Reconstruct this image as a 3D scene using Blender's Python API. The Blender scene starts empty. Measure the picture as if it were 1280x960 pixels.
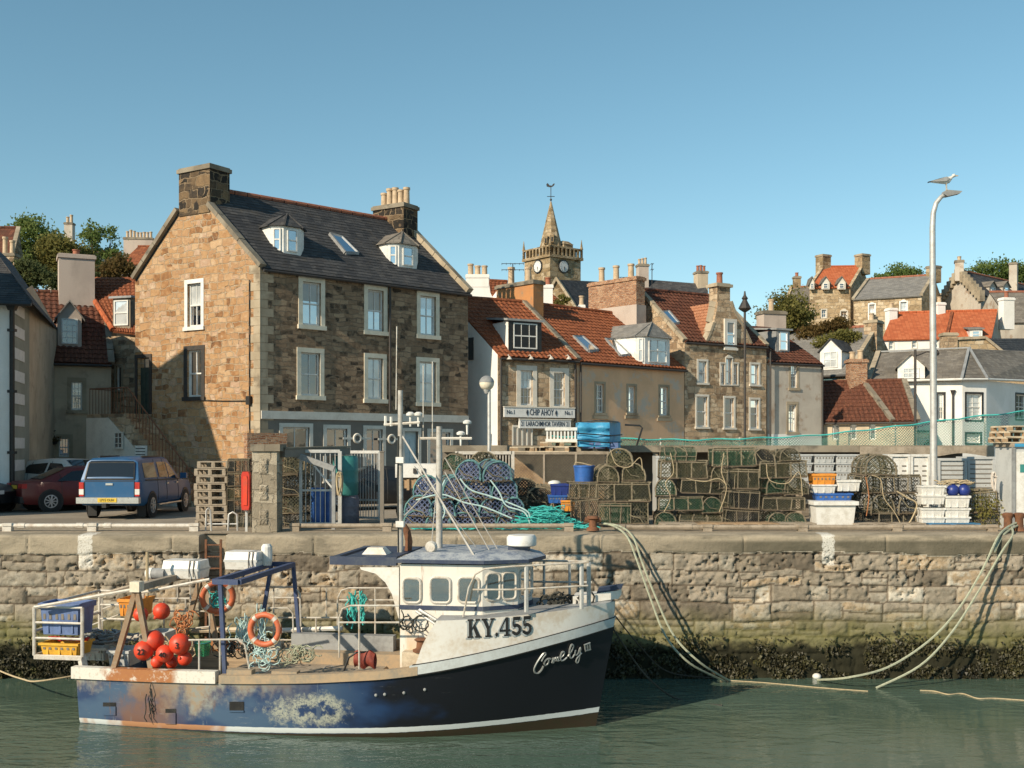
import bpy, bmesh, math, random
import numpy as np
from mathutils import Vector as V, Matrix
rnd = random.Random(7)
R = math.radians
F, EZ, HY = 1372.0, 2.1, 558.0
scene = bpy.context.scene
COL = scene.collection
def P(px, py, d):            # a point of the place seen at photo pixel (px, py), d metres away
    return V(((px-640)/F*d, d, EZ-(py-HY)/F*d))
def GX(px, d): return (px-640)/F*d
def ZZ(py, d): return EZ-(py-HY)/F*d
def ray_plane(px, py, p0, n):
    d = V(((px-640)/F, 1, -(py-HY)/F)); o = V((0, 0, EZ))
    t = (V(p0)-o).dot(n)/d.dot(n)
    return o+d*t
# ---------------------------------------------------------------- mesh builder
class MB:
    def __init__(s): s.v = []; s.f = []
    def add(s, vs, fs):
        n = len(s.v); s.v += [V(v) for v in vs]; s.f += [tuple(i+n for i in f) for f in fs]; return s
    def poly(s, *p): return s.add(p, [tuple(range(len(p)))])
    def pbox(s, o, ax, ay, az):          # box from a corner and three edge vectors
        o, ax, ay, az = V(o), V(ax), V(ay), V(az)
        vs = [o, o+ax, o+ax+ay, o+ay, o+az, o+ax+az, o+ax+ay+az, o+ay+az]
        return s.add(vs, [(0,3,2,1),(4,5,6,7),(0,1,5,4),(1,2,6,5),(2,3,7,6),(3,0,4,7)])
    def box(s, c, d, rz=0, tilt=None):
        m = Matrix.Rotation(rz, 3, 'Z')
        if tilt: m = m @ Matrix.Rotation(tilt[1], 3, tilt[0])
        ax, ay, az = m@V((d[0],0,0)), m@V((0,d[1],0)), m@V((0,0,d[2]))
        return s.pbox(V(c)-ax/2-ay/2-az/2, ax, ay, az)
    def taper(s, c, d, top, h, rz=0, shift=(0,0)):   # frustum: base rect d, top rect top
        m = Matrix.Rotation(rz, 3, 'Z'); c = V(c); vs = []
        for (w, l), z, sh in ((d, 0, (0,0)), (top, h, shift)):
            for sx, sy in ((-1,-1),(1,-1),(1,1),(-1,1)):
                vs.append(c+m@V((sx*w/2+sh[0], sy*l/2+sh[1], z)))
        return s.add(vs, [(0,3,2,1),(4,5,6,7),(0,1,5,4),(1,2,6,5),(2,3,7,6),(3,0,4,7)])
    def prism(s, pts, vec):
        pts = [V(p) for p in pts]; vec = V(vec); n = len(pts)
        fs = [tuple(range(n))[::-1], tuple(range(n, 2*n))]+[(i, (i+1)%n, n+(i+1)%n, n+i) for i in range(n)]
        return s.add(pts+[p+vec for p in pts], fs)
    def tube(s, pts, r, n=6, closed=False, r2=None):
        pts = [V(p) for p in pts]; N = len(pts); base = len(s.v); prev = None
        for i, p in enumerate(pts):
            a = pts[(i-1)%N] if (closed or i > 0) else p
            b = pts[(i+1)%N] if (closed or i < N-1) else p
            t = (b-a).normalized() if (b-a).length > 1e-9 else V((0,0,1))
            if prev is None:
                up = V((0,0,1)) if abs(t.z) < .9 else V((1,0,0)); x = t.cross(up).normalized()
            else:
                x = prev-t*prev.dot(t)
                x = x.normalized() if x.length > 1e-6 else t.orthogonal().normalized()
            prev = x; y = t.cross(x)
            rr = r if r2 is None else r+(r2-r)*i/max(1, N-1)
            for k in range(n):
                a_ = 2*math.pi*k/n
                s.v.append(p+x*math.cos(a_)*rr+y*math.sin(a_)*rr)
        for i in range(N if closed else N-1):
            j = (i+1)%N
            for k in range(n):
                s.f.append((base+i*n+k, base+i*n+(k+1)%n, base+j*n+(k+1)%n, base+j*n+k))
        if not closed:
            s.f.append(tuple(base+k for k in range(n))[::-1]); s.f.append(tuple(base+(N-1)*n+k for k in range(n)))
        return s
    def bar(s, a, b, w, h=None):         # square bar
        a, b = V(a), V(b); t = (b-a).normalized(); h = h or w
        up = V((0,0,1)) if abs(t.z) < .95 else V((0,1,0))
        x = t.cross(up).normalized(); y = x.cross(t)
        return s.pbox(a-x*w/2-y*h/2, x*w, b-a, y*h)
    def lathe(s, prof, c, n=16, axis='Z', m=None):
        c = V(c); base = len(s.v)
        for r, z in prof:
            for k in range(n):
                a = 2*math.pi*k/n; q = V((r*math.cos(a), r*math.sin(a), z))
                if axis == 'Y': q = V((q.x, q.z, q.y))
                if axis == 'X': q = V((q.z, q.x, q.y))
                if m is not None: q = m@q
                s.v.append(c+q)
        for i in range(len(prof)-1):
            for k in range(n):
                s.f.append((base+i*n+k, base+i*n+(k+1)%n, base+(i+1)*n+(k+1)%n, base+(i+1)*n+k))
        s.f.append(tuple(base+k for k in range(n))[::-1]); s.f.append(tuple(base+(len(prof)-1)*n+k for k in range(n)))
        return s
    def ball(s, c, r, n=14, m=8, sc=(1,1,1)):
        prof = [(max(.02*r, r*math.sin(math.pi*i/m)), -r*math.cos(math.pi*i/m)) for i in range(m+1)]
        k = len(s.v); s.lathe(prof, (0,0,0), n); c = V(c)
        for i in range(k, len(s.v)):
            q = s.v[i]; s.v[i] = c+V((q.x*sc[0], q.y*sc[1], q.z*sc[2]))
        return s
    def grid(s, fn, nu, nv):
        b = len(s.v)
        for j in range(nv+1):
            for i in range(nu+1): s.v.append(V(fn(i/nu, j/nv)))
        for j in range(nv):
            for i in range(nu):
                k = b+j*(nu+1)+i; s.f.append((k, k+1, k+nu+2, k+nu+1))
        return s
    def rot(s, m, about=(0,0,0)):
        a = V(about); s.v = [a+m@(v-a) for v in s.v]; return s
    def build(s, name, mat, parent=None, smooth=False, local=False, ang=40):
        me = bpy.data.meshes.new(name)
        vs = s.v
        if parent is not None and not local:
            inv = ROOTM[parent.name].inverted(); vs = [inv@v for v in vs]
        me.from_pydata([tuple(v) for v in vs], [], s.f); me.update()
        finish(me, smooth, ang)
        if mat: me.materials.append(mat)
        o = bpy.data.objects.new(name, me); COL.objects.link(o)
        if parent is not None:
            o.parent = parent; ROOTM[o.name] = ROOTM[parent.name].copy()
        else: ROOTM[o.name] = Matrix.Identity(4)
        return o
ROOTM = {}
def finish(me, smooth=False, ang=40, recalc=True):
    if recalc:
        bm = bmesh.new(); bm.from_mesh(me); bmesh.ops.recalc_face_normals(bm, faces=bm.faces); bm.to_mesh(me); bm.free()
    box_uv(me)
    if smooth:
        me.polygons.foreach_set('use_smooth', np.ones(len(me.polygons), dtype=bool)); me.set_sharp_from_angle(angle=R(ang))
def box_uv(me):
    nl = len(me.loops)
    if not nl: return
    uv = me.uv_layers.new(name='UVMap')
    co = np.empty(len(me.vertices)*3); me.vertices.foreach_get('co', co); co = co.reshape(-1, 3)
    vi = np.empty(nl, dtype=np.int32); me.loops.foreach_get('vertex_index', vi)
    nf = len(me.polygons); no = np.empty(nf*3); me.polygons.foreach_get('normal', no); no = no.reshape(-1, 3)
    lt = np.empty(nf, dtype=np.int32); me.polygons.foreach_get('loop_total', lt)
    n = np.repeat(no, lt, axis=0)
    sg = np.where((n[:,1] < -1e-4) | ((abs(n[:,1]) <= 1e-4) & (n[:,0] > 0)), 1., -1.)   # keep u running the same way on both sides
    n = n*sg[:,None]
    t = np.stack([-n[:,1], n[:,0], np.zeros(nl)], 1); ln = np.linalg.norm(t, axis=1); fl = ln < .05
    t[fl] = (1,0,0); ln[fl] = 1; t /= ln[:,None]
    b = np.cross(n, t); b[b[:,2] < 0] *= -1
    c = co[vi]; u = (c*t).sum(1); w = (c*b).sum(1)
    uv.data.foreach_set('uv', np.stack([u, w], 1).astype(np.float32).ravel())
def tag(o, label=None, cat=None, group=None, kind=None):
    if label: o['label'] = label
    if cat: o['category'] = cat
    if group: o['group'] = group
    if kind: o['kind'] = kind
    return o
def thing(name, label, cat, loc=(0,0,0), rz=0, group=None):
    o = bpy.data.objects.new(name, None); COL.objects.link(o)
    o.empty_display_size = .2
    o.location = loc; o.rotation_euler = (0, 0, rz)
    ROOTM[o.name] = Matrix.Translation(V(loc)) @ Matrix.Rotation(rz, 4, 'Z')
    return tag(o, label, cat, group)
def dup(root, loc, rz=0, scale=(1,1,1), label=None, group=None, tilt=(0,0)):
    r = root.copy(); COL.objects.link(r); r.location = loc; r.rotation_euler = (tilt[0], tilt[1], rz); r.scale = scale
    if label: r['label'] = label
    if group: r['group'] = group
    for ch in root.children:
        c = ch.copy(); COL.objects.link(c); c.parent = r
        for g in ch.children:
            d = g.copy(); COL.objects.link(d); d.parent = c
    return r
class Proto:                       # one of each kind; the first placing moves it, the rest copy it
    def __init__(s, root): s.root = root; s.used = False
    def place(s, loc, rz=0, scale=(1,1,1), label=None, group=None, tilt=(0,0)):
        if not s.used:
            s.used = True; r = s.root; r.location = loc; r.rotation_euler = (tilt[0], tilt[1], rz); r.scale = scale
            if label: r['label'] = label
            if group: r['group'] = group
            return r
        return dup(s.root, loc, rz, scale, label, group, tilt)
def text_obj(txt, size, mat, parent, o, xd, yd, name='lettering', ext=.004, align='CENTER', sx=1.0, bold=0.0, world=True):
    cu = bpy.data.curves.new('t', 'FONT'); cu.body = txt; cu.size = size; cu.align_x = align; cu.align_y = 'CENTER'
    cu.extrude = ext; cu.offset = bold; cu.resolution_u = 3
    to = bpy.data.objects.new('t', cu); COL.objects.link(to)
    dg = bpy.context.evaluated_depsgraph_get(); me0 = bpy.data.meshes.new_from_object(to.evaluated_get(dg))
    xd, yd = V(xd).normalized(), V(yd).normalized(); zd = xd.cross(yd)
    mb = MB(); mb.v = [V(o)+xd*v.co.x*sx+yd*v.co.y+zd*v.co.z for v in me0.vertices]; mb.f = [tuple(p.vertices) for p in me0.polygons]
    bpy.data.objects.remove(to); bpy.data.curves.remove(cu); bpy.data.meshes.remove(me0)
    return mb.build(name, mat, parent, local=not world)
# ---------------------------------------------------------------- materials
class NT:
    def __init__(s, name):
        s.m = bpy.data.materials.new(name); s.m.use_nodes = True; s.t = s.m.node_tree
        s.b = s.t.nodes['Principled BSDF']; s.out = s.t.nodes['Material Output']; s.tc = s.n('ShaderNodeTexCoord')
    def n(s, typ, **kw):
        nd = s.t.nodes.new(typ)
        for k, v in kw.items():
            if k[0] == '_': setattr(nd, k[1:], v)
            else: s.set(nd.inputs[k.replace('__', ' ')], v)
        return nd
    def set(s, sock, v):
        if isinstance(v, bpy.types.NodeSocket): s.t.links.new(v, sock)
        elif isinstance(v, bpy.types.Node): s.t.links.new(v.outputs[0], sock)
        else:
            if isinstance(v, (tuple, list)) and len(v) == 3 and sock.type == 'RGBA': v = (*v, 1)
            sock.default_value = v
    def math(s, op, a, b=0., c=None, clamp=False):
        nd = s.t.nodes.new('ShaderNodeMath'); nd.operation = op; nd.use_clamp = clamp
        s.set(nd.inputs[0], a); s.set(nd.inputs[1], b)
        if c is not None: s.set(nd.inputs[2], c)
        return nd.outputs[0]
    def mix(s, f, a, b, blend='MIX'):
        nd = s.t.nodes.new('ShaderNodeMix'); nd.data_type = 'RGBA'; nd.blend_type = blend
        s.set(nd.inputs[0], f); s.set(nd.inputs[6], a); s.set(nd.inputs[7], b); return nd.outputs[2]
    def ramp(s, f, stops, interp='LINEAR'):
        nd = s.t.nodes.new('ShaderNodeValToRGB'); s.set(nd.inputs[0], f); cr = nd.color_ramp; cr.interpolation = interp
        while len(cr.elements) < len(stops): cr.elements.new(.5)
        for e, (p, c) in zip(cr.elements, stops):
            e.position = p; e.color = (*c, 1) if len(c) == 3 else c
        return nd.outputs[0]
    def rng(s, f, a, b, lo=0., hi=1.):
        nd = s.t.nodes.new('ShaderNodeMapRange'); nd.interpolation_type = 'SMOOTHSTEP'; s.set(nd.inputs[0], f)
        for i, v in enumerate((a, b, lo, hi)): nd.inputs[i+1].default_value = v
        return nd.outputs[0]
    def map(s, vec, sc=(1,1,1), loc=(0,0,0), rot=(0,0,0)):
        return s.n('ShaderNodeMapping', Vector=vec, Scale=sc, Location=loc, Rotation=rot).outputs[0]
    def noise(s, vec, scale, detail=4, rough=.55, dist=0):
        return s.n('ShaderNodeTexNoise', Vector=vec, Scale=scale, Detail=detail, Roughness=rough, Distortion=dist).outputs[0]
    def obj(s): return s.tc.outputs['Object']
    def uv(s): return s.tc.outputs['UV']
    def bump(s, h, strength=.4, dist=.02, normal=None):
        nd = s.n('ShaderNodeBump', Height=h, Strength=strength, Distance=dist)
        if normal is not None: s.set(nd.inputs['Normal'], normal)
        s.set(s.b.inputs['Normal'], nd.outputs[0]); return nd.outputs[0]
    def fin(s, col=None, rough=.7, metal=0., spec=None):
        if col is not None: s.set(s.b.inputs['Base Color'], col)
        s.set(s.b.inputs['Roughness'], rough); s.set(s.b.inputs['Metallic'], metal)
        if spec is not None: s.b.inputs['Specular IOR Level'].default_value = spec
        return s.m
def lerp(a, b, t): return tuple(a[i]+(b[i]-a[i])*t for i in range(3))
def sc3(c, k): return tuple(min(1, x*k) for x in c)
_mc = {}
def paint(name, col, col2=None, rough=.5, metal=0., scale=6., bump=.0, amt=.5, rand=0.):
    """paint, plastic, metal, fabric: a colour with soft patches of wear"""
    if name in _mc: return _mc[name]
    n = NT(name); o = n.obj(); col2 = col2 or sc3(col, .72)
    a = n.noise(o, scale, 5, .6); b = n.noise(o, scale*6, 3, .6)
    f = n.math('MULTIPLY_ADD', b, .4, n.math('MULTIPLY', a, .75))
    c = n.mix(n.rng(f, .56-amt*.22, .56+.22), col, col2)
    if rand:
        oi = n.n('ShaderNodeObjectInfo').outputs['Random']
        c = n.mix(n.math('MULTIPLY', oi, rand), c, sc3(col2, .6))
    r = n.math('MULTIPLY_ADD', a, .25, rough-.12)
    if bump: n.bump(b, bump, .02)
    _mc[name] = n.fin(c, r, metal); return _mc[name]
def stone(name, stops, mortar, bw=.45, bh=.24, bw2=.75, bh2=.36, ms=.018, streak=None, mbump=1.1, vary=.85):
    n = NT(name); uv = n.uv()
    wob = n.n('ShaderNodeTexNoise', Vector=uv, Scale=1.7, Detail=3.).outputs['Color']
    d = n.n('ShaderNodeVectorMath', _operation='SUBTRACT'); n.set(d.inputs[0], wob); n.set(d.inputs[1], (.5,.5,.5))
    d2 = n.n('ShaderNodeVectorMath', _operation='MULTIPLY'); n.set(d2.inputs[0], d.outputs[0]); n.set(d2.inputs[1], (.42,.27,0))
    ad = n.n('ShaderNodeVectorMath', _operation='ADD'); n.set(ad.inputs[0], uv); n.set(ad.inputs[1], d2.outputs[0]); w = ad.outputs[0]
    w2 = n.n('ShaderNodeTexNoise', Vector=uv, Scale=14., Detail=3.).outputs['Color']
    d3 = n.n('ShaderNodeVectorMath', _operation='MULTIPLY_ADD'); n.set(d3.inputs[0], w2); n.set(d3.inputs[1], (.06,.06,0)); n.set(d3.inputs[2], w); w = d3.outputs[0]
    def brick(a, b, off):
        t = n.n('ShaderNodeTexBrick', _offset=.43, _squash=.62, _squash_frequency=3, _offset_frequency=2, Vector=n.map(w, loc=off), Color1=(0,0,0), Color2=(1,1,1), Mortar=(.5,.5,.5), Scale=1., Mortar__Size=ms, Mortar__Smooth=.5, Brick__Width=a, Row__Height=b)
        return t.outputs['Color'], t.outputs['Fac']
    c1, f1 = brick(bw, bh, (0,0,0)); c2, f2 = brick(bw2, bh2, (.37,.11,0))
    msk = n.rng(n.noise(uv, .8, 2), .5, .53)
    cc = n.mix(msk, c1, c2); ff = n.mix(msk, f1, f2)
    g = n.noise(uv, 5., 5, .65); fine = n.noise(uv, 40., 4, .7)
    t = n.math('ADD', n.math('MULTIPLY_ADD', g, .6, -.3), n.math('MULTIPLY_ADD', cc, vary, (1-vary)*.5))
    t = n.math('MULTIPLY_ADD', n.noise(uv, .45, 3), .35, n.math('MULTIPLY_ADD', fine, .2, n.math('ADD', t, -.275)), clamp=True)
    c = n.ramp(t, stops)
    c = n.mix(n.math('MULTIPLY', n.rng(fine, .5, .72), .5), c, sc3(stops[0][1], .6)); c = n.mix(n.math('MULTIPLY', n.rng(n.noise(uv, 2.6, 5, .7), .56, .7), .45), c, stops[-1][1])
    c = n.mix(n.math('MULTIPLY', ff, .8), c, mortar)
    if streak:
        sv = n.noise(n.map(uv, (2.2,.25,1)), 1., 4, .6); c = n.mix(n.math('MULTIPLY', n.rng(sv, .52, .75), streak[1]), c, streak[0])
    h = n.math('ADD', n.math('MULTIPLY', n.math('SUBTRACT', 1., ff), .6), n.math('MULTIPLY_ADD', fine, .35, n.math('MULTIPLY', g, .5)))
    n.bump(h, mbump, .06)
    return n.fin(c, .9, spec=.2)
def harl(name, c1, c2, c3=None, rough=.92, sc=.6, streak=.5, bump=.35):
    n = NT(name); uv = n.uv()
    a = n.noise(uv, sc, 5, .6, .4); b = n.noise(n.map(uv, (1.6,.2,1)), 1.2, 5, .65); fine = n.noise(uv, 26., 4, .7)
    c = n.mix(n.rng(a, .4, .62), c1, c2)
    if c3: c = n.mix(n.rng(n.noise(n.map(uv, loc=(7,3,0)), sc*1.7, 5, .65), .52, .66), c, c3)
    c = n.mix(n.math('MULTIPLY', n.rng(b, .5, .75), streak), c, sc3(c2, .6))
    c = n.mix(n.math('MULTIPLY', n.rng(fine, .45, .8), .3), c, sc3(c1, .65))
    n.bump(n.math('MULTIPLY_ADD', a, .6, fine), bump, .02)
    return n.fin(c, rough, spec=.15)
def tiled(name, stops, tw, th, moss=None, mossamt=.4, offs=0.5, bump=.4, rough=.8):
    """roof covering: a colour per tile or slate from the roof's own metres"""
    n = NT(name); uv = n.uv()
    t = n.n('ShaderNodeTexBrick', _offset=offs, Vector=uv, Color1=(0,0,0), Color2=(1,1,1), Mortar=(.3,.3,.3), Scale=1., Mortar__Size=.008, Mortar__Smooth=.4, Brick__Width=tw, Row__Height=th)
    g = n.noise(uv, 1.3, 5, .65); fine = n.noise(uv, 22., 4, .65)
    f = n.math('MULTIPLY_ADD', t.outputs['Color'], .5, n.math('MULTIPLY_ADD', g, .6, n.math('MULTIPLY_ADD', fine, .3, -.2)), clamp=True)
    c = n.ramp(f, stops)
    c = n.mix(n.math('MULTIPLY', t.outputs['Fac'], .6), c, sc3(stops[0][1], .4))
    if moss:
        mz = n.noise(uv, 2.3, 6, .7); c = n.mix(n.math('MULTIPLY', n.rng(mz, .5, .7), mossamt), c, moss)
    n.bump(n.math('MULTIPLY_ADD', t.outputs['Fac'], -1., fine), bump, .012)
    return n.fin(c, rough, spec=.25)
def netting(name, col, col2, cell=.05, cov=.4, diamond=True):
    n = NT(name); uv = n.map(n.uv(), (1/cell,)*3, rot=(0, 0, R(45) if diamond else 0))
    s = n.n('ShaderNodeSeparateXYZ', Vector=uv)
    w = cov*.5
    a = n.math('LESS_THAN', n.math('FRACT', s.outputs[0]), w); b = n.math('LESS_THAN', n.math('FRACT', s.outputs[1]), w)
    al = n.math('MAXIMUM', a, b)
    nz = n.noise(n.obj(), 5., 4, .6)
    al = n.math('MAXIMUM', al, n.math('GREATER_THAN', n.noise(n.obj(), 17., 3, .6), .68))
    c = n.mix(n.rng(nz, .38, .62), col, col2)
    n.set(n.b.inputs['Alpha'], al)
    return n.fin(c, .85)
# ---------------------------------------------------------------- the materials of the place
M = {}
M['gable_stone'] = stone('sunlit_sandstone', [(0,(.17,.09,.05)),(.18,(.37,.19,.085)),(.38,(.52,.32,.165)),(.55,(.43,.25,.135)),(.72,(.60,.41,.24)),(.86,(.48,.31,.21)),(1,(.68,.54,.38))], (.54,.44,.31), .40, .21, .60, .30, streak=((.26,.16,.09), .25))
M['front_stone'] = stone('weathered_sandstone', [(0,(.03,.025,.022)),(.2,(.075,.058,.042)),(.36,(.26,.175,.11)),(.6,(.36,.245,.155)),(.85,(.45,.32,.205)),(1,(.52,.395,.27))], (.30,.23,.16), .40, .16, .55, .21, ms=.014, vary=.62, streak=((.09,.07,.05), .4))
M['old_stone'] = stone('pub_stone', [(0,(.15,.105,.07)),(.3,(.38,.265,.165)),(.6,(.52,.38,.245)),(1,(.62,.51,.37))], (.40,.33,.24), .4, .2, .66, .3, streak=((.15,.11,.07), .35))
M['hill_stone'] = stone('hill_stone', [(0,(.24,.17,.10)),(.3,(.44,.32,.19)),(.65,(.56,.43,.27)),(1,(.66,.55,.40))], (.45,.37,.27), .5, .28, .8, .4)
M['church_stone'] = stone('church_stone', [(0,(.13,.09,.05)),(.3,(.28,.20,.11)),(.65,(.40,.30,.18)),(1,(.50,.41,.29))], (.36,.29,.20), .7, .35, 1.0, .45, ms=.03)
M['chimney_stone'] = stone('sooty_stone', [(0,(.02,.018,.016)),(.35,(.05,.042,.035)),(.6,(.13,.09,.055)),(1,(.30,.20,.11))], (.30,.22,.14), .5, .3, .7, .4, ms=.03)
M['pillar_stone'] = stone('pillar_stone', [(0,(.26,.22,.165)),(.4,(.40,.345,.26)),(1,(.52,.46,.36))], (.30,.26,.20), .5, .36, .6, .36, ms=.02)
M['brick'] = stone('chimney_brick', [(0,(.24,.10,.055)),(.5,(.44,.22,.12)),(1,(.58,.36,.22))], (.55,.46,.35), .23, .075, .23, .075, ms=.012)
M['dressed'] = harl('dressed_stone', (.44,.37,.27), (.33,.27,.19), (.22,.18,.13))
M['copestone'] = harl('copestone', (.30,.26,.20), (.20,.17,.13), (.12,.11,.09))
M['tan_render'] = harl('tan_render', (.74,.48,.295), (.64,.42,.26), (.54,.47,.39), sc=.55, streak=.35)
M['brown_harl'] = harl('brown_harl', (.56,.465,.34), (.47,.385,.28), (.40,.32,.24), streak=.4)
M['grey_harl'] = harl('grey_harl', (.52,.47,.40), (.44,.39,.33), (.36,.27,.20), streak=.35)
M['orange_harl'] = harl('orange_harl', (.50,.235,.095), (.42,.21,.10), (.28,.22,.15), sc=1.)
M['pink_harl'] = harl('pinkish_harl', (.50,.42,.36), (.42,.35,.30), None)
M['white_harl'] = harl('white_harl', (.84,.82,.78), (.77,.75,.70), None, streak=.25)
M['white_quoin'] = paint('white_quoin', (.72,.72,.70), (.6,.6,.58), .8)
M['greygreen'] = harl('quoin_ground', (.34,.35,.30), (.28,.29,.25), None)
M['white_paint'] = paint('white_paint', (.78,.77,.73), (.62,.60,.55), .55, scale=3)
M['cream_paint'] = paint('cream_stone_paint', (.76,.69,.55), (.62,.55,.42), .7, scale=3)
M['cream2'] = paint('grey_margin_paint', (.68,.64,.56), (.56,.52,.45), .7, scale=3)
M['dark_paint'] = paint('dark_shopfront_paint', (.17,.15,.125), (.21,.185,.155), .7, scale=3)
M['black'] = paint('black_paint', (.012,.012,.013), (.03,.028,.025), .5)
M['iron'] = paint('cast_iron', (.03,.03,.03), (.06,.045,.035), .6)
M['paleblue'] = paint('pale_blue_door', (.50,.62,.66), (.42,.54,.58), .6)
M['tealdoor'] = paint('teal_door', (.12,.24,.25), (.09,.18,.19), .6)
M['greendoor'] = paint('dark_green_door', (.035,.06,.05), (.02,.035,.03), .5)
M['lead'] = paint('lead_sheet', (.30,.31,.31), (.20,.20,.20), .6, scale=2)
M['pot'] = paint('chimney_pot_buff', (.55,.42,.28), (.38,.28,.18), .8, scale=5)
M['redpot'] = paint('chimney_pot_red', (.36,.13,.07), (.22,.09,.06), .8, scale=5)
PT = [(0,(.085,.03,.018)),(.35,(.205,.065,.03)),(.7,(.32,.105,.045)),(1,(.46,.18,.08))]
M['pantile'] = tiled('red_pantile', PT, .24, .30, (.10,.065,.03), .3, 0.)
M['pantile_dark'] = tiled('old_brown_pantile', [(0,(.035,.018,.013)),(.4,(.11,.042,.026)),(.75,(.17,.065,.038)),(1,(.24,.10,.055))], .24, .30, (.06,.05,.03), .45, 0.)
M['pantile_orange'] = tiled('bright_orange_pantile', [(0,(.30,.075,.03)),(.5,(.46,.125,.05)),(1,(.54,.18,.08))], .24, .30, None, 0, 0.)
M['pantile_sunlit'] = tiled('sunlit_pantile', [(0,(.20,.08,.045)),(.4,(.40,.17,.09)),(1,(.54,.29,.17))], .24, .30, (.28,.23,.15), .4, 0.)  # paler tiles: sunlight on the gablet slopes put into the colour
M['slate'] = tiled('dark_slate', [(0,(.022,.024,.028)),(.4,(.052,.053,.057)),(.75,(.085,.083,.083)),(1,(.135,.125,.115))], .32, .19, (.10,.075,.045), .28, .5)
M['slate_brown'] = tiled('brown_slate', [(0,(.09,.08,.07)),(.5,(.19,.17,.145)),(1,(.28,.25,.21))], .32, .2, (.22,.17,.10), .3, .5)
M['slate_pale'] = tiled('pale_slate', [(0,(.13,.125,.115)),(.5,(.22,.21,.195)),(1,(.32,.30,.27))], .3, .2, (.26,.22,.15), .25, .5)
M['wood'] = paint('raw_timber', (.42,.29,.17), (.26,.17,.10), .8, scale=4, bump=.2)
M['wood_grey'] = paint('weathered_timber', (.36,.30,.23), (.22,.18,.13), .85, scale=4, bump=.2)
M['wood_pale'] = paint('bleached_timber', (.62,.52,.38), (.42,.34,.24), .85, scale=4)
M['wood_red'] = paint('red_stained_timber', (.28,.10,.06), (.20,.08,.05), .8)
M['galv'] = paint('galvanised_steel', (.55,.55,.53), (.40,.39,.37), .5, .35)
M['pale_metal'] = paint('pale_painted_steel', (.60,.57,.51), (.42,.36,.29), .5, .0)
M['rust'] = paint('rusty_steel', (.20,.085,.04), (.10,.05,.03), .85, scale=9, bump=.3)
M['white_plastic'] = paint('white_plastic', (.75,.74,.70), (.58,.55,.49), .45, scale=6, amt=.45)
M['grey_plastic'] = paint('grey_plastic', (.50,.51,.50), (.40,.41,.40), .5, scale=3, amt=.3)
M['blue_plastic'] = paint('blue_plastic', (.035,.13,.42), (.03,.09,.28), .4, scale=4)
M['navy_plastic'] = paint('navy_plastic', (.02,.04,.22), (.015,.03,.14), .4, scale=4)
M['bluegrey_plastic'] = paint('faded_blue_plastic', (.13,.20,.40), (.09,.13,.25), .5, scale=4)
M['orange_plastic'] = paint('orange_plastic', (.75,.30,.04), (.55,.20,.03), .5, scale=4)
M['yellow_plastic'] = paint('yellow_plastic', (.75,.42,.04), (.55,.28,.03), .5, scale=4)
M['teal_plastic'] = paint('teal_plastic', (.05,.25,.23), (.04,.17,.16), .45, scale=3)
M['red_plastic'] = paint('red_plastic', (.62,.045,.02), (.45,.03,.02), .4, scale=4)
M['buoy'] = paint('buoy_red', (.74,.055,.018), (.48,.07,.035), .45, scale=7, amt=.5)
M['lifering'] = paint('lifebuoy_orange', (.60,.135,.05), (.42,.12,.06), .55, scale=5)
M['reflective'] = paint('reflective_band', (.62,.56,.50), (.48,.42,.36), .4)
M['tarp'] = paint('blue_tarpaulin', (.06,.33,.55), (.04,.22,.42), .45, scale=2, bump=.4)
M['rope_green'] = paint('pale_green_rope', (.40,.42,.31), (.27,.28,.20), .9, scale=18, bump=.3)
M['rope_teal'] = paint('teal_rope', (.06,.48,.44), (.04,.34,.33), .85, scale=9, bump=.3)
M['rope_white'] = paint('pale_blue_rope', (.50,.66,.64), (.38,.54,.54), .9, scale=9)
M['rope_tan'] = paint('tan_rope', (.50,.40,.25), (.36,.28,.17), .9, scale=18)
M['rope_dark'] = paint('wet_rope', (.035,.035,.03), (.06,.06,.05), .8)
M['rope_orange'] = paint('orange_twine', (.50,.20,.08), (.34,.13,.05), .9)
M['rubber'] = paint('rubber', (.014,.014,.014), (.025,.024,.022), .75)
M['alloy'] = paint('alloy', (.60,.60,.60), (.45,.45,.45), .3, .6)
M['chrome'] = paint('bumper_metal', (.60,.59,.56), (.45,.44,.42), .3, .7)
M['carglass'] = NT('car_glass').fin((.012,.013,.014), .06, spec=.9)
M['lamp_red'] = paint('tail_lamp_red', (.50,.03,.02), (.35,.02,.015), .2)
M['lamp_white'] = paint('lamp_clear', (.75,.72,.68), (.6,.58,.55), .2)
M['plate'] = paint('yellow_number_plate', (.72,.50,.05), (.62,.42,.04), .4)
def carpaint(name, col):
    n = NT(name); n.b.inputs['Coat Weight'].default_value = .12; n.b.inputs['Coat Roughness'].default_value = .08
    d = n.noise(n.obj(), 3., 4, .6)
    return n.fin(n.mix(n.rng(d, .45, .75), col, lerp(col, (.3,.27,.22), .06)), .42, .1)
M['car_blue'] = carpaint('blue_car_paint', (.010,.085,.21)); M['car_red'] = carpaint('dark_red_car_paint', (.13,.018,.016))
M['car_white'] = carpaint('white_car_paint', (.62,.60,.56)); M['car_black'] = carpaint('black_car_paint', (.012,.013,.015))
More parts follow.
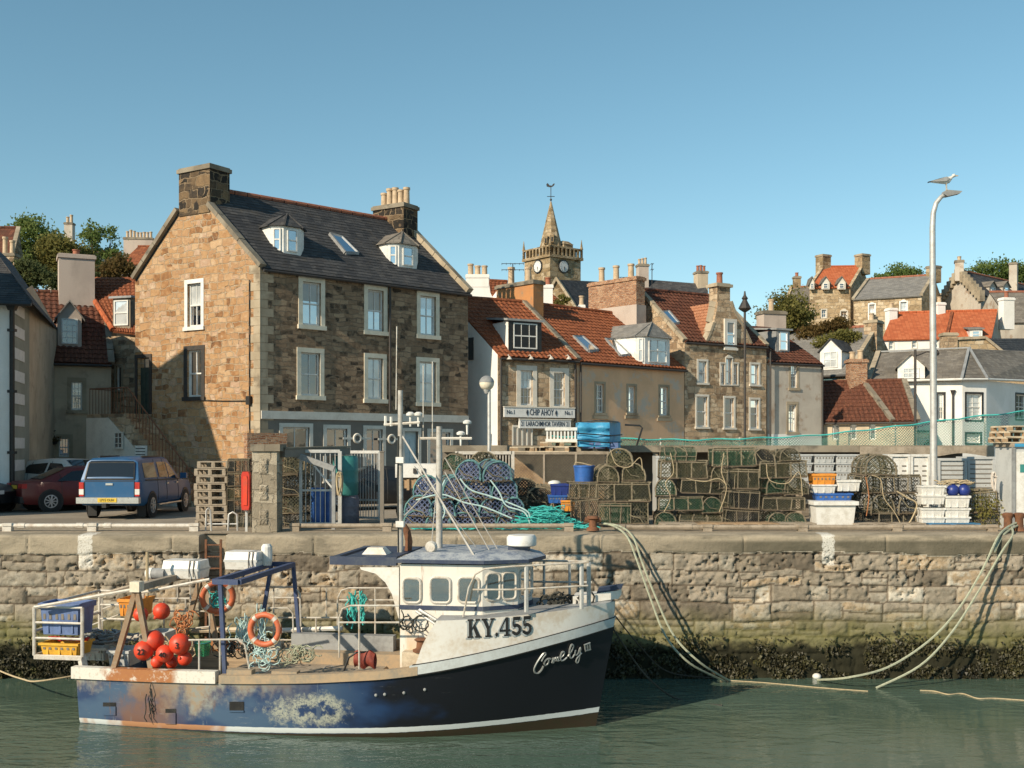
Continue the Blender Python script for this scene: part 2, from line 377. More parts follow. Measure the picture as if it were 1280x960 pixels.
def mk_glass(name, base, gl=.28, curtain=None):
    n = NT(name); uv = n.obj()
    c = n.mix(n.rng(n.noise(uv, 1.1, 2), .4, .6), base, sc3(base, 1.5))
    n.fin(c, .6)
    g = n.n('ShaderNodeBsdfGlossy', Color=(.95,.97,1), Roughness=.03)
    nb = n.n('ShaderNodeBump', Height=n.noise(uv, 1.6, 2), Strength=.06, Distance=.1); n.set(g.inputs['Normal'], nb.outputs[0])
    fr = n.n('ShaderNodeFresnel', IOR=1.5)
    f = n.math('ADD', fr.outputs[0], gl, clamp=True)
    mx = n.n('ShaderNodeMixShader'); n.set(mx.inputs[0], f); n.set(mx.inputs[1], n.b.outputs[0]); n.set(mx.inputs[2], g.outputs[0])
    n.set(n.out.inputs['Surface'], mx.outputs[0]); return n.m
M['glass'] = mk_glass('window_glass', (.03,.032,.035), .14)
M['glass_sky'] = mk_glass('window_glass_bright', (.10,.13,.16), .5)
M['glass_curtain'] = mk_glass('window_glass_curtained', (.42,.44,.44), .12)
M['glass_warm'] = mk_glass('window_glass_blind', (.22,.15,.09), .08)
M['net_green'] = netting('green_netting', (.03,.085,.05), (.05,.10,.055), .06, .37)
M['net_olive'] = netting('olive_netting', (.07,.075,.04), (.13,.115,.065), .06, .37)
M['net_brown'] = netting('brown_netting', (.045,.048,.03), (.085,.08,.045), .06, .39)
M['net_black'] = netting('black_netting', (.018,.02,.018), (.04,.04,.034), .055, .42)
M['net_blue'] = netting('blue_netting', (.07,.10,.20), (.17,.19,.28), .075, .5)
M['net_fence'] = netting('draped_green_net', (.035,.15,.12), (.06,.20,.165), .06, .5)
M['wire_mesh'] = netting('wire_mesh', (.30,.26,.20), (.22,.19,.15), .06, .34)
M['creel_frame'] = paint('bound_creel_frame', (.27,.225,.15), (.13,.11,.075), .9, scale=14, bump=.4, rand=.5)
M['creel_frame_blue'] = paint('teal_bound_frame', (.16,.34,.32), (.05,.10,.16), .9, scale=10, bump=.4, rand=.3)
M['creel_base'] = paint('creel_slats', (.17,.13,.085), (.09,.07,.05), .9, scale=10, rand=.4)

M['tarp_dark'] = paint('blue_pallet_paint', (.04,.19,.36), (.05,.12,.20), .8, scale=5)
M['grey_drum'] = paint('grey_drum', (.20,.19,.23), (.12,.11,.13), .6, scale=3)
M['gantry'] = paint('rusty_timber_gantry', (.27,.17,.10), (.30,.25,.18), .85, scale=3, bump=.3)
M['pale_strip2'] = paint('number_shadow', (.40,.43,.44), (.34,.36,.36), .5)
M['bridle'] = paint('creel_bridle', (.30,.26,.17), (.16,.14,.09), .9, scale=9, rand=.6)
# ---------------------------------------------------------------- camera, light, sky
cam = bpy.data.cameras.new('camera'); co = bpy.data.objects.new('camera', cam); COL.objects.link(co)
co.location = (0, 0, EZ); co.rotation_euler = (R(90), 0, 0)
cam.sensor_width = 36; cam.lens = 36*F/1280; cam.shift_y = 78/1280; cam.clip_end = 3000; cam.clip_start = .1
scene.camera = co
SUN_AZ, SUN_EL = R(44.5), R(29)      # degrees left of straight behind the camera
sdir = V((-math.sin(SUN_AZ)*math.cos(SUN_EL), -math.cos(SUN_AZ)*math.cos(SUN_EL), math.sin(SUN_EL)))
sl = bpy.data.lights.new('sun', 'SUN'); sl.energy = 5.0; sl.angle = R(.5); sl.color = (1, .85, .64)
so = bpy.data.objects.new('sun', sl); COL.objects.link(so); so.rotation_euler = sdir.to_track_quat('Z', 'Y').to_euler()
w = bpy.data.worlds.new('World'); scene.world = w; w.use_nodes = True
wt = w.node_tree; bg = wt.nodes['Background']
sk = wt.nodes.new('ShaderNodeTexSky'); sk.sky_type = 'NISHITA'; sk.sun_disc = False
sk.sun_elevation = SUN_EL; sk.sun_rotation = R(180)+SUN_AZ; sk.air_density = 1.0; sk.dust_density = .0; sk.ozone_density = 2.2
hs = wt.nodes.new('ShaderNodeHueSaturation'); hs.inputs['Hue'].default_value = .472; hs.inputs['Saturation'].default_value = 1.03
wt.links.new(sk.outputs[0], hs.inputs['Color'])
wt.links.new(hs.outputs[0], bg.inputs[0]); bg.inputs[1].default_value = .112
vs = scene.view_settings; scene.display_settings.display_device = 'sRGB'
vs.view_transform = 'Standard'; vs.look = 'None'; vs.gamma = 1; vs.exposure = 0.18; vs.use_curve_mapping = False
scene.cycles.max_bounces = 6; scene.cycles.transparent_max_bounces = 24; scene.cycles.use_denoising = True
# ---------------------------------------------------------------- ground
def ss(a, b, x):
    t = np.clip((x-a)/(b-a), 0, 1); return t*t*(3-2*t)
def hill(x, y): return float(ss(56, 102, y)*(10.5+2.0*ss(10, 40, abs(x)))+ss(110, 400, y)*3)
WALL_D = 26.1; WATER_Z = -3.41
n = NT('ground'); o = n.obj()
sx = n.n('ShaderNodeSeparateXYZ', Vector=o)
a1 = n.noise(o, .35, 5, .6); a2 = n.noise(o, 9., 4, .65); a3 = n.noise(o, 60., 3, .6)
road = n.mix(n.rng(a1, .4, .62), (.25,.215,.17), (.34,.295,.235))
conc = n.mix(n.rng(a2, .38, .65), (.40,.33,.24), (.27,.22,.16))
grass = n.mix(n.rng(a2, .4, .6), (.035,.055,.018), (.075,.08,.03))
c = n.mix(n.rng(sx.outputs[1], 29.5, 29.6), conc, road)
c = n.mix(n.rng(sx.outputs[1], 58., 62.), c, grass)
c = n.mix(n.math('MULTIPLY', n.rng(a3, .45, .7), .35), c, (.13,.11,.09))
n.bump(n.math('MULTIPLY_ADD', a3, .5, a2), .35, .03)
n.fin(c, .92, spec=.2)
xs = list(np.arange(-130, 131, 2.5)); ys = [26.45, 27.2, 28, 29, 30, 32, 36, 42, 48]+list(np.arange(54, 112, 2.5))+[120, 140, 180, 260, 400, 800]
mb = MB(); nx = len(xs)
for y in ys:
    k = max(1, y/110)
    for x in xs: mb.v.append(V((x*k, y, hill(x, y))))
for j in range(len(ys)-1):
    for i in range(nx-1):
        q = j*nx+i; mb.f.append((q, q+1, q+nx+1, q+nx))
tag(mb.build('ground', n.m, smooth=True, ang=80), kind='structure')
# ---------------------------------------------------------------- water
n = NT('harbour_water'); o = n.obj()
w1 = n.noise(n.map(o, (.55,1.25,1), rot=(0,0,R(8))), 1.5, 3, .55, .6); w2 = n.noise(n.map(o, (.8,1.7,1), rot=(0,0,R(-14))), 4.2, 3, .55)
w3 = n.noise(n.map(o, (.25,.5,1)), .35, 2)
h = n.math('MULTIPLY_ADD', w2, .34, w1)
amp = n.math('MULTIPLY', h, n.rng(w3, .34, .62, .22, 1.1))
n.bump(amp, .5, .10)
c = n.mix(n.rng(n.noise(o, .22, 3), .4, .62), (.070,.110,.083), (.084,.130,.102))
n.b.inputs['IOR'].default_value = 1.33
n.fin(c, .07)
mb = MB(); mb.poly((-400,-300,WATER_Z), (400,-300,WATER_Z), (400,26.6,WATER_Z), (-400,26.6,WATER_Z))
tag(mb.build('water', n.m), kind='structure')
mb = MB(); mb.poly((-400,-300,-5.5), (400,-300,-5.5), (400,28,-5.5), (-400,28,-5.5))
tag(mb.build('harbour_bed', paint('mud', (.06,.05,.035))), kind='structure')
# ---------------------------------------------------------------- quay wall: coursed masonry as real relief
def vnoise(x, y, seed):            # value noise, vectorised
    r = np.random.RandomState(seed); tb = r.rand(256, 256)
    xi = np.floor(x).astype(int); yi = np.floor(y).astype(int); fx = x-xi; fy = y-yi
    fx = fx*fx*(3-2*fx); fy = fy*fy*(3-2*fy); g = lambda a, b: tb[a % 256, b % 256]
    return (g(xi,yi)*(1-fx)+g(xi+1,yi)*fx)*(1-fy)+(g(xi,yi+1)*(1-fx)+g(xi+1,yi+1)*fx)*fy
def fbm(x, y, seed, oct=4):
    t = 0; a = .5; s = 0
    for i in range(oct): t = t+a*vnoise(x*2**i, y*2**i, seed+i); s += a; a *= .5
    return t/s
def quay_wall():
    X = np.arange(-25, 25.01, .038); Z = np.concatenate([np.arange(-4.7, -2.9, .07), np.arange(-2.9, .001, .034)])
    gx, gz = np.meshgrid(X, Z)
    wx = gx+.10*(fbm(gx*1.6, gz*1.6, 3)-.5)*2; wz = gz+.09*(fbm(gx*.9+9, gz*1.3, 11)-.5)*2+.04*(fbm(gx*5, gz*5, 15)-.5)
    cope = -.44+.10*(fbm(gx*.8, gx*0, 21)-.5)*2+.05*(fbm(gx*4, gx*0, 22)-.5)
    cz = [-.44, -.86, -1.22, -1.62, -2.05, -2.42, -2.82, -3.3, -3.9, -4.9]
    ht = np.zeros_like(gx); tint = np.zeros_like(gx); rs = np.random.RandomState(5)
    for r in range(len(cz)-1):
        m = (wz <= cz[r]) & (wz > cz[r+1])
        b = [-27.]
        while b[-1] < 27: b.append(b[-1]+rs.choice([.45,.7,.95,1.25,1.6], p=[.2,.27,.25,.18,.1])*(.85+.3*rs.rand()))
        b = np.array(b); k = np.searchsorted(b, wx)
        k = np.clip(k, 1, len(b)-1); lo = b[k-1]; hi = b[k]
        tv = rs.rand(len(b)); pv = rs.rand(len(b)); hv = rs.rand(len(b))
        # now and then a stone is split into two low ones
        split = (rs.rand(len(b)) < .25)[k]; mid = (cz[r]+cz[r+1])/2+(.1*(rs.rand(len(b))-.5))[k]
        top = np.where(split & (wz < mid), mid, cz[r]); bot = np.where(split & (wz >= mid), mid, cz[r+1])
        d = np.minimum(np.minimum(wx-lo, hi-wx), np.minimum(top-wz, wz-bot))
        cham = .05+.06*hv[k]
        prof = np.clip(d/cham, 0, 1)**.55
        missing = (rs.rand(len(b)) < .03)[k]
        hh = -.05+.055*prof+.045*(pv[k]-.5)-.12*missing*prof
        tt = np.where(split & (wz < mid), (tv[k]+.37) % 1, tv[k]); tt = np.where(d < .018, -.2, tt)
        ht = np.where(m, hh, ht); tint = np.where(m, tt, tint)
    rough = (fbm(gx*6, gz*8, 31)-.5)*.07+(fbm(gx*20, gz*22, 35, 3)-.5)*.045
    pits = np.clip(fbm(gx*11, gz*11, 41, 3)-.60, 0, 1)*-.5
    er = ss(.38, .52, fbm(gx*.35+3, gz*.6, 51))*ss(-1.75, -1.05, gz+.25*(fbm(gx*.7, gz*.2, 55)-.5)*2)
    ht = ht*(1-.6*er)+rough*(.65+.8*er)+pits*(.4+er)
    iscope = gz > cope
    ch = .02+(fbm(gx*2, gz*3, 61)-.5)*.02+(fbm(gx*25, gz*25, 62, 2)-.5)*.012
    joint = np.abs(((gx+1.3) % 3.4)-1.7) > 1.685
    ch = ch-.03*joint
    rnd_top = -np.clip((gz+.05)/.05, 0, 1)**2*.04
    chip = np.clip(.07+gz+.12*(fbm(gx*3, gx*0+2, 71)-.55), 0, .1)*-.5
    ht = np.where(iscope, ch+rnd_top+chip*(gz > -.12), ht); tint = np.where(iscope, 2., tint)
    rec = (gx > -7.42) & (gx < -6.82) & (gz > -3.4)                    # the ladder recess
    ht = np.where(rec, ht*.3-.42, ht)
    ny_, nx_ = gx.shape
    vs = np.stack([gx, WALL_D-ht, gz], -1).reshape(-1, 3)
    extra = np.stack([X, np.full_like(X, 26.7), np.zeros_like(X)+.006], 1); vs = np.concatenate([vs, extra])
    tint = np.concatenate([tint.ravel(), np.full(len(X), 2.)])
    idx = np.arange((ny_+1)*nx_).reshape(ny_+1, nx_)
    f = np.stack([idx[:-1,:-1], idx[:-1,1:], idx[1:,1:], idx[1:,:-1]], -1).reshape(-1, 4)
    me = bpy.data.meshes.new('masonry'); me.from_pydata(vs.tolist(), [], f.tolist()); me.update()
    at = me.attributes.new('tint', 'FLOAT', 'POINT'); at.data.foreach_set('value', tint.astype(np.float32))
    finish(me, True, 75, recalc=False)
    n = NT('quay_masonry'); o = n.obj(); s = n.n('ShaderNodeSeparateXYZ', Vector=o); x, z = s.outputs[0], s.outputs[2]
    t = n.n('ShaderNodeAttribute', _attribute_name='tint').outputs['Fac']
    g = n.noise(o, 3.2, 6, .68); f1 = n.noise(o, 24., 4, .7); big = n.noise(o, .5, 4, .6)
    tt = n.math('ADD', n.math('MULTIPLY_ADD', g, .7, -.35), n.math('MULTIPLY_ADD', big, .3, n.math('ADD', t, -.15)), clamp=True)
    st = n.ramp(tt, [(0,(.15,.125,.095)),(.2,(.27,.23,.175)),(.4,(.355,.305,.24)),(.55,(.26,.225,.175)),(.74,(.41,.37,.30)),(.90,(.37,.275,.175)),(1,(.53,.49,.41))])
    st = n.mix(n.math('MULTIPLY', n.rng(f1, .5, .72), .5), st, (.11,.085,.06))
    st = n.mix(n.rng(t, -.05, -.15), st, (.14,.11,.08))
    cc = n.mix(n.rng(n.noise(n.map(o, (.6,1,2.2)), 1.6, 5, .62), .42, .62), (.37,.315,.235), (.23,.20,.15))
    cc = n.mix(n.math('MULTIPLY', n.rng(f1, .5, .75), .4), cc, (.16,.13,.09))
    dk = n.math('MULTIPLY', n.rng(x, 2.5, 6.), n.math('MULTIPLY', n.rng(z, -.10, -.2), n.rng(n.noise(n.map(o, (.5,1,.6)), 1.2, 4), .3, .5)))
    cc = n.mix(n.math('MULTIPLY', dk, .8), cc, (.085,.078,.055))          # weathering stain along the right-hand cope
    cz_ = n.rng(t, 1.4, 1.6)
    c = n.mix(cz_, st, cc)
    zz = n.math('MULTIPLY_ADD', n.noise(o, 1.8, 5, .65), .7, n.math('ADD', z, -.35))
    c = n.mix(n.math('MULTIPLY', n.rng(zz, -1.6, -2.5), .8), c, n.mix(g, (.10,.115,.03), (.17,.15,.06)))    # algae
    c = n.mix(n.rng(zz, -2.5, -2.75), c, (.028,.027,.016))
    for x0, x1, z0 in ((-10.33, -9.99, -.80), (7.36, 7.65, -.72)):        # white painted berth marks
        xx = n.math('MULTIPLY_ADD', n.noise(o, 9., 4, .7), .14, n.math('ADD', x, -.07))
        k = n.math('MULTIPLY', n.math('MULTIPLY', n.rng(xx, x0, x0+.03), n.rng(xx, x1+.03, x1)), n.rng(z, z0-.05, z0+.05))
        k = n.math('MULTIPLY', k, n.rng(f1, .66, .5)); c = n.mix(n.math('MULTIPLY', k, .85), c, (.68,.66,.60))
    n.bump(n.math('MULTIPLY_ADD', f1, .8, g), .6, .03)
    n.fin(c, .92, spec=.15); me.materials.append(n.m)
    return me
qw = thing('quay_wall', 'old coursed stone quay wall with a concrete cope above the harbour water', 'quay wall', (0, WALL_D, 0))
mo = bpy.data.objects.new('masonry', quay_wall()); COL.objects.link(mo); mo.parent = qw; mo.matrix_parent_inverse = Matrix.Translation((0, -WALL_D, 0))
# seaweed hanging on the tidal zone
def leaves_mesh(name, pts, size, mat, droop=0., aspect=1.6, seed=1, flat=None):
    """pts: N x 3 numpy; one small leaf face at each"""
    r = np.random.RandomState(seed); N = len(pts)
    a = r.normal(size=(N,3)); a[:,2] = a[:,2]*(1-droop)-droop*2.; a /= np.linalg.norm(a, axis=1)[:,None]
    b = r.normal(size=(N,3)); b -= a*(a*b).sum(1)[:,None]; b /= np.linalg.norm(b, axis=1)[:,None]
    s = size*(.6+.8*r.rand(N))[:,None]
    c = np.cross(a, b)*s*.18
    v = np.stack([pts-b*s*.5, pts+a*s*aspect*.5-b*s*.12+c, pts+a*s*aspect*.62+b*s*.25, pts+b*s*.5+c], 1).reshape(-1, 3)
    f = np.arange(N*4).reshape(N, 4)
    me = bpy.data.meshes.new(name); me.from_pydata(v.tolist(), [], f.tolist()); me.update(); me.materials.append(mat)
    return me
rs = np.random.RandomState(9); N = 30000
x = rs.uniform(-14.5, 14.5, N); dens = fbm(x*1.7, x*0, 81)
z = -2.66-rs.rand(N)**1.1*.92+.45*(dens-.5)+.17*rs.normal(size=N)
keep = fbm(x*2.2, z*3, 85) > .40
x, z = x[keep], z[keep]
y = WALL_D-.03-.07*rs.rand(len(x))-.06*np.clip(-3.0-z, 0, 1)
n = NT('bladder_weed'); o = n.obj()
c = n.ramp(n.math('MULTIPLY_ADD', n.noise(o, .8, 3), .6, n.math('MULTIPLY_ADD', n.noise(o, 3.5, 5, .7), .7, -.16)), [(.3,(.014,.013,.007)),(.5,(.045,.04,.016)),(.62,(.085,.08,.025)),(.75,(.12,.125,.035))]); n.fin(c, .55)
me = leaves_mesh('seaweed', np.stack([x, y, z], 1), .058, n.m, droop=.8, seed=2)
ow = bpy.data.objects.new('seaweed', me); COL.objects.link(ow)
tag(ow, 'dark olive seaweed hanging on the foot of the quay wall above the water', 'seaweed', kind='stuff')
# ---------------------------------------------------------------- building kit
class Wall:
    """a vertical wall plane over the ground from A (left as seen from outside) to B (right)"""
    def __init__(s, A, B):
        s.A = V((A[0], A[1], 0)); s.B = V((B[0], B[1], 0)); d = s.B-s.A; s.L = d.length; s.u = d.normalized(); s.n = V((s.u.y, -s.u.x, 0))
    def hit(s, px, py): p = ray_plane(px, py, s.A, s.n); return (p-s.A).dot(s.u), p.z
    def pt(s, u, z, out=0.): q = s.A+s.u*u+s.n*out; return V((q.x, q.y, z))
    def rect(s, r):
        x0, y0, x1, y1 = r; cx, cy = (x0+x1)/2, (y0+y1)/2
        return (s.hit(x0, cy)[0], s.hit(x1, cy)[0], s.hit(cx, y1)[1], s.hit(cx, y0)[1])
    def box(s, mb, u0, u1, z0, z1, o0, o1):
        return mb.pbox(s.pt(u0, z0, o0), s.u*(u1-u0), s.n*(o1-o0), V((0, 0, z1-z0)))
def panel(mb, W, u0, u1, z0, z1, holes, dep=.16):
    us = sorted({u0, u1, *[h[0] for h in holes], *[h[1] for h in holes]}); zs = sorted({z0, z1, *[h[2] for h in holes], *[h[3] for h in holes]})
    us = [u for u in us if u0-1e-6 <= u <= u1+1e-6]; zs = [z for z in zs if z0-1e-6 <= z <= z1+1e-6]
    for a, b in zip(us, us[1:]):
        for c, d in zip(zs, zs[1:]):
            m, k = (a+b)/2, (c+d)/2
            if any(h[0] < m < h[1] and h[2] < k < h[3] for h in holes): continue
            mb.poly(W.pt(a, c), W.pt(b, c), W.pt(b, d), W.pt(a, d))
    for h in holes:
        a, b, c, d = h[:4]
        for p, q in (((a,c),(b,c)), ((b,c),(b,d)), ((b,d),(a,d)), ((a,d),(a,c))):
            mb.poly(W.pt(*p), W.pt(*q), W.pt(q[0], q[1], -dep), W.pt(p[0], p[1], -dep))
def window(root, W, r, sm='cream_paint', sw=.13, glass='glass', cols=2, rows=2, fm='white_paint', sill=True, dep=.16, proud=.025, sash=True, lab=None, fw=.055, arch=False):
    """r = outer rectangle (u0, u1, z0, z1) of its stone or painted margin; returns the hole"""
    u0, u1, z0, z1 = r; a, b, c, d = u0+sw, u1-sw, z0+sw*.9, z1-sw
    mb = MB(); o0, o1 = -dep+.01, -dep+.07
    W.box(mb, a, b, c, c+fw*1.3, o0, o1); W.box(mb, a, b, d-fw, d, o0, o1)
    W.box(mb, a, a+fw, c+fw*1.3, d-fw, o0, o1); W.box(mb, b-fw, b, c+fw*1.3, d-fw, o0, o1)
    mid = (c+d)/2
    if sash: W.box(mb, a+fw, b-fw, mid-fw*.45, mid+fw*.45, o0, o1+.012)
    gb = .022
    for i in range(1, cols):
        u = a+(b-a)*i/cols; W.box(mb, u-gb/2, u+gb/2, c+fw*1.3, d-fw, o0+.01, o1-.012)
    for j in range(1, rows):
        z = c+(d-c)*j/rows
        if sash and abs(z-mid) < .05: continue
        W.box(mb, a+fw, b-fw, z-gb/2, z+gb/2, o0+.008, o1-.014)
    wn = mb.build('window', M[fm], root)
    if lab: wn['label'] = lab
    mb = MB(); mb.poly(W.pt(a+.02, c+.02, -dep+.03), W.pt(b-.02, c+.02, -dep+.03), W.pt(b-.02, d-.02, -dep+.03), W.pt(a+.02, d-.02, -dep+.03))
    mb.build('pane', M[glass], wn)
    hsh = random.Random(int(abs(W.A.x*97+a*131+c*57)))
    if hsh.random() < .45 and rows > 1:
        zb_ = d-.03-(d-c)*hsh.uniform(.18, .55); mb = MB(); mb.poly(W.pt(a+.03, zb_, -dep+.034), W.pt(b-.03, zb_, -dep+.034), W.pt(b-.03, d-.03, -dep+.034), W.pt(a+.03, d-.03, -dep+.034)); mb.build('blind', M['glass_curtain' if hsh.random() < .6 else 'glass_warm'], wn)
    if sm:
        mb = MB(); k = -.02
        W.box(mb, u0, a, c, d, k, proud); W.box(mb, b, u1, c, d, k, proud); W.box(mb, u0, u1, d, z1, k, proud+.004)
        if arch: mb.prism([W.pt(a+(b-a)*(.5+.5*math.cos(t)), d-(b-a)*.0+(b-a)*.42*math.sin(t), -.02) for t in [math.pi*i/8 for i in range(9)]], W.n*.06)
        W.box(mb, u0-(.04 if sill else 0), u1+(.04 if sill else 0), z0, c, k, proud+(.05 if sill else 0))
        mb.build('surround', M[sm], wn)
    return (a, b, c, d)
def door(root, W, r, sm='cream_paint', sw=.13, dm='greendoor', fan=.0, dep=.2, proud=.03, lab=None):
    u0, u1, z0, z1 = r; a, b, d = u0+sw, u1-sw, z1-sw; c = z0
    mb = MB(); top = d-fan
    W.box(mb, a, b, c, top, -dep, -dep+.05)
    for i in (0, 1):
        for j in (0, 1):
            uu = a+(b-a)*(.12+.44*i); zz = c+(top-c)*(.08+.46*j)
            W.box(mb, uu, uu+(b-a)*.32, zz, zz+(top-c)*.36, -dep+.05, -dep+.07)
    dr = mb.build('door', M[dm], root)
    if lab: dr['label'] = lab
    mb = MB(); W.box(mb, b-(b-a)*.14, b-(b-a)*.09, c+1.0, c+1.12, -dep+.05, -dep+.12); mb.build('handle', M['galv'], dr)
    if fan:
        mb = MB(); mb.poly(W.pt(a, top, -dep+.03), W.pt(b, top, -dep+.03), W.pt(b, d, -dep+.03), W.pt(a, d, -dep+.03)); mb.build('fanlight', M['glass'], dr)
    if sm:
        mb = MB(); W.box(mb, u0, a, c, d, -.02, proud); W.box(mb, b, u1, c, d, -.02, proud); W.box(mb, u0, u1, d, z1, -.02, proud+.004); mb.build('surround', M[sm], dr)
    return (a, b, c, d)
def roof_sheet(root, p0, p1, p2, p3, kind, mat, name='roof', thick=.09, relief=True):
    """p0 eave left, p1 eave right, p2 ridge right, p3 ridge left: laid with real rows of tiles or slates"""
    p0, p1, p2, p3 = map(V, (p0, p1, p2, p3)); nrm = (p1-p0).cross(p3-p0)
    if nrm.z < 0: nrm = -nrm
    nrm.normalize(); W_ = max((p1-p0).length, (p2-p3).length); H_ = max((p3-p0).length, (p2-p1).length)
    mb = MB(); mb.prism([p0-nrm*thick, p1-nrm*thick, p2-nrm*thick, p3-nrm*thick], nrm*(thick-.012))
    if not relief:
        mb = MB(); mb.prism([p0-nrm*thick, p1-nrm*thick, p2-nrm*thick, p3-nrm*thick], nrm*thick)
        return mb.build(name, M[mat], root)
    rows = max(2, round(H_/(.30 if kind == 'tile' else .19))); per = 6
    cols = max(2, round(W_/.24))*per if kind == 'tile' else max(2, round(W_/.6))
    amp = .038 if kind == 'tile' else .0; step = .03 if kind == 'tile' else .014
    rr = random.Random(int(abs(p0.x*31+p0.y*17))+3); base = len(mb.v); cnt = 0
    sag = [rr.uniform(-.02, .02) for _ in range(9)]
    for j in range(rows):
        jit = [rr.uniform(-.006, .006) for _ in range(cols//per+2)] if kind == 'tile' else None
        for e in (0, 1):
            v = (j+e)/rows
            for i in range(cols+1):
                u = i/cols; a = p0.lerp(p1, u); b = p3.lerp(p2, u); q = a.lerp(b, v)
                h = step*(1-e)
                if kind == 'tile':
                    ph = 2*math.pi*(i % per)/per; h += amp*(.5-.5*math.cos(ph))**.8+jit[i//per]
                else: h += rr.uniform(-.004, .004)
                k = u*8; k0 = int(min(7, k)); h += (sag[k0]*(1-(k-k0))+sag[k0+1]*(k-k0))*math.sin(math.pi*v)
                mb.v.append(q+nrm*h)
    w1 = cols+1
    for r_ in range(rows*2-1):
        for i in range(cols):
            k = base+r_*w1+i; mb.f.append((k, k+1, k+w1+1, k+w1))
    o = mb.build(name, M[mat], root, smooth=(kind == 'tile'), ang=60)
    return o
def skew(root, a, b, nrm=None, w=.26, h=.16, mat='copestone', lift=.06, name='skew'):
    mb = MB(); a = V(a)+V((0,0,lift)); b = V(b)+V((0,0,lift)); N = max(2, int((b-a).length/.7)); rr = random.Random(int(a.x*10))
    for i in range(N):
        p, q = a.lerp(b, i/N), a.lerp(b, (i+1)/N-.006); dz = V((0,0,rr.uniform(-.012,.012))); mb.bar(p+dz, q+dz, w, h)
    return mb.build(name, M[mat], root)
def chimney(root, c, w, d, z0, z1, rz=0, mat='chimney_stone', pots=0, pm='pot', ph=.55, cap='copestone', capw=.06, lab=None):
    mb = MB(); x, y = c; mb.box((x, y, (z0+z1-.16)/2), (w, d, z1-.16-z0), rz); ch = mb.build('chimney', M[mat], root)
    mb = MB(); mb.box((x, y, z1-.09), (w+2*capw, d+2*capw, .14), rz); mb.box((x, y, z1+.0), (w+.02, d+.02, .06), rz); mb.build('cap', M[cap], ch)
    rr = random.Random(int(x*13+y*7)); m = Matrix.Rotation(rz, 3, 'Z')
    for i in range(pots):
        t = ((i+.5)/pots-.5)*w*.92 if pots > 1 else 0
        q = V((x, y, 0))+m@V((t, 0, 0)); h = ph*rr.uniform(.85, 1.25); r_ = min(.15, w/max(1, pots)*.40)
        mb = MB(); mb.lathe([(r_*1.1, z1+.02), (r_, z1+.08), (r_*.92, z1+h*.85), (r_*1.15, z1+h*.87), (r_*1.15, z1+h), (r_*.8, z1+h)], (q.x, q.y, 0), 10)
        mb.build('pot', M[pm], ch, smooth=True)
    if lab: ch['label'] = lab
    return ch
def house(name, label, W, q, z0, ze, zr, wm, rm, kind='tile', win=(), doors=(), skews=(None, None), eo=.18, relief=True, gleft=(), loc=None, ridge=True, wsm='cream_paint', back=True, zback=None, gutter=True, rt=.5, zf0=None):
    """W front wall, q = depth vector (2D, going back), ze eave and zr ridge height; returns the thing"""
    q = V((q[0], q[1], 0)); root = thing(name, label, 'house', (W.A+W.B+q)/2+V((0,0,z0)) if loc is None else loc)
    holes = [window(root, W, *a[:1], **(a[1] if len(a) > 1 else {})) for a in win]
    holes += [door(root, W, *a[:1], **(a[1] if len(a) > 1 else {})) for a in doors]
    mb = MB(); panel(mb, W, 0, W.L, z0 if zf0 is None else zf0, ze, holes); mb.build('wall', M[wm], root)
    A, B, C, D = W.A, W.B, W.B+q, W.A+q; zz = lambda p, z: V((p.x, p.y, z)); zb = zback if zback is not None else ze
    mb = MB(); mA, mB_ = A+q*rt, B+q*rt
    mb.poly(zz(B,z0), zz(C,z0), zz(C,zb), zz(mB_,zr), zz(B,ze)); mb.poly(zz(C,z0), zz(D,z0), zz(D,zb), zz(C,zb))
    if not gleft: mb.poly(zz(D,z0), zz(A,z0), zz(A,ze), zz(mA,zr), zz(D,zb))
    mb.build('side_wall', M[wm if wsm == 'cream_paint' else wsm], root)
    nq = q.normalized(); rise = (zr-ze)/(q.length*rt); dz = V((0,0,.05))
    f0, f1 = zz(A, ze)-nq*eo-V((0,0,rise*eo))+dz, zz(B, ze)-nq*eo-V((0,0,rise*eo))+dz
    r0, r1 = zz(mA, zr)+dz, zz(mB_, zr)+dz
    roof_sheet(root, f0, f1, r1, r0, kind, rm, relief=relief)
    if back: roof_sheet(root, zz(C, zb)+dz, zz(D, zb)+dz, r0-V((0,0,.004)), r1-V((0,0,.004)), kind, rm, relief=False)
    if ridge:
        mb = MB(); N = max(2, int((r1-r0).length/.5))
        for i in range(N): mb.tube([r0.lerp(r1, i/N)+dz*.6, r0.lerp(r1, (i+1)/N-.004)+dz*.6], .10, 8)
        mb.build('ridge', M[rm if kind == 'tile' else 'redpot'], root, smooth=True)
    if gutter:
        mb = MB(); mb.tube([f0-V((0,0,.08))-nq*.03, f1-V((0,0,.08))-nq*.03], .055, 6); mb.build('gutter', M['iron'], root, smooth=True)
    for s, (e, r_) in zip(skews, ((f0, r0), (f1, r1))):
        if s: skew(root, e+nq*.05, r_, mat=s)
    return root, (f0, f1, r1, r0)
def plane_of(rf):
    p0, p1, p2, p3 = rf; n = (p1-p0).cross(p3-p0).normalized(); return p0, n
def skylight(root, rf, quad_px, fm='lead', gm='glass_sky'):
    p, n = plane_of(rf)
    if n.z < 0: n = -n
    q = [ray_plane(x, y, p, n)+n*.05 for x, y in quad_px]
    mb = MB()
    for i in range(4): mb.bar(q[i], q[(i+1)%4], .09, .12)
    sk_ = mb.build('skylight', M[fm], root); mb = MB(); mb.poly(*[a+n*.03 for a in q]); mb.build('pane', M[gm], sk_)
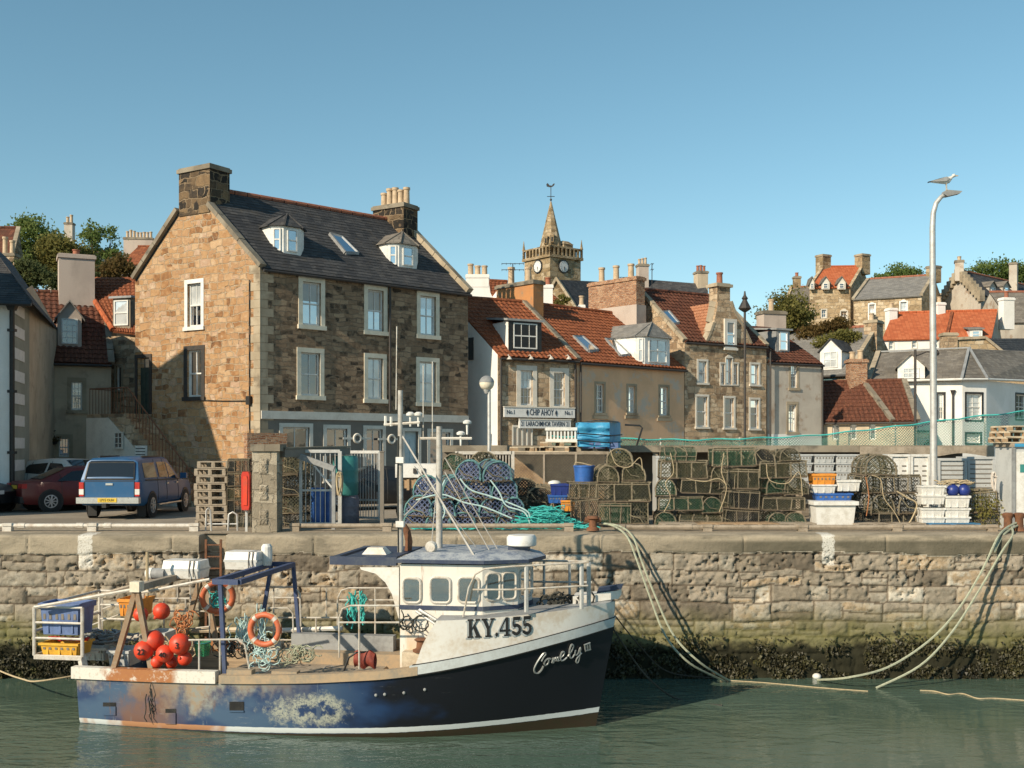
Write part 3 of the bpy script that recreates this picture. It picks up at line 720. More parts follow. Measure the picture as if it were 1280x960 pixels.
def dormer(root, rf, W, px0, px1, pyb, pyt, pyr, style='gable', L=None, cm='white_paint', rm='slate', cols=2, rows=2, glass='glass_sky', fr=.14, lab=None, side_win=False, canted=0., front=None):
    """front of the dormer seen between px0..px1, sill pyb, wall head pyt, apex pyr"""
    p, n = plane_of(rf); o = ray_plane((px0+px1)/2, pyb, p, n); nin = -W.n
    D_ = Wall((o-W.u).to_2d(), (o+W.u).to_2d())
    ua, ub = D_.hit(px0, (pyb+pyt)/2)[0]-1, D_.hit(px1, (pyb+pyt)/2)[0]-1
    cx = (px0+px1)/2; zt = D_.hit(cx, pyt)[1]; zr_ = D_.hit(cx, pyr)[1]; zb_ = o.z-.05
    a = lambda u, z, dd=0.: V((o.x, o.y, 0))+W.u*u+nin*dd+V((0,0,z))
    nu = n if n.z > 0 else -n; slope = math.hypot(nu.x, nu.y)/nu.z
    Lt = (zt-zb_)/slope+.15; Lr = (zr_-zb_)/slope+.15
    if L: Lt = Lr = L
    c = canted; mb = MB()
    # front and cheeks
    mb.prism([a(ua+c,zb_), a(ub-c,zb_), a(ub-c,zt), a(ua+c,zt)], nin*.06)
    for u, k in ((ua, ua+c), (ub, ub-c)):
        mb.poly(a(k,zb_), a(k,zt), a(u,zt,c), a(u,zb_,c)); mb.poly(a(u,zb_,c), a(u,zt,c), a(u,zt,Lt))
    if style == 'gable': mb.poly(a(ua,zt), a(ub,zt), a((ua+ub)/2,zr_))
    body = mb.build('dormer', M[cm], root)
    if front:
        mb = MB(); mb.pbox(a(ua-.02,zb_,-.03), W.u*(ub-ua+.04), nin*.028, V((0,0,zt-zb_))); mb.build('front_frame', M[front], body)
    if lab: body['label'] = lab
    um = (ua+ub)/2; e = .12; mb = MB()
    if style == 'gable':
        k = (zr_-zt)/((ub-ua)/2)
        for s in (-1, 1):
            ue = um+s*((ub-ua)/2+e); ze_ = zt-k*e
            mb.prism([a(ue,ze_,-e), a(um,zr_,-e), a(um,zr_,Lr), a(ue,ze_,Lt)], V((0,0,.07)))
    elif style == 'hip':
        b0, b1, b2, b3 = a(ua-e,zt,c), a(ua+c-e*.3,zt,-e), a(ub-c+e*.3,zt,-e), a(ub+e,zt,c); ap = a(um,zr_,max(.35, c)); bk = a(um,zr_,Lr)
        mb.poly(b1,b2,ap); mb.poly(b0,b1,ap); mb.poly(b2,b3,ap); mb.poly(b0,ap,bk,a(ua-e,zt,Lt)); mb.poly(b3,ap,bk,a(ub+e,zt,Lt)); mb.poly(b0,b1,b2,b3,a(ub+e,zt,Lt),a(ua-e,zt,Lt))
        for p_ in (b0,b1,b2,b3): mb.bar(p_, ap, .06)
    else:
        mb.prism([a(ua-e,zt,-e), a(ub+e,zt,-e), a(ub+e,zt+.25,Lt+.3), a(ua-e,zt+.25,Lt+.3)], V((0,0,.09)))
    mb.build('dormer_roof', M[rm], body)
    # window, proud of the front
    FW = Wall(a(ua+c,0).to_2d(), a(ub-c,0).to_2d()); wd = FW.L
    def glaze(FWx, m0, m1, z0, z1, gl, cl):
        mb = MB(); fw = .05
        FWx.box(mb, m0, m1, z0, z0+fw, .004, .05); FWx.box(mb, m0, m1, z1-fw, z1, .004, .05); FWx.box(mb, m0, m0+fw, z0+fw, z1-fw, .004, .05); FWx.box(mb, m1-fw, m1, z0+fw, z1-fw, .004, .05)
        FWx.box(mb, m0+fw, m1-fw, (z0+z1)/2-.025, (z0+z1)/2+.025, .004, .045)
        for i in range(1, cl): u = m0+(m1-m0)*i/cl; FWx.box(mb, u-.013, u+.013, z0+fw, z1-fw, .004, .04)
        for j in range(1, rows):
            z = z0+(z1-z0)*j/rows
            if abs(z-(z0+z1)/2) > .06: FWx.box(mb, m0+fw, m1-fw, z-.012, z+.012, .004, .038)
        wn = mb.build('window', M['white_paint'], body)
        mb = MB(); mb.poly(FWx.pt(m0+.02,z0+.02,.012), FWx.pt(m1-.02,z0+.02,.012), FWx.pt(m1-.02,z1-.02,.012), FWx.pt(m0+.02,z1-.02,.012)); mb.build('pane', M[gl], body)
    zs = zb_+(zt-zb_)*.14
    glaze(FW, wd*fr, wd*(1-fr), zs, zt-.08, glass, cols)
    if side_win:
        SW = Wall(a(ua,0,c).to_2d(), a(ua+c,0).to_2d()); glaze(SW, SW.L*.22, SW.L*.8, zs, zt-.08, glass, 1)
    return body
# ---------------------------------------------------------------- trees
def foliage(name, cols):
    n = NT(name); o = n.obj(); a = n.noise(o, 1.1, 4, .65); b = n.noise(o, 7., 3, .7)
    f = n.math('MULTIPLY_ADD', b, .45, n.math('MULTIPLY', a, .6))
    n.fin(n.ramp(f, [(.33, cols[0]), (.5, cols[1]), (.68, cols[2])]), .75, spec=.2)
    tr = n.n('ShaderNodeBsdfTranslucent', Color=(*sc3(cols[2], 1.3), 1)); mx = n.n('ShaderNodeMixShader'); n.set(mx.inputs[0], .4)
    n.set(mx.inputs[1], n.b.outputs[0]); n.set(mx.inputs[2], tr.outputs[0]); n.set(n.out.inputs['Surface'], mx.outputs[0]); return n.m
M['leaf_green'] = foliage('green_leaves', ((.045,.08,.022),(.12,.18,.05),(.22,.26,.085)))
M['leaf_olive'] = foliage('olive_leaves', ((.07,.075,.022),(.16,.155,.045),(.25,.22,.07)))
M['leaf_dark'] = foliage('dark_leaves', ((.03,.042,.016),(.07,.09,.034),(.13,.14,.055)))
M['leaf_rust'] = foliage('rusty_leaves', ((.055,.035,.014),(.12,.075,.026),(.17,.125,.045)))
M['bark'] = paint('bark', (.09,.07,.05), (.05,.04,.03), .9, bump=.4)
def tree(name, label, base, blobs, leaf, n=4200, size=.28, trunk=.22, seed=1, group=None, gaps=.42):
    """blobs: (centre offset from base, radii); leaf clumps fill them unevenly round real limbs"""
    base = V(base); root = thing(name, label, 'tree' if 'tree' in name else 'shrub', base, group=group); r = np.random.RandomState(seed)
    mb = MB(); c0 = V(blobs[0][0]); fork = base+V((c0.x*.3, c0.y*.3, max(.3, min(b[0][2]-b[1][2] for b in blobs)*.8)))
    mb.tube([base-V((0,0,.3)), base.lerp(fork, .5)+V((r.normal()*.1,0,0)), fork], trunk, 7, r2=trunk*.7); mb.build('trunk', M['bark'], root, smooth=True)
    mb = MB(); pts = []
    tot = sum(b[1][0]*b[1][1]*b[1][2] for b in blobs)
    for c, rad in blobs:
        c = base+V(c); rad = np.array(rad)
        mid = fork.lerp(c, .5)+V(r.normal(size=3)*.15); mb.tube([fork, mid, c], trunk*.5, 5, r2=trunk*.15)
        nb = max(8, int(n*(rad.prod()/tot)/55))
        for _ in range(nb):
            d = r.normal(size=3); d /= np.linalg.norm(d); k = (.35+.65*r.rand())**.6*(.75+.35*r.rand())
            cc = np.array(c)+d*rad*k
            if r.rand() < .3: mb.tube([c.lerp(V(cc), .1), V(cc)], trunk*.14, 4, r2=.012)
            m = int(55*(.5+r.rand())); s = rad.mean()*(.16+.16*r.rand())
            pts.append(cc+r.normal(size=(m,3))*s*np.array([1,1,.65]))
    mb.build('limbs', M['bark'], root)
    pts = np.concatenate(pts)-np.array(base)
    me = leaves_mesh('crown', pts, size, M[leaf], droop=.15, seed=seed+5, aspect=1.3)
    o = bpy.data.objects.new('crown', me); COL.objects.link(o); o.parent = root
    return root
def px2(px, d): return (GX(px, d), d)
# ---------------------------------------------------------------- big stone house on the corner
C0, C1, C2 = V((-8.72, 38)), V((-1.78, 44.4)), V((-14.25, 41.5))
W = Wall(C0, C1); q = C2-C0
kw = dict(sm='cream_paint', sw=.17, cols=2, rows=2)
win = [(W.rect(r), dict(kw, glass=g)) for r, g in (((373,347,406,412),'glass_sky'), ((455,357,484,419),'glass_sky'), ((521,365,549,424),'glass_sky'), ((371,435,405,500),'glass'), ((455,442,483,504),'glass_curtain'), ((520,447,549,508),'glass_curtain'))]
bigh, rf = house('stone_house', 'tall sandstone corner house with dark ground floor, slate roof and two glazed dormers', W, q, 0, 8.35, 11.45, 'front_stone', 'slate', 'slate', win, gleft=(1,), zf0=3.06, ridge=True, eo=.14, wsm='front_stone')
zb = 3.34
mb = MB(); W.box(mb, 0.02, W.L-.02, 3.06, zb, -.02, .07); mb.build('string_course', M['cream2'], bigh)
gw = [((349,529,391,606),'glass_warm'), ((404,531,438,606),'glass_warm'), ((454,532,482,606),'glass'), ((534,536,566,600),'glass')]
holes = [window(bigh, W, (W.rect(r)[0], W.rect(r)[1], .7, W.rect(r)[3]), sm='cream2', sw=.14, glass=g, cols=2, rows=1, sash=False) for r, g in gw]
rr = W.rect((502,535,526,600)); holes.append(door(bigh, W, (rr[0], rr[1], 0, rr[3]), sm='cream2', dm='paleblue'))
mb = MB(); panel(mb, W, 0, W.L, 0, 3.06, holes); mb.build('shopfront', M['dark_paint'], bigh)
for px, py in ((446,548), (489,549)):
    u, z = W.hit(px, py); mb = MB(); m = 16
    mb.tube([W.pt(u+.15*math.cos(t), z+.15*math.sin(t), .03) for t in [2*math.pi*i/m for i in range(m)]], .05, 6, True)
    W.box(mb, u-.62, u-.2, z-.04, z+.04, -.01, .03); W.box(mb, u+.2, u+.62, z-.04, z+.04, -.01, .03)
    mb.build('roundel', M['cream2'], bigh, smooth=True)
u = W.hit(486, 420)[0]; mb = MB(); mb.tube([W.pt(u, 8.2, .08), W.pt(u, 3.4, .08)], .05, 6); mb.build('downpipe', M['iron'], bigh)
G = Wall(C2, C0)
holes = [window(bigh, G, G.rect((231,349,255,413)), sm='white_paint', sw=.15, glass='glass_sky', cols=2, rows=2), window(bigh, G, G.rect((230,432,256,501)), sm='iron', sw=.16, glass='glass', cols=2, rows=2, lab='window with black painted margin')]
r = G.rect((169,443,190,518)); zl = r[2]; holes.append(door(bigh, G, r, sm='iron', sw=.13, dm='greendoor', fan=.35))
mb = MB(); panel(mb, G, 0, G.L, 0, 8.35, holes); mb.poly(G.pt(0, 8.35), G.pt(G.L, 8.35), G.pt(G.L/2, 11.45)); mb.build('gable', M['gable_stone'], bigh)
# quoins at the near corner and the skews of the gable
mb = MB(); z = .0; k = 0
while z < 8.1:
    h = .30; l = .52 if k % 2 else .3
    G.box(mb, G.L-l, G.L+.015, z+.004, z+h-.004, -.2, .018); W.box(mb, -.012, .82-l, z+.006, z+h-.006, -.2, .016); z += h; k += 1
mb.build('quoins', M['dressed'], bigh)
nq = V((q.x, q.y, 0)).normalized(); uu = W.u
skew(bigh, rf[0]+uu*-.02, rf[0].lerp(rf[3], .77)+uu*-.02, w=.30, h=.16); skew(bigh, rf[1]+uu*-.05, rf[2]+uu*-.05, w=.34, h=.2, mat='dressed', lift=.12)
bk = V((C2.x, C2.y, 8.4)); skew(bigh, bk-uu*.02, bk.lerp(rf[3], .75)-uu*.02, w=.30, h=.16)
M0 = V((C0.x+q.x/2, C0.y+q.y/2)); M1 = V((C1.x+q.x/2, C1.y+q.y/2)); u2 = W.u.to_2d(); ra = math.atan2(q.y, q.x)
chimney(bigh, M0-G.n.to_2d()*.44, 1.62, .95, 10.5, 12.22, ra, capw=.06)
chimney(bigh, M1-u2*.45, 1.62, .95, 10.3, 12.1, ra, pots=5, ph=.75)
dormer(bigh, rf, W, 344, 386, 318, 284, 265, 'hip', canted=.34, side_win=True, cols=1, fr=.2)
dormer(bigh, rf, W, 490, 529, 335, 306, 288, 'hip', canted=.34, side_win=True, cols=1, fr=.2, rm='slate_brown')
skylight(bigh, rf, ((411.5,293.5), (427,298), (447,318), (431,317.5)))
u, z = G.hit(313, 501); mb = MB(); mb.tube([G.pt(u, 7.9, .05), G.pt(u, z, .05), G.pt(u, z-1.2, .05)], .02, 5); mb.tube([G.pt(u, z, .05), G.pt(u-1.3, z+.02, .04), G.pt(u-3, z+.1, .04)], .018, 5); mb.build('cable', M['black'], bigh)
mb = MB(); G.box(mb, u-.09, u+.09, z-.14, z+.16, .0, .14); mb.build('junction_box', M['black'], bigh)
# the outside stair against the gable
st = thing('stone_stair', 'outside stone stair with thin iron railing climbing to the dark door in the sandstone gable', 'stair', G.pt(2.5, 0, .6))
mb = MB(); n_ = 16; u0, u1 = .95, 4.6; tr = (u1-u0)/n_; G.box(mb, -1.3, u0, 0, zl, .02, 1.15)
for i in range(n_):
    z = zl*(1-(i+1)/(n_+1)); G.box(mb, u0+i*tr, u0+(i+1)*tr, 0, z, .02, 1.15)
mb.build('steps', M['old_stone'], st)
mb = MB(); mb.prism([G.pt(-1.3, 0, 1.152), G.pt(u0+.1, 0, 1.152), G.pt(u0+2.9, 0, 1.152), G.pt(u0+.15, zl-1.0, 1.152), G.pt(-.05, zl-.14, 1.152), G.pt(-1.3, zl-.14, 1.152)], G.n*.03); mb.build('side_face', M['cream2'], st)
mb = MB(); rl = lambda u: zl if u < u0 else zl*(1-(u-u0)/(u1-u0))
for i in range(34):
    u = -1.2+i*(u1+1.2)/33; z = rl(u); mb.tube([G.pt(u, max(0, z-.15), 1.1), G.pt(u, z+.95, 1.1)], .014, 4)
mb.tube([G.pt(-1.2, zl+.95, 1.1), G.pt(u0, zl+.95, 1.1), G.pt(u1, .95, 1.1)], .028, 5); mb.tube([G.pt(-1.2, zl+.95, .1), G.pt(-1.2, zl+.95, 1.1)], .02, 4)
mb.build('railing', M['rust'], st)
SW = Wall(G.pt(-1.3, 0, 1.185).to_2d(), G.pt(4, 0, 1.185).to_2d())
window(st, SW, SW.rect((144,539,156,562)), sm=None, sw=.02, cols=2, rows=3, dep=-.03, fm='cream2', sash=False)
r = SW.rect((169,557,184,572)); mb = MB(); SW.box(mb, r[0], r[1], r[2], r[3], -.01, .02); no_ = mb.build('notice', M['white_paint'], st); mb = MB()
for i in range(3): SW.box(mb, r[0]+.05, r[1]-.08, r[3]-.12-i*.11, r[3]-.09-i*.11, .021, .025)
mb.build('print_lines', M['black'], no_)
# ---------------------------------------------------------------- white house at the far left
A, B = px2(-190, 35.2), px2(17, 36); W = Wall(A, B); q = V(px2(74, 46))-V(B)
root = thing('white_house', 'white painted house with slate hip roof, black downpipe and block quoins at the left edge', 'house', V((*B, 0)))
mb = MB(); panel(mb, W, 0, W.L, 0, 7.0, []); mb.build('wall', M['white_harl'], root)
SWl = Wall(B, (B[0]+q.x, B[1]+q.y)); zq = 7.0
mb = MB(); mb.poly(SWl.pt(0,0), SWl.pt(SWl.L,0), SWl.pt(SWl.L, ZZ(416,46)), SWl.pt(SWl.L*.35, 7.9), SWl.pt(.0,7.0)); mb.build('side_wall', M['brown_harl'], root)
u = SWl.hit(36, 450)[0]; mb = MB(); SWl.box(mb, 0, u, 0, 6.95, -.02, .02); mb.build('quoin_strip', M['greygreen'], root)
xw, yw0, yw1, hw2 = -20.5, 27.9, 34.6, 8.4
mb = MB(); mb.pbox((xw-9,yw0,0), (9,0,0), (0,yw1-yw0,0), (0,0,hw2)); mb.prism([(xw,yw0,hw2), (xw,yw1,hw2), (xw,(yw0+yw1)/2,12.4)], (-9,0,0)); mb.build('wing', M['white_harl'], root)  # out-of-view wing, added and shaped for the shadow on cars and gable
roof_sheet(root, (xw-9,yw0-.2,hw2-.1), (xw+.1,yw0-.2,hw2-.1), (xw+.1,(yw0+yw1)/2,12.48), (xw-9,(yw0+yw1)/2,12.48), 'slate', 'slate', relief=False); roof_sheet(root, (xw+.1,yw1+.2,hw2-.1), (xw-9,yw1+.2,hw2-.1), (xw-9,(yw0+yw1)/2,12.476), (xw+.1,(yw0+yw1)/2,12.476), 'slate', 'slate', relief=False)
mb = MB(); z = .55
while z < 6.9: SWl.box(mb, -.02, u*.62, z, z+.36, .0, .045); z += .74
mb.build('quoins', M['white_quoin'], root)
mb = MB(); p = W.pt(W.L-.02, 0, .1); mb.tube([p+V((0,0,.1)), p+V((0,0,6.6)), p+V((.06,-.02,6.9))], .085, 8)
for z in (1.9, 3.9, 5.9): mb.box(p+V((0,0,z)), (.24,.2,.09))
mb.taper(p+V((0,0,6.55)), (.2,.2), (.42,.3), .3); mb.build('downpipe', M['black'], root, smooth=True)
e0, e1 = P(-190,372,34.8), P(40,379,35.6); roof_sheet(root, e0, e1, P(-18,300,39), P(-190,296,39), 'slate', 'slate')
mb = MB(); mb.prism([e1, P(73,414,46), P(14,330,43), P(-18,300,39)], V((0,0,.08))); mb.build('roof', M['slate'], root)
mb = MB(); mb.tube([e0-V((0,.05,.05)), e1-V((0,.05,.05))], .06, 6); mb.build('gutter', M['black'], root)
# ---------------------------------------------------------------- brown harled cottage in the corner
A, B = px2(12, 44), px2(139, 45.6); W = Wall(A, B); q = -W.n.to_2d()*7
win = [(W.rect((84,472,108,517)), dict(sm='dressed', sw=.16, cols=3, rows=4)), (W.rect((69,543,91,575)), dict(sm='dressed', sw=.14, cols=3, rows=2))]
r = W.rect((33,546,51,600)); dr = [((r[0], r[1], 0, r[3]), dict(sm='dressed', dm='tealdoor'))]
root, rf = house('harled_cottage', 'brown harled cottage with red tiled roof, big plain chimney and small white gabled dormer', W, q, 0, 5.62, 8.75, 'brown_harl', 'pantile_dark', 'tile', win, dr, skews=(None, 'copestone'))
dormer(root, rf, W, 72, 102, 434, 396, 377, 'gable', cm='pink_harl', rm='slate_pale', cols=3, rows=4, glass='glass', fr=.16)
c = W.pt(W.hit(83, 400)[0]+.55, 0, -3.4); chimney(root, (c.x, c.y), 1.45, 1.2, 6.8, ZZ(318, 47.6), math.atan2(W.u.y, W.u.x), 'pink_harl', 1, 'redpot', .3, 'pink_harl')
# hanging basket by the door
p = W.pt(W.hit(65, 552)[0], W.hit(65, 552)[1], .3); t = thing('hanging_basket', 'dark hanging flower basket on the brown cottage wall beside the teal door', 'hanging basket', p)
mb = MB(); mb.lathe([(.02,-.16),(.16,-.1),(.22,.03),(.2,.04)], p, 10); mb.build('basket', M['black'], t)
mb = MB(); mb.tube([p+V((-.2,0,.03)), p+V((0,0,.4)), p+V((.2,0,.03))], .012, 4); mb.bar(p+V((0,0,.4)), p+V((0,.3,.45)), .03); mb.build('bracket', M['iron'], t)
r_ = np.random.RandomState(4); pt = np.array(p)+r_.normal(size=(160,3))*np.array([.12,.12,.07])+np.array([0,0,.05])
me = leaves_mesh('flowers', pt-np.array(p), .08, M['leaf_rust'], seed=3); o = bpy.data.objects.new('flowers', me); COL.objects.link(o); o.parent = t
# ---------------------------------------------------------------- red roofed house squeezed behind it
root = thing('red_roofed_house', 'red pantiled stone house with one white dormer squeezed against the sandstone gable', 'house', P(155, 560, 46)*V((1,1,0)) if False else V((GX(155,46.4), 46.4, 0)))
W = Wall(px2(126, 46.6), px2(176, 46.0)); ze = ZZ(420, 46.3)
w1 = window(root, W, W.rect((143,455,154,490)), sm='dressed', sw=.08, cols=1, rows=1, sash=False)
mb = MB(); panel(mb, W, 0, W.L, 0, ze, [w1]); mb.poly(W.pt(0,0), W.pt(0,ze), W.pt(0,ze+2.6,-3.5), W.pt(0,0,-6)); mb.build('wall', M['old_stone'], root)
rf = (P(141,414,46.2), P(177,418,45.7), P(176,347,49.4), P(99,347,49.8))
roof_sheet(root, *rf, 'tile', 'pantile'); roof_sheet(root, rf[2], rf[3], P(99,400,53), P(176,400,53), 'tile', 'pantile', relief=False)
mb = MB()
for i in range(9):
    a, b = rf[0].lerp(rf[3], i/9), rf[0].lerp(rf[3], (i+1)/9-.01); mb.tube([a+V((0,0,.06)), b+V((0,0,.08))], .12, 8)
mb.build('verge_tiles', M['pantile_orange'], root, smooth=True)
dormer(root, rf, W, 141, 163, 411, 373, 366, 'flat', cm='copestone', front=None, cols=1, rows=1, glass='glass_curtain', rm='lead', fr=.1)
# ---------------------------------------------------------------- chip shop
W = Wall((-.59, 45), (2.73, 46.8)); qd = V((-.668, .744))
win = [(W.rect(r), dict(sm='cream2', sw=.2, cols=3, rows=4, glass='glass_warm', sill=False)) for r in ((645.5,457,671,512), (687,460,711,513))]
shop, rf = house('chip_shop', 'stone fish and chip shop with white side wall, red pantiles and flat roofed box dormer', W, qd*6.6, 0, 5.86, 8.5, 'old_stone', 'pantile', 'tile', win, skews=(None, 'copestone'), wsm='white_harl')
dormer(shop, rf, W, 636, 676, 440, 402, 398, 'flat', cm='white_harl', front='black', cols=3, rows=2, glass='glass_curtain', rm='lead', fr=.13)
bd = V(W.pt(W.L, 0)); chimney(shop, (.35, 50.1), 2.5, .62, 7, 9.52, math.atan2(qd.y, qd.x), 'orange_harl', 2, 'pot', .75, 'copestone', .07)
u = W.hit(628, 470)[0]; mb = MB(); mb.tube([W.pt(.12, 5.7, .07), W.pt(.12, 0, .07)], .045, 6); mb.tube([W.pt(W.L-.08, 5.7, .07), W.pt(W.L-.08, 0, .07)], .045, 6); mb.build('downpipe', M['iron'], shop)
SL = Wall((W.A.x-qd.x*-6.6, W.A.y+qd.y*6.6), (W.A.x, W.A.y)); r = SL.rect((586,422,592,450)); mb = MB(); SL.box(mb, r[0], r[1], r[2], r[3], -.05, .03); mb.build('window', M['black'], shop)
r = W.rect((640,533,664,560)); mb = MB(); W.box(mb, r[0], r[1], r[2], r[3], -.02, .05)
fw = mb.build('shop_window', M['glass'], shop); mb = MB()
for i in range(5): u = r[0]+(r[1]-r[0])*i/4; W.box(mb, u-.03, u+.03, r[2], r[3], .05, .08)
W.box(mb, r[0], r[1], r[3]-.04, r[3]+.05, .05, .09); mb.build('frame', M['cream2'], fw)
for px in (632, 659, 684, 706):
    u, z = W.hit(px, 449); mb = MB(); mb.tube([W.pt(u, z+.12, .0), W.pt(u, z+.16, .25), W.pt(u, z+.05, .34)], .02, 5); mb.lathe([(.03,.1),(.12,-.03),(.10,-.03)], W.pt(u, z, .34), 8); mb.build('wall_lamp', M['pale_metal'], shop)
def signboard(r, txts, label, name='shop_sign', h=.05, back='white_quoin'):
    u0, u1, z0, z1 = W.rect(r); t = thing(name, label, 'shop sign', W.pt((u0+u1)/2, z0, .1)); mb = MB(); W.box(mb, u0, u1, z0, z1, .06, .06+h+.06); mb.build('board', M[back], t)
    mb = MB(); W.box(mb, u0-.02, u1+.02, z1, z1+.04, .05, .2); mb.build('rim', M['cream2'], t)
    for tx, f, s, sx in txts:
        text_obj(tx, (z1-z0)*s, M['ink'], t, W.pt(u0+(u1-u0)*f, (z0+z1)/2, .06+h+.065), W.u, (0,0,1), sx=sx, bold=.002)
    return t
M['ink'] = paint('sign_ink', (.02,.03,.05), (.03,.04,.06), .6)
t = signboard((628,510,716,522), (('CHIP AHOY', .52, .9, .60), ('No.1', .09, .62, .8), ('No.1', .91, .62, .8)), 'long white chip shop fascia sign reading CHIP AHOY')
for f in (.315, .725):
    u0, u1, z0, z1 = W.rect((628,510,716,522)); u = u0+(u1-u0)*f; zc = (z0+z1)/2; mb = MB(); mb.prism([W.pt(u, zc-.13, .18), W.pt(u+.05, zc, .18), W.pt(u, zc+.13, .18), W.pt(u-.05, zc, .18)], W.n*.012); mb.build('emblem', M['ink'], t)
signboard((647,525,711,535.5), (('LARACHMHOR TAVERN', .5, .8, .62), ('21', .06, .8, .6), ('21', .94, .8, .6)), 'smaller white tavern sign reading LARACHMHOR TAVERN below the chip shop fascia')
# ---------------------------------------------------------------- tan rendered house
W = Wall((2.78, 46.83), (8.09, 51.6)); qd = -W.n.to_2d()
win = [(W.rect(r), dict(sm='dressed', sw=.11, cols=3, rows=4, glass='glass', proud=.012)) for r in ((743,477,757,519), (783,480,796,519), (823,481,837,522))]
tan, rf = house('rendered_house', 'tan rendered house with patchy plaster, red pantiles, two skylights and a broad brick chimney', W, qd*8, 0, 5.78, 8.6, 'tan_render', 'pantile', 'tile', win, skews=('copestone', None))
for r in win:
    u0, u1, z0, z1 = r[0]; mb = MB(); W.box(mb, u0-.12, u1+.12, z0-.16, z0-.02, -.02, .06); mb.build('sill', M['dressed'], tan)
skylight(tan, rf, ((716,422), (727.5,422), (747,439), (735,440.5))); skylight(tan, rf, ((756,425), (767,426), (786,444.5), (775,446)))
dormer(tan, rf, W, 801, 842, 457, 422, 402, 'hip', canted=.28, side_win=True, cols=2, rows=2, rm='slate_pale', fr=.14, glass='glass_curtain')
ce = V((W.B.x, W.B.y))+qd*4-W.u.to_2d()*.35; ra = math.atan2(qd.y, qd.x)
chimney(tan, ce, 3.2, .62, 8.95, 10.3, ra, 'brick', 3, 'pot', .7, 'brick', .06); mb = MB(); mb.box((ce.x, ce.y, 7.5), (3.3, .70, 2.9), ra); mb.build('chimney_base', M['pink_harl'], tan)
mb = MB(); p = W.pt(.15, 5.6, .07); mb.tube([p, p-V((0,0,5.5))], .045, 6); mb.build('downpipe', M['iron'], tan)
# ---------------------------------------------------------------- gabled stone house
W = Wall((8.12, 51.63), (12.58, 54.3)); qd = -W.n.to_2d()
win = [(W.rect(r), dict(sm='cream2', sw=.1, cols=1, rows=2, glass=g)) for r, g in (((871,449,885,481),'glass_curtain'), ((937,453,950,483),'glass_sky'), ((869,493,886,536),'glass'), ((904,495,919,537),'glass'), ((936,497,950,538),'glass'))]
for a, b in ((899.5,907), (906.5,916), (915.5,923)): win.append((W.rect((a, 446 if a > 905 and a < 910 else 453, b, 482)), dict(sm='cream2', sw=.06, cols=1, rows=2, glass='glass_sky', sill=False, arch=(905 < a < 910))))
gab, rf = house('gabled_stone_house', 'narrow stone house with a curved wallhead gable and red chimney pot above three arched lights', W, qd*7, 0, 7.05, 9.85, 'old_stone', 'pantile_dark', 'tile', win, skews=('dressed', 'dressed'), eo=.08)
pu = lambda x, y: W.pt(*W.hit(x, y), 0.)
pr = [(882,429), (888,416), (892,404), (894.5,392), (897,378), (914,378), (919,392), (926,404), (933,417), (939,431)]
mb = MB(); mb.prism([pu(*p)+W.n*.03 for p in pr], -W.n*.45); mb.build('wallhead_gable', M['old_stone'], gab)
for i in list(range(0, 4))+list(range(5, 9)):
    skew(gab, pu(*pr[i])-W.n*.2, pu(*pr[i+1])-W.n*.2, w=.5, h=.12, mat='dressed', lift=.04)
window(gab, W, W.rect((904,399,919,438)), sm='cream2', sw=.12, glass='glass_sky', cols=1, rows=2, dep=-.05, proud=.12)
ul, ur, um = W.hit(882,429)[0], W.hit(939,431)[0], W.hit(905.5,400)[0]; zt = 9.1
for s, a in ((1, ul), (-1, ur)):
    p0, p1, rd, rb = W.pt(a, 7.2, -.4), W.pt(a, 7.2, -.2), W.pt(um, zt, -.3), W.pt(um, zt, -3.1)
    roof_sheet(gab, W.pt(a, 7.15, -.35), W.pt(a, 7.2, -.42), rb, rd, 'tile', 'pantile_sunlit')
c = W.pt(um, 0, -.35); chimney(gab, (c.x, c.y), .82, .6, 8.7, 9.95, math.atan2(W.u.y, W.u.x), 'old_stone', 1, 'redpot', .62, 'dressed', .1)
skylight(gab, rf, ((826,391), (835,390), (848,405), (841,406)))
mb = MB(); p = W.pt(W.hit(962,480)[0], 6.9, .06); mb.tube([p, p-V((0,0,6.8))], .045, 6); mb.build('downpipe', M['iron'], gab)
# ---------------------------------------------------------------- grey harled house
W = Wall(px2(959, 54.5), px2(1028, 56.2)); qd = -W.n.to_2d()
win = [(W.rect(r), dict(sm='dressed', sw=.14, cols=2, rows=3, glass=g, proud=.015)) for r, g in (((986,452,999,488),'glass'), ((983,502,998,543),'glass_curtain'))]
gh, rf = house('harled_house', 'tall pale grey harled house with a stained wall and old brown tiled roof', W, qd*7, 0, 6.3, 8.35, 'grey_harl', 'pantile_dark', 'tile', win, skews=('copestone', None), eo=.1)
mb = MB(); W.box(mb, .02, W.L-.02, .2, W.hit(1000,543)[1], -.02, .03); mb.build('plinth', M['white_harl'], gh)
dormer(gh, rf, W, 971, 987, 441, 413, 411, 'flat', cm='lead', cols=1, rows=1, rm='lead', glass='glass', fr=.2)
chimney(gh, (GX(964,59.5), 59.5), 1.35, .8, 7.3, ZZ(390, 59.5), .3, 'pink_harl', 1, 'pot', .6, 'copestone')
mb = MB(); p = W.pt(W.L-.05, 6.2, .06); mb.tube([p, p-V((0,0,6.1))], .05, 6); mb.build('downpipe', M['iron'], gh)
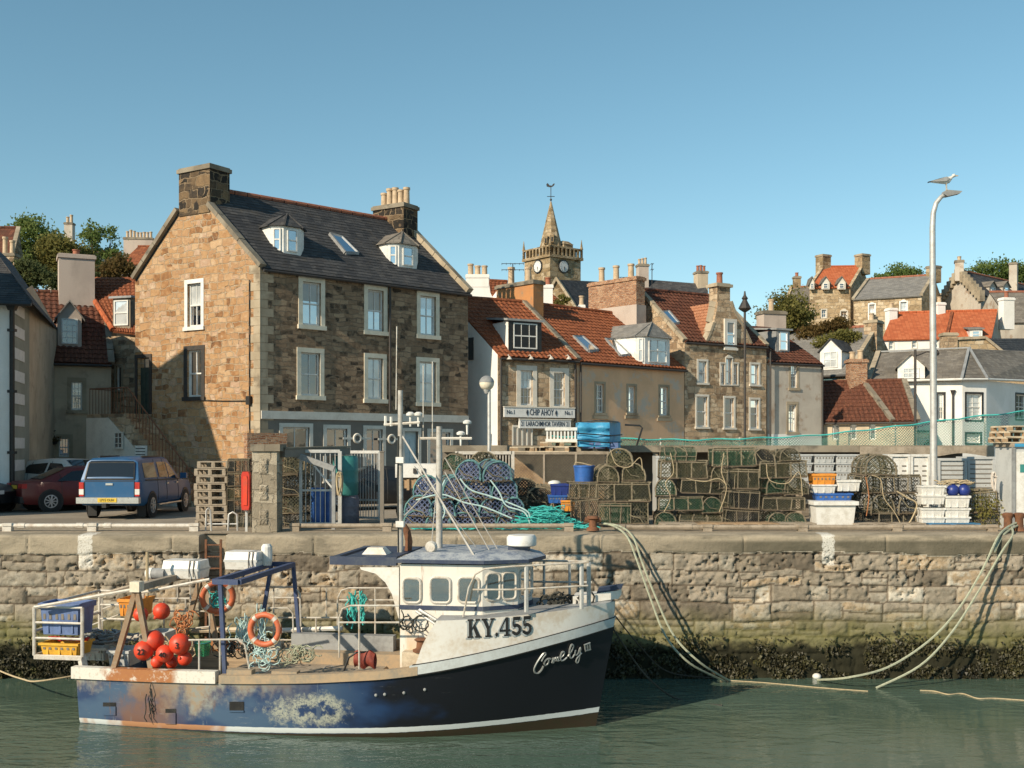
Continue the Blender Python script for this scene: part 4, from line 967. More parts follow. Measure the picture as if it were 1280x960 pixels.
# ---------------------------------------------------------------- low tiled shed
W = Wall(px2(1029, 56.5), px2(1146, 54.5)); ze = 3.46
win = [(W.rect((x, 527, x+9, 550)), dict(sm=None, sw=.02, cols=1, rows=1, sash=False)) for x in (1040, 1062, 1086)]
sh, rf = house('tiled_shed', 'low long shed with dark brown pantiles and a red brick chimney', W, V((.3, 4.4)), 0, ze, 5.45, 'brown_harl', 'pantile_dark', 'tile', win, skews=(None, 'copestone'))
skew(sh, ray_plane(1116, 527, *plane_of(rf)), ray_plane(1082, 481, *plane_of(rf)), mat='copestone')
chimney(sh, (GX(1070.5,57.8), 57.8), .92, .7, 4.6, ZZ(450, 57.8), 0, 'brick', 2, 'pot', .5, 'brick', .07)
# ---------------------------------------------------------------- slate house with gabled dormer
B = V((19.64, 64)); q = V((5.96, 7.95)); u = V((q.y, -q.x)).normalized(); W = Wall(B-u*7.2, B)
win = [(W.rect((1028,473,1046,500)), dict(sm='tealdoor', sw=.1, cols=2, rows=2, glass='glass'))]
h10, rf = house('slate_roofed_house', 'pale slate roofed house with a white gabled dormer behind the brick chimney of the shed', W, q, 0, 6.35, 9.5, 'old_stone', 'slate_pale', 'slate', win, skews=(None, 'dressed'), relief=True)
dormer(h10, rf, W, 1025, 1052, 462, 438, 424, 'gable', cm='white_paint', rm='slate', cols=2, rows=2, glass='glass_curtain', fr=.18)
chimney(h10, (B.x+q.x/2-.3, B.y+q.y/2-.2), 1.15, .8, 8.0, ZZ(402, 68), math.atan2(q.y, q.x), 'old_stone', 3, 'pot', .35, 'dressed')
# ---------------------------------------------------------------- white corner house
k_ = 1.085; A, B, C, D_ = px2(1085, 53.4*k_), px2(1203, 52*k_), px2(1233, 52.5*k_), px2(1310, 58*k_)
root = thing('white_corner_house', 'white corner house with black window margins and a hipped slate roof with gabled dormer', 'house', V((*B, 0)))
ze = 5.52
WF, WC, WR = Wall(A, B), Wall(B, C), Wall(C, D_); bm_ = dict(sm='black', sw=.1, cols=2, rows=3, glass='glass', sill=False)
for w_, rects in ((WF, ((1123,492,1139,527), (1170,490,1182,527), (1143,538,1166,560))), (WC, ((1206,490,1229,527), (1206,540,1227,556))), (WR, ((1269,491,1283,526), (1245,540,1262,560)))):
    hs_ = [window(root, w_, w_.rect(r), **dict(bm_, glass='glass_curtain' if r[0] == 1206 else 'glass')) for r in rects]
    mb = MB(); panel(mb, w_, 0, w_.L, 0, ze, hs_); mb.build('wall', M['white_harl'], root)
e0, e1, e2, e3 = P(1085,477,53.2*k_), P(1202,474,51.7*k_), P(1234,474,52.2*k_), P(1312,477,57.6*k_)
ap, rl_, r3 = P(1211,436,54.6*k_), P(1098,441,56.4*k_), P(1312,440,60.5*k_)
rfw = (e0, e1, ap, rl_); roof_sheet(root, *rfw, 'slate', 'slate_brown'); roof_sheet(root, e1, e2, ap, ap+V((.01,0,0)), 'slate', 'slate_brown'); roof_sheet(root, e2, e3, r3, ap, 'slate', 'slate_brown')
mb = MB()
for e in (e1, e2): mb.bar(e+V((0,-.02,.06)), ap+V((0,-.02,.08)), .14, .05)
mb.bar(ap+V((0,0,.06)), rl_+V((0,0,.06)), .16, .08); mb.build('lead_hips', M['lead'], root)
mb = MB(); mb.tube([e0, e1, e2, e3], .06, 6); mb.build('gutter', M['white_paint'], root)
mb = MB(); p = WF.pt(WF.hit(1191,500)[0], 4.9, .08); mb.tube([p, p-V((0,0,4.8))], .05, 6); mb.lathe([(.06,-.15),(.14,.1)], p, 8); mb.build('downpipe', M['iron'], root)
dormer(root, rfw, WF, 1122, 1156, 474, 458, 443, 'gable', cm='white_paint', rm='slate_brown', cols=3, rows=2, glass='glass_curtain', fr=.2)
skew(root, e0, rl_, mat='dressed')
# ---------------------------------------------------------------- rubble gable behind it
root = thing('rubble_gable_house', 'slate house behind with a bare rubble gable sloping to the right edge', 'house', V((GX(1235,66), 66, 1)))
pts = [P(x, y, 66) for x, y in ((1176,500), (1184,440), (1193,425), (1231,423), (1300,480), (1300,510))]
mb = MB(); mb.prism(pts, V((.4,.5,0))); mb.build('gable', M['hill_stone'], root)
skew(root, pts[3], pts[4], mat='dressed'); skew(root, pts[2], pts[3], mat='dressed')
roof_sheet(root, P(1304,480,65.6), P(1340,470,73), P(1285,423,73), P(1234,423,66.4), 'slate', 'slate')
chimney(root, (GX(1185.5,66.2), 66.2), .82, .7, 6.9, ZZ(417, 66.2), 0, 'old_stone', 0, cap='dressed')
# ---------------------------------------------------------------- orange roofed white house
W = Wall(px2(1103, 75), px2(1240, 73.5)); q = V((4, 7.4))
win = [(W.rect(r), dict(sm='cream2', sw=.06, cols=2, rows=2, sill=False)) for r in ((1110,425,1118,438), (1139,424,1147,436), (1166,424,1174,436))]
h13, rf = house('orange_roofed_house', 'long white house with smooth bright orange roof and three small chimneys on the slope', W, q, 4, 9.42, 11.6, 'white_harl', 'pantile_orange', 'tile', win, relief=False, gutter=False, wsm='grey_harl')
for x, y, w_ in ((1114,386,.62), (1174,379,.6), (1258,373,.85)): chimney(h13, (GX(x,78), 78), w_, .6, 10.4, ZZ(y, 78), .2, 'white_harl', 1, 'redpot' if x > 1200 else 'pot', .45, 'white_harl', .05)
dormer(h13, rf, W, 1212, 1228, 423, 412, 407, 'flat', cm='white_paint', cols=1, rows=1, rm='slate_pale', fr=.2)
mb = MB(); f = ray_plane(1183,423,*plane_of(rf)); g = ray_plane(1190,391,*plane_of(rf)); mb.bar(f+V((0,0,.05)), g+V((0,0,.05)), .2, .12); mb.build('ridge_band', M['pantile'], h13)
# ---------------------------------------------------------------- houses on the hill
W = Wall(px2(1012, 95.3), px2(1063, 95)); q = V((4.7, 8.2))
win = [(W.rect(r), dict(sm='cream2', sw=.08, cols=2, rows=2, sill=False, arch=a)) for r, a in (((1026,386,1034,398), 0), ((1050,388,1060,402), 1), ((1014,388,1018,396), 0))]
h14, rf = house('hilltop_tower_house', 'tall old stone hilltop house with orange tiled roof and a chimney on each gable', W, q, 9, 15.9, 18.3, 'hill_stone', 'pantile_orange', 'tile', win, skews=('hill_stone', 'hill_stone'), relief=False, gutter=False)
for x0, x1 in ((1012,1018), (1027,1037), (1047,1057)): dormer(h14, rf, W, x0, x1, 361, 353, 346, 'gable', cm='cream2', rm='slate_brown', cols=1, rows=1, fr=.2, glass='glass')
for p in (W.A.to_2d()+q/2, W.B.to_2d()+q/2): chimney(h14, p, 1.0, .9, 17.6, 19.4, .5, 'church_stone', 0, cap='dressed')
W = Wall(px2(983, 97.5), px2(1012, 97)); q = V((2.4, 6)); 
h14b, rf = house('hilltop_wing', 'lower brown roofed stone wing at the left end of the orange roofed hilltop house', W, q, 9, 14.9, 16.6, 'hill_stone', 'slate_brown', 'slate', [(W.rect((1001,378,1007,388)), dict(sm='cream2', sw=.06, cols=1, rows=2))], relief=False, gutter=False, skews=('hill_stone', None))
chimney(h14b, (W.A.x+.5+q.x/2, W.A.y+q.y/2), .6, .6, 15.8, ZZ(345, 100), 0, 'church_stone', 1, 'redpot', .4)
W = Wall(px2(1067, 90.3), px2(1152, 88)); q = V((5, 8))
win = [(W.rect(r), dict(sm='white_paint', sw=.1, cols=2, rows=4, sill=False, glass='glass_curtain', arch=True)) for r in ((1085,379,1095,402), (1124,376,1135,398))]
h15, rf = house('hill_chapel', 'plain stone chapel on the hill with grey slates and tall white arched windows', W, q, 8, 14.2, 16.4, 'hill_stone', 'slate_pale', 'slate', win, skews=('dressed', 'dressed'), relief=False, gutter=False)
chimney(h15, W.B.to_2d()+q/2, .9, .8, 15.8, ZZ(333, 92), .5, 'church_stone', 0)
def crowsteps(root, a, b, n=7, w=.5):
    a, b = V(a), V(b); mb = MB(); d = V((b.x-a.x, b.y-a.y, 0)); l = d.length/n; d.normalize(); pr = V((d.y, -d.x, 0))
    for i in range(n):
        p = a+d*l*i; z = a.z+(b.z-a.z)*(i+1)/n; mb.pbox((p.x-pr.x*w/2, p.y-pr.y*w/2, a.z+(b.z-a.z)*i/n-.5), d*(l-.01), pr*w, V((0,0,z-(a.z+(b.z-a.z)*i/n)+.6)))
    mb.build('crow_steps', M['dressed'], root)
W = Wall(px2(1226, 90), px2(1320, 100)); q = V((-1.5, 5))
win = [(W.rect((1242,385,1249,400)), dict(sm='cream2', sw=.06, cols=1, rows=2, sill=False)), (W.rect((1262,385,1269,400)), dict(sm='cream2', sw=.06, cols=1, rows=2, sill=False))]
h16, rf = house('crow_stepped_house', 'grey crow stepped house on the hill with a pale gable and dark slate roof', W, q, 8, 14.6, 16.9, 'grey_harl', 'slate', 'slate', win, relief=False, gutter=False)
crowsteps(h16, rf[0], rf[3], 8); Dp = W.A+V((q.x, q.y, 0)); crowsteps(h16, V((Dp.x, Dp.y, 14.6)), rf[3], 8)
m_ = W.A.to_2d()+q/2; chimney(h16, m_, .85, .7, 16, ZZ(326, 92.4), 1.2, 'grey_harl', 2, 'pot', .35)
chimney(h16, (GX(1267,97), 97), .7, .65, 14, ZZ(329, 97), 1.0, 'grey_harl', 0)
for x0, x1 in ((1237,1245), (1254,1262)): dormer(h16, rf, W, x0, x1, 365, 358, 352, 'gable', cm='grey_harl', rm='slate_brown', cols=1, rows=1, fr=.2, glass='glass')
W = Wall(px2(1262, 84), px2(1330, 84)); hx, rf = house('hill_cottage', 'grey roofed cottage at the far right edge below the crow stepped house', W, V((0,7)), 4, ZZ(402,84), ZZ(366,87.5), 'grey_harl', 'slate_brown', 'slate', relief=False, gutter=False)
# ---------------------------------------------------------------- church
K = V((GX(687.6, 98), 98)); th_ = R(52); L = 3.65; dl = V((-math.cos(th_), math.sin(th_))); drr = V((math.sin(th_), math.cos(th_)))
ch = thing('church_tower', 'square stone church tower with two white clock faces, parapet and pointed spire', 'church tower', (K.x, K.y, 8))
WLf, WRf = Wall(K+dl*L, K), Wall(K, K+drr*L); cen = K+dl*L/2+drr*L/2; ra = math.atan2(drr.y, drr.x); zp = ZZ(322, 98.5)
mb = MB(); mb.box((cen.x, cen.y, (8+zp)/2), (L, L, zp-8), ra); mb.build('tower', M['church_stone'], ch)
mb = MB(); mb.box((cen.x, cen.y, zp+.12), (L+.35, L+.35, .24), ra); mb.box((cen.x, cen.y, zp+.98), (L+.25, L+.25, .14), ra)
mb2 = Matrix.Rotation(ra, 3, 'Z')
for s in range(4):
    for i in range(9):
        t = (i/8-.5)*(L+.1); v = V((t, L/2+.05, 0)); v = Matrix.Rotation(s*math.pi/2, 3, 'Z')@v; v = mb2@v; mb.box((cen.x+v.x, cen.y+v.y, zp+.58), (.17,.17,.68), ra)
mb.build('parapet', M['church_stone'], ch)
mb = MB()
for sx in (-1, 1):
    for sy in (-1, 1):
        v = mb2@V((sx*(L/2+.05), sy*(L/2+.05), 0)); mb.lathe([(.16, zp+1), (.10, zp+1.25), (.02, zp+1.9)], (cen.x+v.x, cen.y+v.y, 0), 6)
mb.build('pinnacles', M['church_stone'], ch)
zs = zp+.3; zt = ZZ(250, 100); mb = MB(); mb.lathe([(1.16, zs), (1.08, zs+.8), (.055, zt)], (cen.x-.15, cen.y, 0), 8); sp = mb.build('spire', M['church_stone'], ch)
for px, py in ((682,301), (690,299)):
    p = P(px, py, cen.y-.95); mb = MB(); mb.box(p, (.28,.4,.6)); mb.prism([p+V((-.2,-.22,.3)), p+V((.2,-.22,.3)), p+V((0,-.22,.65))], (0,.5,0)); lu = mb.build('lucarne', M['church_stone'], ch); mb = MB(); mb.box(p+V((0,-.2,-.02)), (.14,.03,.42)); mb.build('louvre', M['black'], lu)
v = V((cen.x, cen.y))+drr*1.1-dl*.4; mb = MB(); mb.taper((v.x, v.y, zp+.2), (1.1,1.1), (1.1,1.1), 1.35, ra); mb.taper((v.x, v.y, zp+1.56), (1.2,1.2), (.7,.3), .35, ra); mb.build('cap_house', M['church_stone'], ch)
mb = MB(); a = V((cen.x-.15, cen.y, zt)); mb.tube([a, a+V((0,0,1.3))], .035, 5); mb.tube([a+V((-.35,0,.45)), a+V((.35,0,.45))], .03, 4); mb.ball(a+V((0,0,.15)), .11, 8, 6)
z0 = a+V((0,0,1.35)); mb.prism([z0+V(p) for p in ((-.38,0,.02), (-.1,0,-.05), (.12,0,-.02), (.3,0,.12), (.36,0,.3), (.2,0,.26), (.1,0,.1), (-.12,0,.12), (-.3,0,.34), (-.42,0,.22))], (0,.05,0)); mb.build('weathercock', M['iron'], ch)
for w_, px in ((WLf, 672.8), (WRf, 704.2)):
    u, z = w_.hit(px, 333.3); mb = MB(); m = 24; c = w_.pt(u, z, .02); n3 = w_.n
    ring = lambda r_, o_: [w_.pt(u+r_*math.cos(2*math.pi*i/m), z+r_*math.sin(2*math.pi*i/m), o_) for i in range(m)]
    mb.prism(ring(.62, -.05), n3*.13); cf = mb.build('clock_face', M['black'], ch)
    mb = MB(); mb.prism(ring(.50, .085), n3*.02); mb.build('dial', M['white_quoin'], cf)
    mb = MB()
    for i in range(12):
        t = 2*math.pi*i/12; mb.bar(w_.pt(u+.38*math.cos(t), z+.38*math.sin(t), .112), w_.pt(u+.47*math.cos(t), z+.47*math.sin(t), .112), .04, .01)
    mb.bar(w_.pt(u, z, .115), w_.pt(u+.04, z-.36, .115), .05, .01); mb.bar(w_.pt(u, z, .117), w_.pt(u+.1, z-.2, .117), .06, .01); mb.build('hands', M['black'], cf)
nv = thing('church_nave', 'dark slate roofed church nave with a stone gable in front of the clock tower', 'church', (GX(700,90), 90, 8))
g = [P(668,397,89.5), P(695.5,348,89.5), P(730,400,88.5)]; mb = MB(); mb.prism([g[0], g[1], g[2], g[2]-V((0,0,5)), g[0]-V((0,0,5))], V((.25,.4,0))); mb.build('gable', M['church_stone'], nv)
roof_sheet(nv, g[2]+V((.3,.4,.0)), P(800,400,96), P(770,353,98), g[1]+V((.3,.4,-.05)), 'slate', 'slate', relief=False)
for i in (0, 1): skew(nv, g[i], g[i+1], mat='dressed', w=.4, h=.2)
hh = thing('slate_terrace', 'dark slate roofed terrace rising behind the brick chimney and gabled house', 'house', (GX(845,85), 85, 8))
roof_sheet(hh, P(790,400,82), P(900,400,82), P(880,355,86), P(805,349,86), 'slate', 'slate', relief=False); mb = MB(); mb.prism([P(790,402,82.3), P(900,402,82.3), P(900,470,82.3), P(790,470,82.3)], (0,5,0)); mb.build('wall', M['brown_harl'], hh)
chimney(hh, (GX(803,85.5), 85.5), .8, .7, 13, ZZ(331, 85.5), .2, 'pink_harl', 3, 'pot', .45); chimney(hh, (GX(876,86), 86), .85, .9, 12, ZZ(340, 86), .2, 'brown_harl', 3, 'redpot', .5)
# ---------------------------------------------------------------- small things between the roofs
W = Wall(px2(575, 60), px2(618, 61)); wh, rf = house('white_gabled_house', 'white chimney gable and strip of red roof behind the chip shop', W, -W.n.to_2d()*6, 2, ZZ(385,60), ZZ(356,63), 'white_harl', 'pantile', 'tile', relief=True, gutter=False)
mb = MB(); mb.prism([P(x,y,58.6) for x, y in ((580,400), (583,352), (611,352), (613,366), (622,384), (626,400))], (0,.8,0)); gc = mb.build('chimney_gable', M['white_harl'], wh)
chimney(wh, (GX(597,59), 59), 1.22, .84, ZZ(360,59), ZZ(345,59), 0, 'white_harl', 3, 'pot', .55, 'white_harl', .03)
W = Wall(px2(604, 62), px2(634, 62.5)); house('red_roof_house', 'sliver of red pantiled roof right of the white chimney gable', W, V((0,6)), 2, ZZ(392,62), ZZ(352,65), 'white_harl', 'pantile', 'tile', gutter=False)
W = Wall(px2(668, 58), px2(735, 60)); rr_, rf = house('pantiled_house', 'red pantiled house with a small white chimney behind the orange chimney', W, -W.n.to_2d()*7, 2, ZZ(402,58), ZZ(362,61.5), 'white_harl', 'pantile', 'tile', gutter=False)
chimney(rr_, (GX(685,60), 60), .5, .45, 9.5, ZZ(357, 60), 0, 'white_harl', 1, 'redpot', .4, 'white_harl', .04)
chimney(rr_, (GX(727,62), 62), .35, .35, 9.5, ZZ(382, 62), 0, 'white_harl', 1, 'pot', .6, 'white_harl', .03)
def aerial(px, pyb, pyt, d, label, n=5, w=.62):
    b = P(px, pyb, d); t_ = P(px, pyt, d); t = thing('tv_aerial', label, 'aerial', b); mb = MB(); mb.tube([b, t_], .022, 5); mb.build('mast', M['iron'], t); mb = MB()
    for k, z in enumerate((0, -.28)):
        c = t_+V((0,0,z)); mb.tube([c-V((w,.1,0)), c+V((w,-.1,0))], .014, 4)
        for i in range(n): x = (i/(n-1)-.5)*2*w; mb.tube([c+V((x,-.25,0)), c+V((x,.25,.0))], .01, 4)
    mb.build('elements', M['iron'], t)
aerial(641, 354, 330, 50, 'spidery dark television aerial above the orange chimney', 6, .5)
aerial(779, 352, 347, 56, 'low television aerial among the pots behind the brick chimney', 4, .4)
aerial(815, 360, 330, 54.5, 'thin upright aerial right of the brick chimney', 2, .06)
# ---------------------------------------------------------------- roofs and trees on the left hill
W = Wall(px2(150, 93), px2(200, 93)); ht, rf = house('hill_row_house', 'red roofed hill house with a long row of chimney pots behind the left trees', W, V((1,6)), 8, ZZ(330,93), ZZ(309,96), 'pink_harl', 'pantile', 'tile', relief=False, gutter=False)
chimney(ht, (GX(174,97), 97), 2.5, .8, 15, ZZ(298, 97), .1, 'pink_harl', 8, 'pink_harl' if False else 'pot', .6)
W = Wall(px2(-60, 70), px2(12, 70)); h2, rf = house('hill_gable_house', 'brown roofed house at the left edge of the hill with two buff chimney pots', W, V((-2,7)), 6, ZZ(330,70), ZZ(284,73), 'old_stone', 'pantile_dark', 'tile', relief=False, gutter=False, skews=(None, 'dressed'))
chimney(h2, (GX(11,67), 67), .95, .7, 9, ZZ(318, 67), 0, 'old_stone', 2, 'pot', .95)
W = Wall(px2(60, 105), px2(120, 105)); h3, rf = house('far_hill_house', 'far house behind the left trees showing only chimney pots', W, V((0,7)), 9, 20, 21.3, 'grey_harl', 'slate', 'slate', relief=False, gutter=False)
chimney(h3, (GX(87,108), 108), .8, .7, 20, ZZ(279, 108), 0, 'grey_harl', 2, 'pot', .7)
def px_tree(name, label, d, blobs, leaf, n, size, seed, base_py=385, group=None):
    c = blobs[0]; b = P(c[0], base_py, d); b.z = max(hill(b.x, d)-.2, b.z-.5)
    bl = [((GX(x,d)-b.x, (i % 3-1)*.6, ZZ(y,d)-b.z), (rx/F*d, min(rx,ry)/F*d*.9, ry/F*d)) for i, (x, y, rx, ry) in enumerate(blobs)]
    return tree(name, label, b, bl, leaf, n, size, .2, seed, group)
px_tree('broadleaf_tree', 'tall dark green tree on the hill at the far left', 78, [(42,297,26,28), (28,318,18,22), (60,305,20,22), (48,330,30,22)], 'leaf_green', 8000, .17, 1)
px_tree('broadleaf_tree', 'yellow green bushy tree in front of the dark hill tree', 74, [(78,312,26,20), (60,325,22,18), (98,322,18,18), (75,338,30,16)], 'leaf_olive', 7000, .17, 2)
px_tree('pine_tree', 'loose blue green tree with gaps right of the bushy hill trees', 80, [(118,296,15,16), (138,303,12,22), (112,322,20,18), (142,325,12,16), (126,340,20,14)], 'leaf_green', 5000, .16, 3)
px_tree('ivy_shrub', 'dark rusty shrub beside the sandstone gable', 66, [(150,338,20,17), (128,348,18,14), (168,350,14,14)], 'leaf_rust', 5000, .15, 4, 420)
px_tree('hill_shrub', 'dark ivy clad shrub behind the plain cottage chimney', 64, [(40,345,22,20), (110,350,22,16), (22,352,14,18), (70,352,20,14)], 'leaf_dark', 6500, .15, 5, 420)
px_tree('broadleaf_tree', 'olive tree growing left of the stone hilltop house', 72, [(985,388,26,24), (962,398,20,16), (1004,398,20,20), (975,410,26,16)], 'leaf_olive', 7500, .15, 6, 450)
px_tree('hill_shrub', 'rust coloured shrubs on the slope below the hilltop house', 70, [(1040,412,22,13), (1015,418,18,12), (1062,420,16,10), (1085,424,10,8)], 'leaf_rust', 5500, .14, 7, 450)
px_tree('hill_shrub', 'low grey green bush above the slate house chimney', 68, [(1050,424,28,8), (1030,428,14,8)], 'leaf_olive', 2500, .14, 8, 460)
px_tree('broadleaf_tree', 'rounded green tree behind the chapel roof', 112, [(1118,346,22,14), (1140,346,18,13), (1102,352,14,10)], 'leaf_green', 5000, .19, 9, 390)
px_tree('broadleaf_tree', 'wide green tree behind the crow stepped house', 112, [(1240,340,34,15), (1270,345,26,16), (1215,345,14,10)], 'leaf_green', 6500, .19, 10, 390)
px_tree('hill_shrub', 'mossy green plant growing on the red roof below the church', 57.5, [(664+38,377,9,7)], 'leaf_olive', 900, .09, 11, 384)
# ---------------------------------------------------------------- things on the quay
def kerb_rail(label, pts, posts, r, zr, mat, pmat):
    t = thing('kerb_rail', label, 'rail', (pts[0][0], pts[0][1], 0)); mb = MB()
    ps = [V((x, y, zr)) for x, y in pts]; mb.tube(ps, r, 8)
    for p in ps[1:-1]: mb.lathe([(r*1.25,-.09),(r*1.3,0),(r*1.25,.09)], p, 8, 'X')
    mb.build('pipe', M[mat], t, smooth=True)
    for px in posts:
        x = GX(px, 27.2); mb = MB(); mb.box((x, 27.2, zr*.5-.02), (.22,.16,zr+.0)); mb.box((x, 27.2, zr+.03), (.24,.17,.07)); mb.build('post', M[pmat], t)
    return t
D0 = 27.2
kerb_rail('pale low pipe rail along the quay edge in front of the blue pickup', [(GX(p,D0), D0) for p in (-30,27,100,135,238)], (10,116,243), .055, .135, 'pale_metal', 'pale_metal')
kerb_rail('brownish low pipe rail along the quay edge in front of the gates and blue creels', [(GX(p,D0), D0) for p in (362,480,600,716)], (369,484,711), .055, .135, 'wood_grey', 'wood_grey')
kerb_rail('brownish low pipe rail along the quay edge below the brown creel stacks', [(GX(p,D0), D0) for p in (768,860,1000,1120,1246)], (775,884,1003,1121,1240), .06, .10, 'wood_grey', 'wood_grey')
# ladder in its recess
t = thing('iron_ladder', 'rusty iron ladder in the dark recess of the quay wall', 'ladder', (GX(267,26.3), 26.3, -2.8)); mb = MB()
xa, xb = GX(257.5,26.2), GX(276,26.2)
for x in (xa, xb): mb.bar((x,26.2,-3.3), (x,26.2,-.12), .05)
for i in range(11): mb.bar((xa,26.2,-.25-.28*i), (xb,26.2,-.25-.28*i), .03)
mb.build('ladder_rails', M['rust'], t)
# gate pillar, lintel
t = thing('gate_pillar', 'square stone gate pillar with rough faced panels at the quay edge', 'pillar', (GX(331,27), 27.1, 0)); x0, x1 = GX(315,26.8), GX(346,26.8)
mb = MB(); mb.pbox((x0,26.8,0), (x1-x0,0,0), (0,.66,0), (0,0,1.98)); mb.build('shaft', M['pillar_stone'], t)
mb = MB(); rr = random.Random(3)
for z in (.18, .78, 1.42):
    mb.grid(lambda u, v: V((x0+.17+u*.22+rr.uniform(-.012,.012), 26.79-.05*min(1, 6*min(u,1-u,v,1-v))*rr.uniform(.5,1.), z+v*.38)), 7, 9)
mb.build('rough_panels', M['pillar_stone'], t)
mb = MB()
for i, (a, b) in enumerate(((313,331),(331.4,350))): mb.pbox((GX(a,26.75),26.74,1.985), (GX(b,26.75)-GX(a,26.75),0,0), (0,.8,0), (0,0,.17))
mb.build('coping', M['copestone'], t)
t = thing('gate_lintel', 'dark flat concrete lintel with a pale top edge running back from the stone pillar', 'lintel', P(395,640,28)*V((1,1,0)))
a, b = P(351,0,27.2), P(433,0,30); a.z, b.z = 1.93, 1.97; mb = MB(); mb.bar(a, b, .25, .2); mb.build('beam', M['dark_paint'], t)
mb = MB(); mb.bar(a+V((0,0,.125)), b+V((0,0,.125)), .3, .04); mb.build('top_edge', M['copestone'], t); mb = MB(); mb.bar((b.x,b.y,0), (b.x,b.y,1.86), .14); mb.build('post', M['dark_paint'], t)
t = thing('rubble_wall', 'short length of orange rubble wall behind the stone pillar', 'wall', (GX(330,33), 33, 0)); mb = MB(); mb.pbox((GX(309,33),33,0), (GX(352,33)-GX(309,33),.8,0), (-.2,.4,0), (0,0,ZZ(541,33))); mb.build('masonry', M['brick'], t)
def bar_gate(label, a, b, z0, z1, nb, mid=None, lock=True):
    t = thing('metal_gate', label, 'gate', (a[0], a[1], 0)); a, b = V((*a,0)), V((*b,0)); mb = MB(); dz = lambda p, z: p+V((0,0,z))
    mb.bar(dz(a,z0), dz(a,z1), .07); mb.bar(dz(b,z0), dz(b,z1), .09); mb.bar(dz(a,z1), dz(b,z1), .08); mb.bar(dz(a,z0+.05), dz(b,z0+.05), .06)
    if mid: mb.bar(dz(a,mid), dz(b,mid), .05)
    mb.build('frame', M['galv'], t); mb = MB()
    for i in range(1, nb): p = a.lerp(b, i/nb); mb.tube([dz(p,z0+.05), dz(p,z1)], .0115, 5)
    mb.build('bars', M['galv'], t)
    mb = MB(); c = a.lerp(b, .94); mb.box(dz(c, .95), (.14,.07,.2)); mb.build('lock', M['iron'], t)
bar_gate('open galvanised bar gate beside the dark creels at the stone pillar', px2(376,28.0), px2(425,28.0), .08, ZZ(564,28), 8, .98)
bar_gate('finely barred metal gate right of the teal tank', px2(433,30.6), px2(475,30.2), .08, ZZ(565,30.4), 12, .62)
t = thing('gate_post', 'dark square steel post at the right end of the barred gate', 'post', (GX(477,28.7), 28.7, 0)); mb = MB(); mb.bar((GX(477.5,28.7),28.72,0), (GX(477.5,28.7),28.72,1.95), .10); mb.box((GX(477.5,28.7),28.72,1.96), (.13,.13,.03)); mb.build('shaft', M['dark_paint'], t)
# teal tank on a drum, blue barrels
def barrel(name, label, px, py0, py1, w, d, mat, z0=None, lid=None, cat='barrel'):
    z0 = ZZ(py1, d) if z0 is None else z0; z1 = ZZ(py0, d); r = w/2/F*d; x = GX(px, d); t = thing(name, label, cat, (x, d, z0)); mb = MB(); h = z1-z0
    mb.lathe([(r*.93,z0),(r,z0+h*.05),(r,z0+h*.3),(r*1.03,z0+h*.33),(r,z0+h*.36),(r,z0+h*.62),(r*1.03,z0+h*.65),(r,z0+h*.68),(r,z0+h*.95),(r*.92,z1)], (x,d,0), 16); mb.build('drum', M[mat], t, smooth=True)
    mb = MB(); mb.lathe([(r*.94,z1-.02),(r*.94,z1+.03),(r*.8,z1+.03)], (x,d,0), 16); mb.build('lid', M[lid or mat], t)
    return t
barrel('water_tank', 'tall teal plastic tank standing on a grey drum behind the gates', 432, 571, 619, 32, 29.6, 'teal_plastic', cat='tank')
barrel('steel_drum', 'scuffed grey drum under the teal tank', 437, 620, 655, 24, 29.6, 'grey_drum' if 'grey_drum' in M else 'lead', z0=0)
barrel('plastic_barrel', 'blue plastic barrel behind the open bar gate, left of its twin', 397, 611, 655, 17, 28.8, 'blue_plastic', z0=0)
barrel('plastic_barrel', 'blue plastic barrel behind the open bar gate, right beside the teal tank', 411, 614, 655, 14, 29.1, 'blue_plastic', z0=0)
t = thing('hoist_arm', 'grey steel hoist arm sloping across the open gate', 'hoist', P(418,655,27.7)*V((1,1,0))); mb = MB(); mb.bar(P(371,569,27.8), P(418,586,27.7), .12, .14); mb.build('arm', M['lead'], t)
mb = MB(); mb.bar((GX(417,27.7),27.7,0), P(417,583,27.7), .09); mb.build('post', M['lead'], t); mb = MB(); mb.bar(P(393,582,27.75), P(417,612,27.7), .04); mb.build('brace', M['galv'], t)
def rope_hank(name, label, p, w, h, mat, n=5, seed=1, cat='rope'):
    rr = random.Random(seed); mb = MB(); p = V(p)
    for k in range(n):
        ww, hh = w*rr.uniform(.6,1.), h*rr.uniform(.75,1.); o = V((rr.uniform(-.03,.03), rr.uniform(-.05,.05), 0))
        mb.tube([p+o+V((ww/2*math.sin(t)*(1+.25*math.cos(t)), rr.uniform(-.01,.01), -hh/2+hh/2*math.cos(t))) for t in [2*math.pi*i/14 for i in range(14)]], .016, 5, True)
    mb.tube([p+V((-.05,-.03,-.1)), p+V((.05,-.04,-.12)), p+V((.05,.03,-.13)), p+V((-.05,.04,-.1))], .018, 5, True)
    o = mb.build(name, M[mat], None, smooth=True); return tag(o, label, cat)
rope_hank('rope_hank', 'pale hank of rope hanging on the hoist post at the gate', P(424,590,27.55), .13, .68, 'rope_tan', 5, 4)
rope_hank('rope_hank', 'pinkish hank of rope hanging on the left side of the white shed', P(1243,590,27.95), .10, .5, 'reflective', 4, 9)
